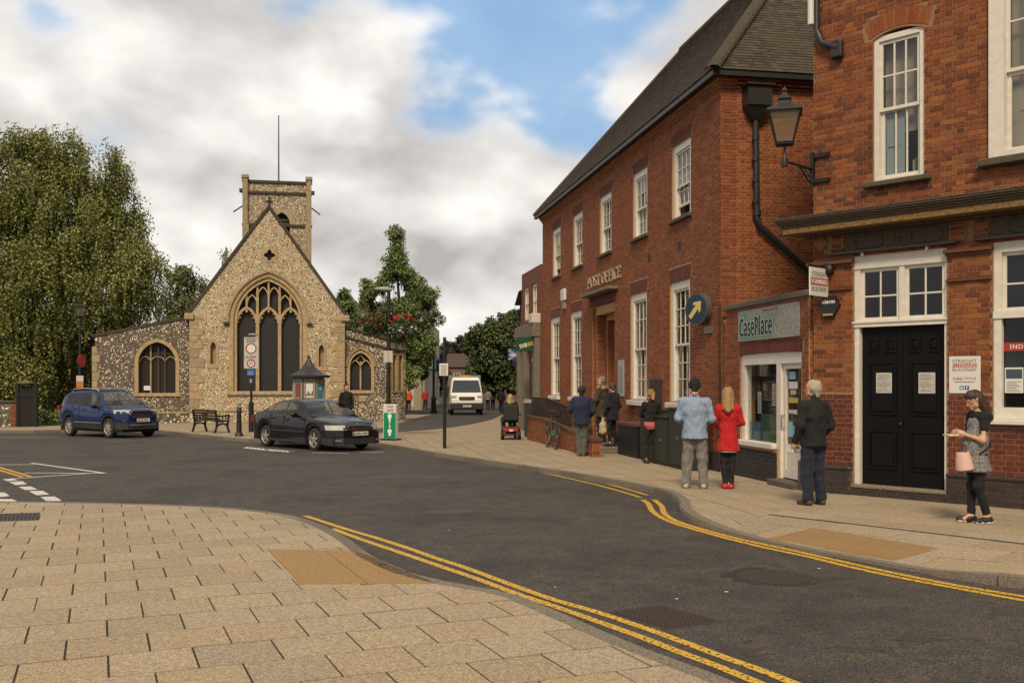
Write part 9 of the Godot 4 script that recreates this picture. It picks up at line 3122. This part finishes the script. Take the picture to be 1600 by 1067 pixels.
func make_people() -> void:
	var fair := lin(0.48, 0.27, 0.18)
	var black := cloth("black_cloth", lin(0.009, 0.009, 0.01), 0.9, 0.0)
	var navy := cloth("navy_cloth", lin(0.012, 0.016, 0.035))
	var dark_shoe := mat("dark_shoe", lin(0.02, 0.018, 0.016), 0.6)
	var away := Vector3(0.18, 0, -1)
	var p := ground(1528, 817)
	var j := joints(1.63, {"shoulder": 0.16, "el_l": Vector3(0.22, 1.1, 0.05), "wr_l": Vector3(0.1, 1.17, 0.22), "el_r": Vector3(-0.22, 1.1, 0.02), "wr_r": Vector3(-0.08, 1.17, 0.24), "nod": 0.42, "stance": 0.07, "ankle_l": Vector3(0.07, 0.085, -0.1), "ankle_r": Vector3(-0.07, 0.085, 0.04), "head": Vector3(0, 1.62, 0.045), "curl": 0.8})
	var s: float = j.s
	var dots := grained("dotted_dress", lin(0.5, 0.49, 0.48), 0.9, speckle(731, 0.12, 1.0, 64), 3.2)
	var dress := ["dress", [[j.chest, j.waist, 0.15 * s, 0.15 * s, 0.85], [(j.waist as Vector3) + Vector3(0, 0, 0.05), Vector3(0, 0.6, 0.03) * s, 0.16 * s, 0.215 * s, 0.95], [(j.sh_l as Vector3) * Vector3(0.75, 1, 1), j.chest, 0.06 * s, 0.1 * s], [(j.sh_r as Vector3) * Vector3(0.75, 1, 1), j.chest, 0.06 * s, 0.1 * s]], dots, [below(0.68 * s)]]
	var tee := ["top", [[(j.sh_l as Vector3) * Vector3(0.8, 1, 1), (j.sh_r as Vector3) * Vector3(0.8, 1, 1), 0.078 * s, 0.078 * s], [j.chest, j.neck, 0.1 * s, 0.062 * s]] + [[j.sh_l, (j.sh_l as Vector3).lerp(j.el_l, 0.5), 0.06 * s, 0.056 * s], [j.sh_r, (j.sh_r as Vector3).lerp(j.el_r, 0.5), 0.06 * s, 0.056 * s]], black, [above(1.5 * s), below(1.2 * s)]]
	var w := person("woman in dotted grey dress and black leggings reading a booklet by the office plate", p, Vector3(-1, 0, 0.08), j, fair, [dress, tee, trousers(j, black, [0.085, 0.06, 0.045], 0.93), shoes(j, mat("black_trainer", lin(0.012, 0.012, 0.014), 0.6)), hair_long(j, cloth("brown_hair", lin(0.055, 0.025, 0.014), 0.6), 0.26)])
	for e in ["ankle_l", "ankle_r"]:
		var sole := Shape.new()
		skin(sole, [[Vector3(j[e].x, 0.035, j[e].z - 0.035), Vector3(j[e].x + signf(j[e].x) * 0.028, 0.035, j[e].z + 0.14), 0.047, 0.043]], 0.012, 0.02, [below(0.0), above(0.026)])
		put(w, "shoe_sole", sole, mat("white_sole", lin(0.6, 0.58, 0.55), 0.7))
	var strap := Shape.new()
	strap.tube([Vector3(-0.12, 1.38, 0.06) * s, Vector3(-0.16, 1.42, -0.04) * s, Vector3(-0.06, 1.25, -0.15) * s, Vector3(0.14, 1.02, -0.1) * s, Vector3(0.19, 0.92, 0.08) * s], 0.012, 5)
	put(w, "bag_strap", strap, black)
	var wt := w.transform
	var bk := thing("booklet", "small yellowish booklet held open by the woman in the dotted dress", "booklet", wt)
	bx(bk, "cover", Vector3(-0.07, 1.15, 0.3) * s, Vector3(0.1, 1.165, 0.44) * s, mat("booklet_paper", lin(0.5, 0.38, 0.16), 0.8), 0.003)
	bx(bk, "page", Vector3(-0.065, 1.166, 0.305) * s, Vector3(0.095, 1.172, 0.435) * s, mat("white_paper"))
	var hb := thing("handbag", "pale pink bucket handbag hanging at the hip of the dotted dress", "handbag", wt)
	var bs := Shape.new()
	bs.xf = Transform3D(Basis(Vector3.RIGHT, 0.15), Vector3(0.16, 0.72, 0.26) * s)
	bs.lathe([[0.1, 0.0], [0.105, 0.02], [0.08, 0.2], [0.075, 0.21]], 16)
	put(hb, "bag", bs, mat("pink_leather", lin(0.6, 0.38, 0.32), 0.5))
	var hl := Shape.new()
	hl.tube([Vector3(0.1, 0.92, 0.28) * s, Vector3(0.12, 1.04, 0.27) * s, Vector3(0.2, 1.04, 0.27) * s, Vector3(0.22, 0.92, 0.28) * s], 0.01, 6)
	put(hb, "handle", hl, mat("maroon_strap", lin(0.1, 0.02, 0.02), 0.6))
	p = ground(1272, 789)
	j = joints(1.76, {"yaw": 0.5, "wr_l": Vector3(0.27, 0.9, 0.06), "wr_r": Vector3(-0.2, 0.92, 0.14), "stance": 0.11, "nod": -0.1})
	s = j.s
	w = person("white haired man in black jacket and navy trousers facing the shop door", p, Vector3(-0.35, 0, -0.95), j, fair, [upper("jacket", j, black, 0.83, 0.02, 0.02), trousers(j, navy, [0.105, 0.085, 0.075]), shoes(j, mat("olive_shoe", lin(0.05, 0.04, 0.028), 0.7)), hair_short(j, cloth("white_hair", lin(0.55, 0.48, 0.36), 0.7))])
	var ev := thing("envelope", "white envelope held in the hand of the man in the black jacket", "envelope", w.transform)
	bx(ev, "paper", Vector3(0.27, 0.74, 0.09) * s, Vector3(0.285, 0.84, 0.26) * s, mat("white_paper"))
	p = ground(1138, 763.5)
	j = joints(1.66, {"shoulder": 0.155, "el_l": Vector3(0.24, 1.14, 0.04), "wr_l": Vector3(0.14, 1.05, 0.24), "el_r": Vector3(-0.24, 1.14, 0.04), "wr_r": Vector3(-0.12, 1.08, 0.24), "stance": 0.05, "nod": 0.3})
	var redc := cloth("red_wool", lin(0.52, 0.008, 0.012))
	w = person("woman with long blonde hair in bright red coat and black leggings", p, away, j, fair, [upper("coat", j, redc, 0.66, 0.0, 0.055), ["dress", [[Vector3(0, 0.5, 0) * j.s, Vector3(0, 0.6, 0) * j.s, 0.185 * j.s, 0.18 * j.s, 0.8]], cloth("white_hem", lin(0.55, 0.5, 0.46)), [below(0.635 * j.s), above(0.68 * j.s)]], trousers(j, black, [0.085, 0.06, 0.045]), shoes(j, mat("red_shoe", lin(0.4, 0.015, 0.02), 0.5)), hair_long(j, cloth("blonde_hair", lin(0.42, 0.25, 0.1), 0.6), 0.27, 0.055)])
	p = ground(1086, 763)
	j = joints(1.8, {"shoulder": 0.2, "el_l": Vector3(0.265, 1.12, -0.01), "wr_l": Vector3(0.13, 1.0, 0.24), "el_r": Vector3(-0.265, 1.12, -0.01), "wr_r": Vector3(-0.13, 1.0, 0.24), "stance": 0.14, "nod": 0.45})
	person("man in pale blue blazer and grey trousers waiting beside the red coat", p, away, j, fair, [upper("jacket", j, cloth("blue_blazer", lin(0.27, 0.36, 0.5)), 0.8, 0.012, 0.015), trousers(j, cloth("grey_wool", lin(0.2, 0.185, 0.165)), [0.102, 0.085, 0.07]), shoes(j, mat("pale_shoe", lin(0.35, 0.32, 0.28), 0.7)), hair_short(j, cloth("black_hair", lin(0.012, 0.01, 0.009), 0.9))])
	p = ground(1017, 724)
	j = joints(1.62, {"shoulder": 0.155, "el_l": Vector3(0.25, 1.15, 0.05), "wr_l": Vector3(0.08, 1.1, 0.22), "el_r": Vector3(-0.25, 1.15, 0.05), "wr_r": Vector3(-0.06, 1.13, 0.22), "stance": 0.09, "nod": 0.1, "yaw": 0.4})
	s = j.s
	w = person("woman in black top with a pink jacket tied round her waist", p, Vector3(-0.1, 0, -1), j, fair, [upper("top", j, black, 0.9, 0.0, 0.01), ["jacket", [[Vector3(0, 0.92, 0) * s, Vector3(0, 0.97, 0.0) * s, 0.172 * s, 0.16 * s, 0.85]], cloth("pink_cloth", lin(0.5, 0.13, 0.13)), [above(0.99 * s), below(0.8 * s)]], trousers(j, black, [0.09, 0.062, 0.048]), shoes(j, dark_shoe), hair_short(j, cloth("gold_hair", lin(0.36, 0.2, 0.07), 0.6)), ["hair", posed(head_xf(j), [[Vector3(0, 0.0, -0.11), Vector3(0.02, -0.12, -0.12), 0.045, 0.03]]), mat("gold_hair_tail", lin(0.36, 0.2, 0.07), 0.6), [], 0.01]])
	bag(w.transform, Vector3(-0.24, 0.86, 0.1), 0.16, 0.26, cloth("clear_bag", lin(0.42, 0.42, 0.4)), "crumpled pale plastic bag on the arm of the woman in black top")
	p = PB * Vector3(-5.95, 0.14, 0.5)
	j = joints(1.62, {"shoulder": 0.165, "wr_r": Vector3(-0.2, 0.84, 0.12), "wr_l": Vector3(0.2, 0.86, 0.1), "yaw": -0.3, "nod": 0.25})
	w = person("woman in dark navy coat with short grey hair carrying a low tote", p, Vector3(-0.6, 0, -0.7), j, fair, [upper("coat", j, cloth("ink_cloth", lin(0.01, 0.01, 0.02)), 0.72, 0.02, 0.03), trousers(j, black, [0.09, 0.065, 0.05]), shoes(j, dark_shoe), hair_short(j, cloth("grey_hair", lin(0.07, 0.062, 0.055), 0.7))])
	bag(w.transform, Vector3(0.2, 0.32, 0.14), 0.2, 0.36, cloth("tote_canvas", lin(0.5, 0.4, 0.25)), "cream canvas tote with dark print held by the woman in navy coat")
	p = PB * Vector3(-7.6, 0.14, 0.32)
	j = joints(1.78, {"el_l": Vector3(0.27, 1.13, 0.04), "wr_l": Vector3(0.2, 1.1, 0.28), "yaw": 0.3})
	w = person("grey haired person in khaki parka with pale yellow scarf near the entrance", p, Vector3(-0.85, 0, -0.5), j, fair, [upper("coat", j, cloth("khaki_cloth", lin(0.05, 0.042, 0.02)), 0.68, 0.03, 0.02), ["scarf", [[(j.neck as Vector3) + Vector3(0.04, 0.0, 0.08), Vector3(0.09, 1.0, 0.17) * j.s, 0.06, 0.05]], cloth("yellow_scarf", lin(0.5, 0.42, 0.15)), []], trousers(j, black), shoes(j, dark_shoe), hair_short(j, cloth("silver_hair", lin(0.25, 0.23, 0.2), 0.7)), ["hood", [[(j.neck as Vector3) + Vector3(-0.09, 0.0, -0.06), (j.neck as Vector3) + Vector3(0.09, 0.0, -0.06), 0.075, 0.075]], cloth("fur_trim", lin(0.3, 0.22, 0.13)), []]])
	bag(w.transform, Vector3(0.2, 0.72, 0.32), 0.19, 0.36, cloth("white_bag", lin(0.5, 0.47, 0.42)), "pale carrier bag hanging from the arm of the khaki parka")
	p = ground(909, 712.5)
	j = joints(1.7, {"shoulder": 0.2, "el_l": Vector3(0.3, 1.14, 0.0), "wr_l": Vector3(0.16, 1.0, 0.22), "el_r": Vector3(-0.3, 1.14, 0.0), "wr_r": Vector3(-0.16, 1.0, 0.22), "nod": 0.1, "stance": 0.06})
	person("man in quilted navy jacket and grey trousers at the end of the ramp wall", p, Vector3(0.35, 0, -1), j, fair, [upper("jacket", j, cloth("quilt_navy", lin(0.012, 0.02, 0.055)), 0.8, 0.04, 0.01), trousers(j, cloth("slate_wool", lin(0.1, 0.095, 0.085)), [0.1, 0.08, 0.07]), shoes(j, mat("tan_shoe", lin(0.16, 0.05, 0.02), 0.5)), hair_short(j, cloth("dark_brown_hair", lin(0.025, 0.016, 0.01), 0.6))])
	p = ground(797, 686) + Vector3(0, 0.0, 0.1)
	j = joints(1.62, {"pelvis": Vector3(0, 0.74, -0.2), "waist": Vector3(0, 0.88, -0.22), "chest": Vector3(0, 1.08, -0.2), "neck": Vector3(0, 1.26, -0.18), "head": Vector3(0, 1.44, -0.14), "sh_l": Vector3(0.17, 1.21, -0.19), "sh_r": Vector3(-0.17, 1.21, -0.19), "el_l": Vector3(0.26, 0.98, -0.02), "el_r": Vector3(-0.26, 0.98, -0.02), "wr_l": Vector3(0.22, 1.0, 0.24), "wr_r": Vector3(-0.22, 1.0, 0.24), "hip_l": Vector3(0.1, 0.72, -0.15), "hip_r": Vector3(-0.1, 0.72, -0.15), "knee_l": Vector3(0.24, 0.7, 0.25), "knee_r": Vector3(-0.16, 0.7, 0.25), "ankle_l": Vector3(0.22, 0.33, 0.3), "ankle_r": Vector3(-0.16, 0.33, 0.3)})
	person("blonde rider in dark top and jeans seated on the mobility scooter", p, Vector3(-0.06, 0, -1), j, fair, [["top", [[j.pelvis, j.chest, 0.17, 0.16, 0.85], [j.sh_l, j.sh_r, 0.085, 0.085], [j.chest, j.neck, 0.14, 0.07]] + arm(j, "l", 0.07, 0.06, 0.05, 0.9) + arm(j, "r", 0.07, 0.06, 0.05, 0.9), black, []], ["trousers", leg(j, "l", 0.1, 0.085, 0.07) + leg(j, "r", 0.1, 0.085, 0.07), cloth("denim", lin(0.06, 0.085, 0.13)), []], hair_long(j, cloth("pale_blonde_hair", lin(0.5, 0.38, 0.2), 0.6), 0.16, 0.09)], 1.6)
	small_person("man in dark suit walking past the church behind the black car", Vector3(at(541, 600, 36.0).x, 0, -36.0), 1.8, Vector3(0.6, 0, 0.7), black, black, cloth("black_hair"))
	small_person("worker in orange high visibility vest and shorts by the corner shop", ground(638.5, 642), 1.62, Vector3(-0.1, 0, -1), cloth("hi_vis", lin(0.75, 0.13, 0.02)), cloth("navy_cloth"), cloth("black_hair"))
	small_person("passer-by in red shirt beside the further lamp column", ground(664, 641), 1.6, Vector3(0.4, 0, 0.8), cloth("red_shirt", lin(0.4, 0.03, 0.03)), navy, cloth("black_hair"))
	small_person("pedestrian in grey coat walking beyond the white van", ground(762, 641), 1.62, Vector3(0, 0, -1), cloth("grey_wool"), black, cloth("black_hair"))
	small_person("pedestrian in pale top under the dark street tree", ground(770, 640), 1.6, Vector3(0.2, 0, 1), cloth("white_hem"), navy, cloth("brown_hair"))
	small_person("pedestrian in black by the maroon shop doorway", ground(783, 645), 1.66, Vector3(0, 0, -1), black, black, cloth("brown_hair"))

func small_person(label: String, p: Vector3, h: float, face: Vector3, top: Material, low: Material, hair: StandardMaterial3D) -> void:
	p.y = gy(p.z)
	var j := joints(h, {"ankle_l": Vector3(0.08, 0.085, 0.1), "ankle_r": Vector3(-0.08, 0.085, -0.12), "knee_l": Vector3(0.08, 0.5, 0.1)})
	person(label, p, face, j, lin(0.45, 0.25, 0.17), [upper("jacket", j, top, 0.82, 0.015, 0.01), trousers(j, low), shoes(j, mat("dark_shoe")), hair_short(j, hair)], 2.0)

func bag(x: Transform3D, o: Vector3, w: float, h: float, m: Material, label: String) -> void:
	var t := thing("carrier_bag", label, "bag", x)
	var s := Shape.new()
	skin(s, [[o + Vector3(0, 0.06, 0), o + Vector3(0, h * 0.6, 0), w * 0.5, w * 0.42], [o + Vector3(0, h * 0.6, 0), o + Vector3(0, h, 0), w * 0.4, w * 0.16]], 0.014, 0.03, [], 0.02)
	put(t, "sack", s, m)
	var k := Shape.new()
	k.tube([o + Vector3(0, h, -0.04), o + Vector3(0, h + 0.12, -0.01), o + Vector3(0, h + 0.12, 0.02), o + Vector3(0, h, 0.04)], 0.01, 5)
	put(t, "handle", k, m)
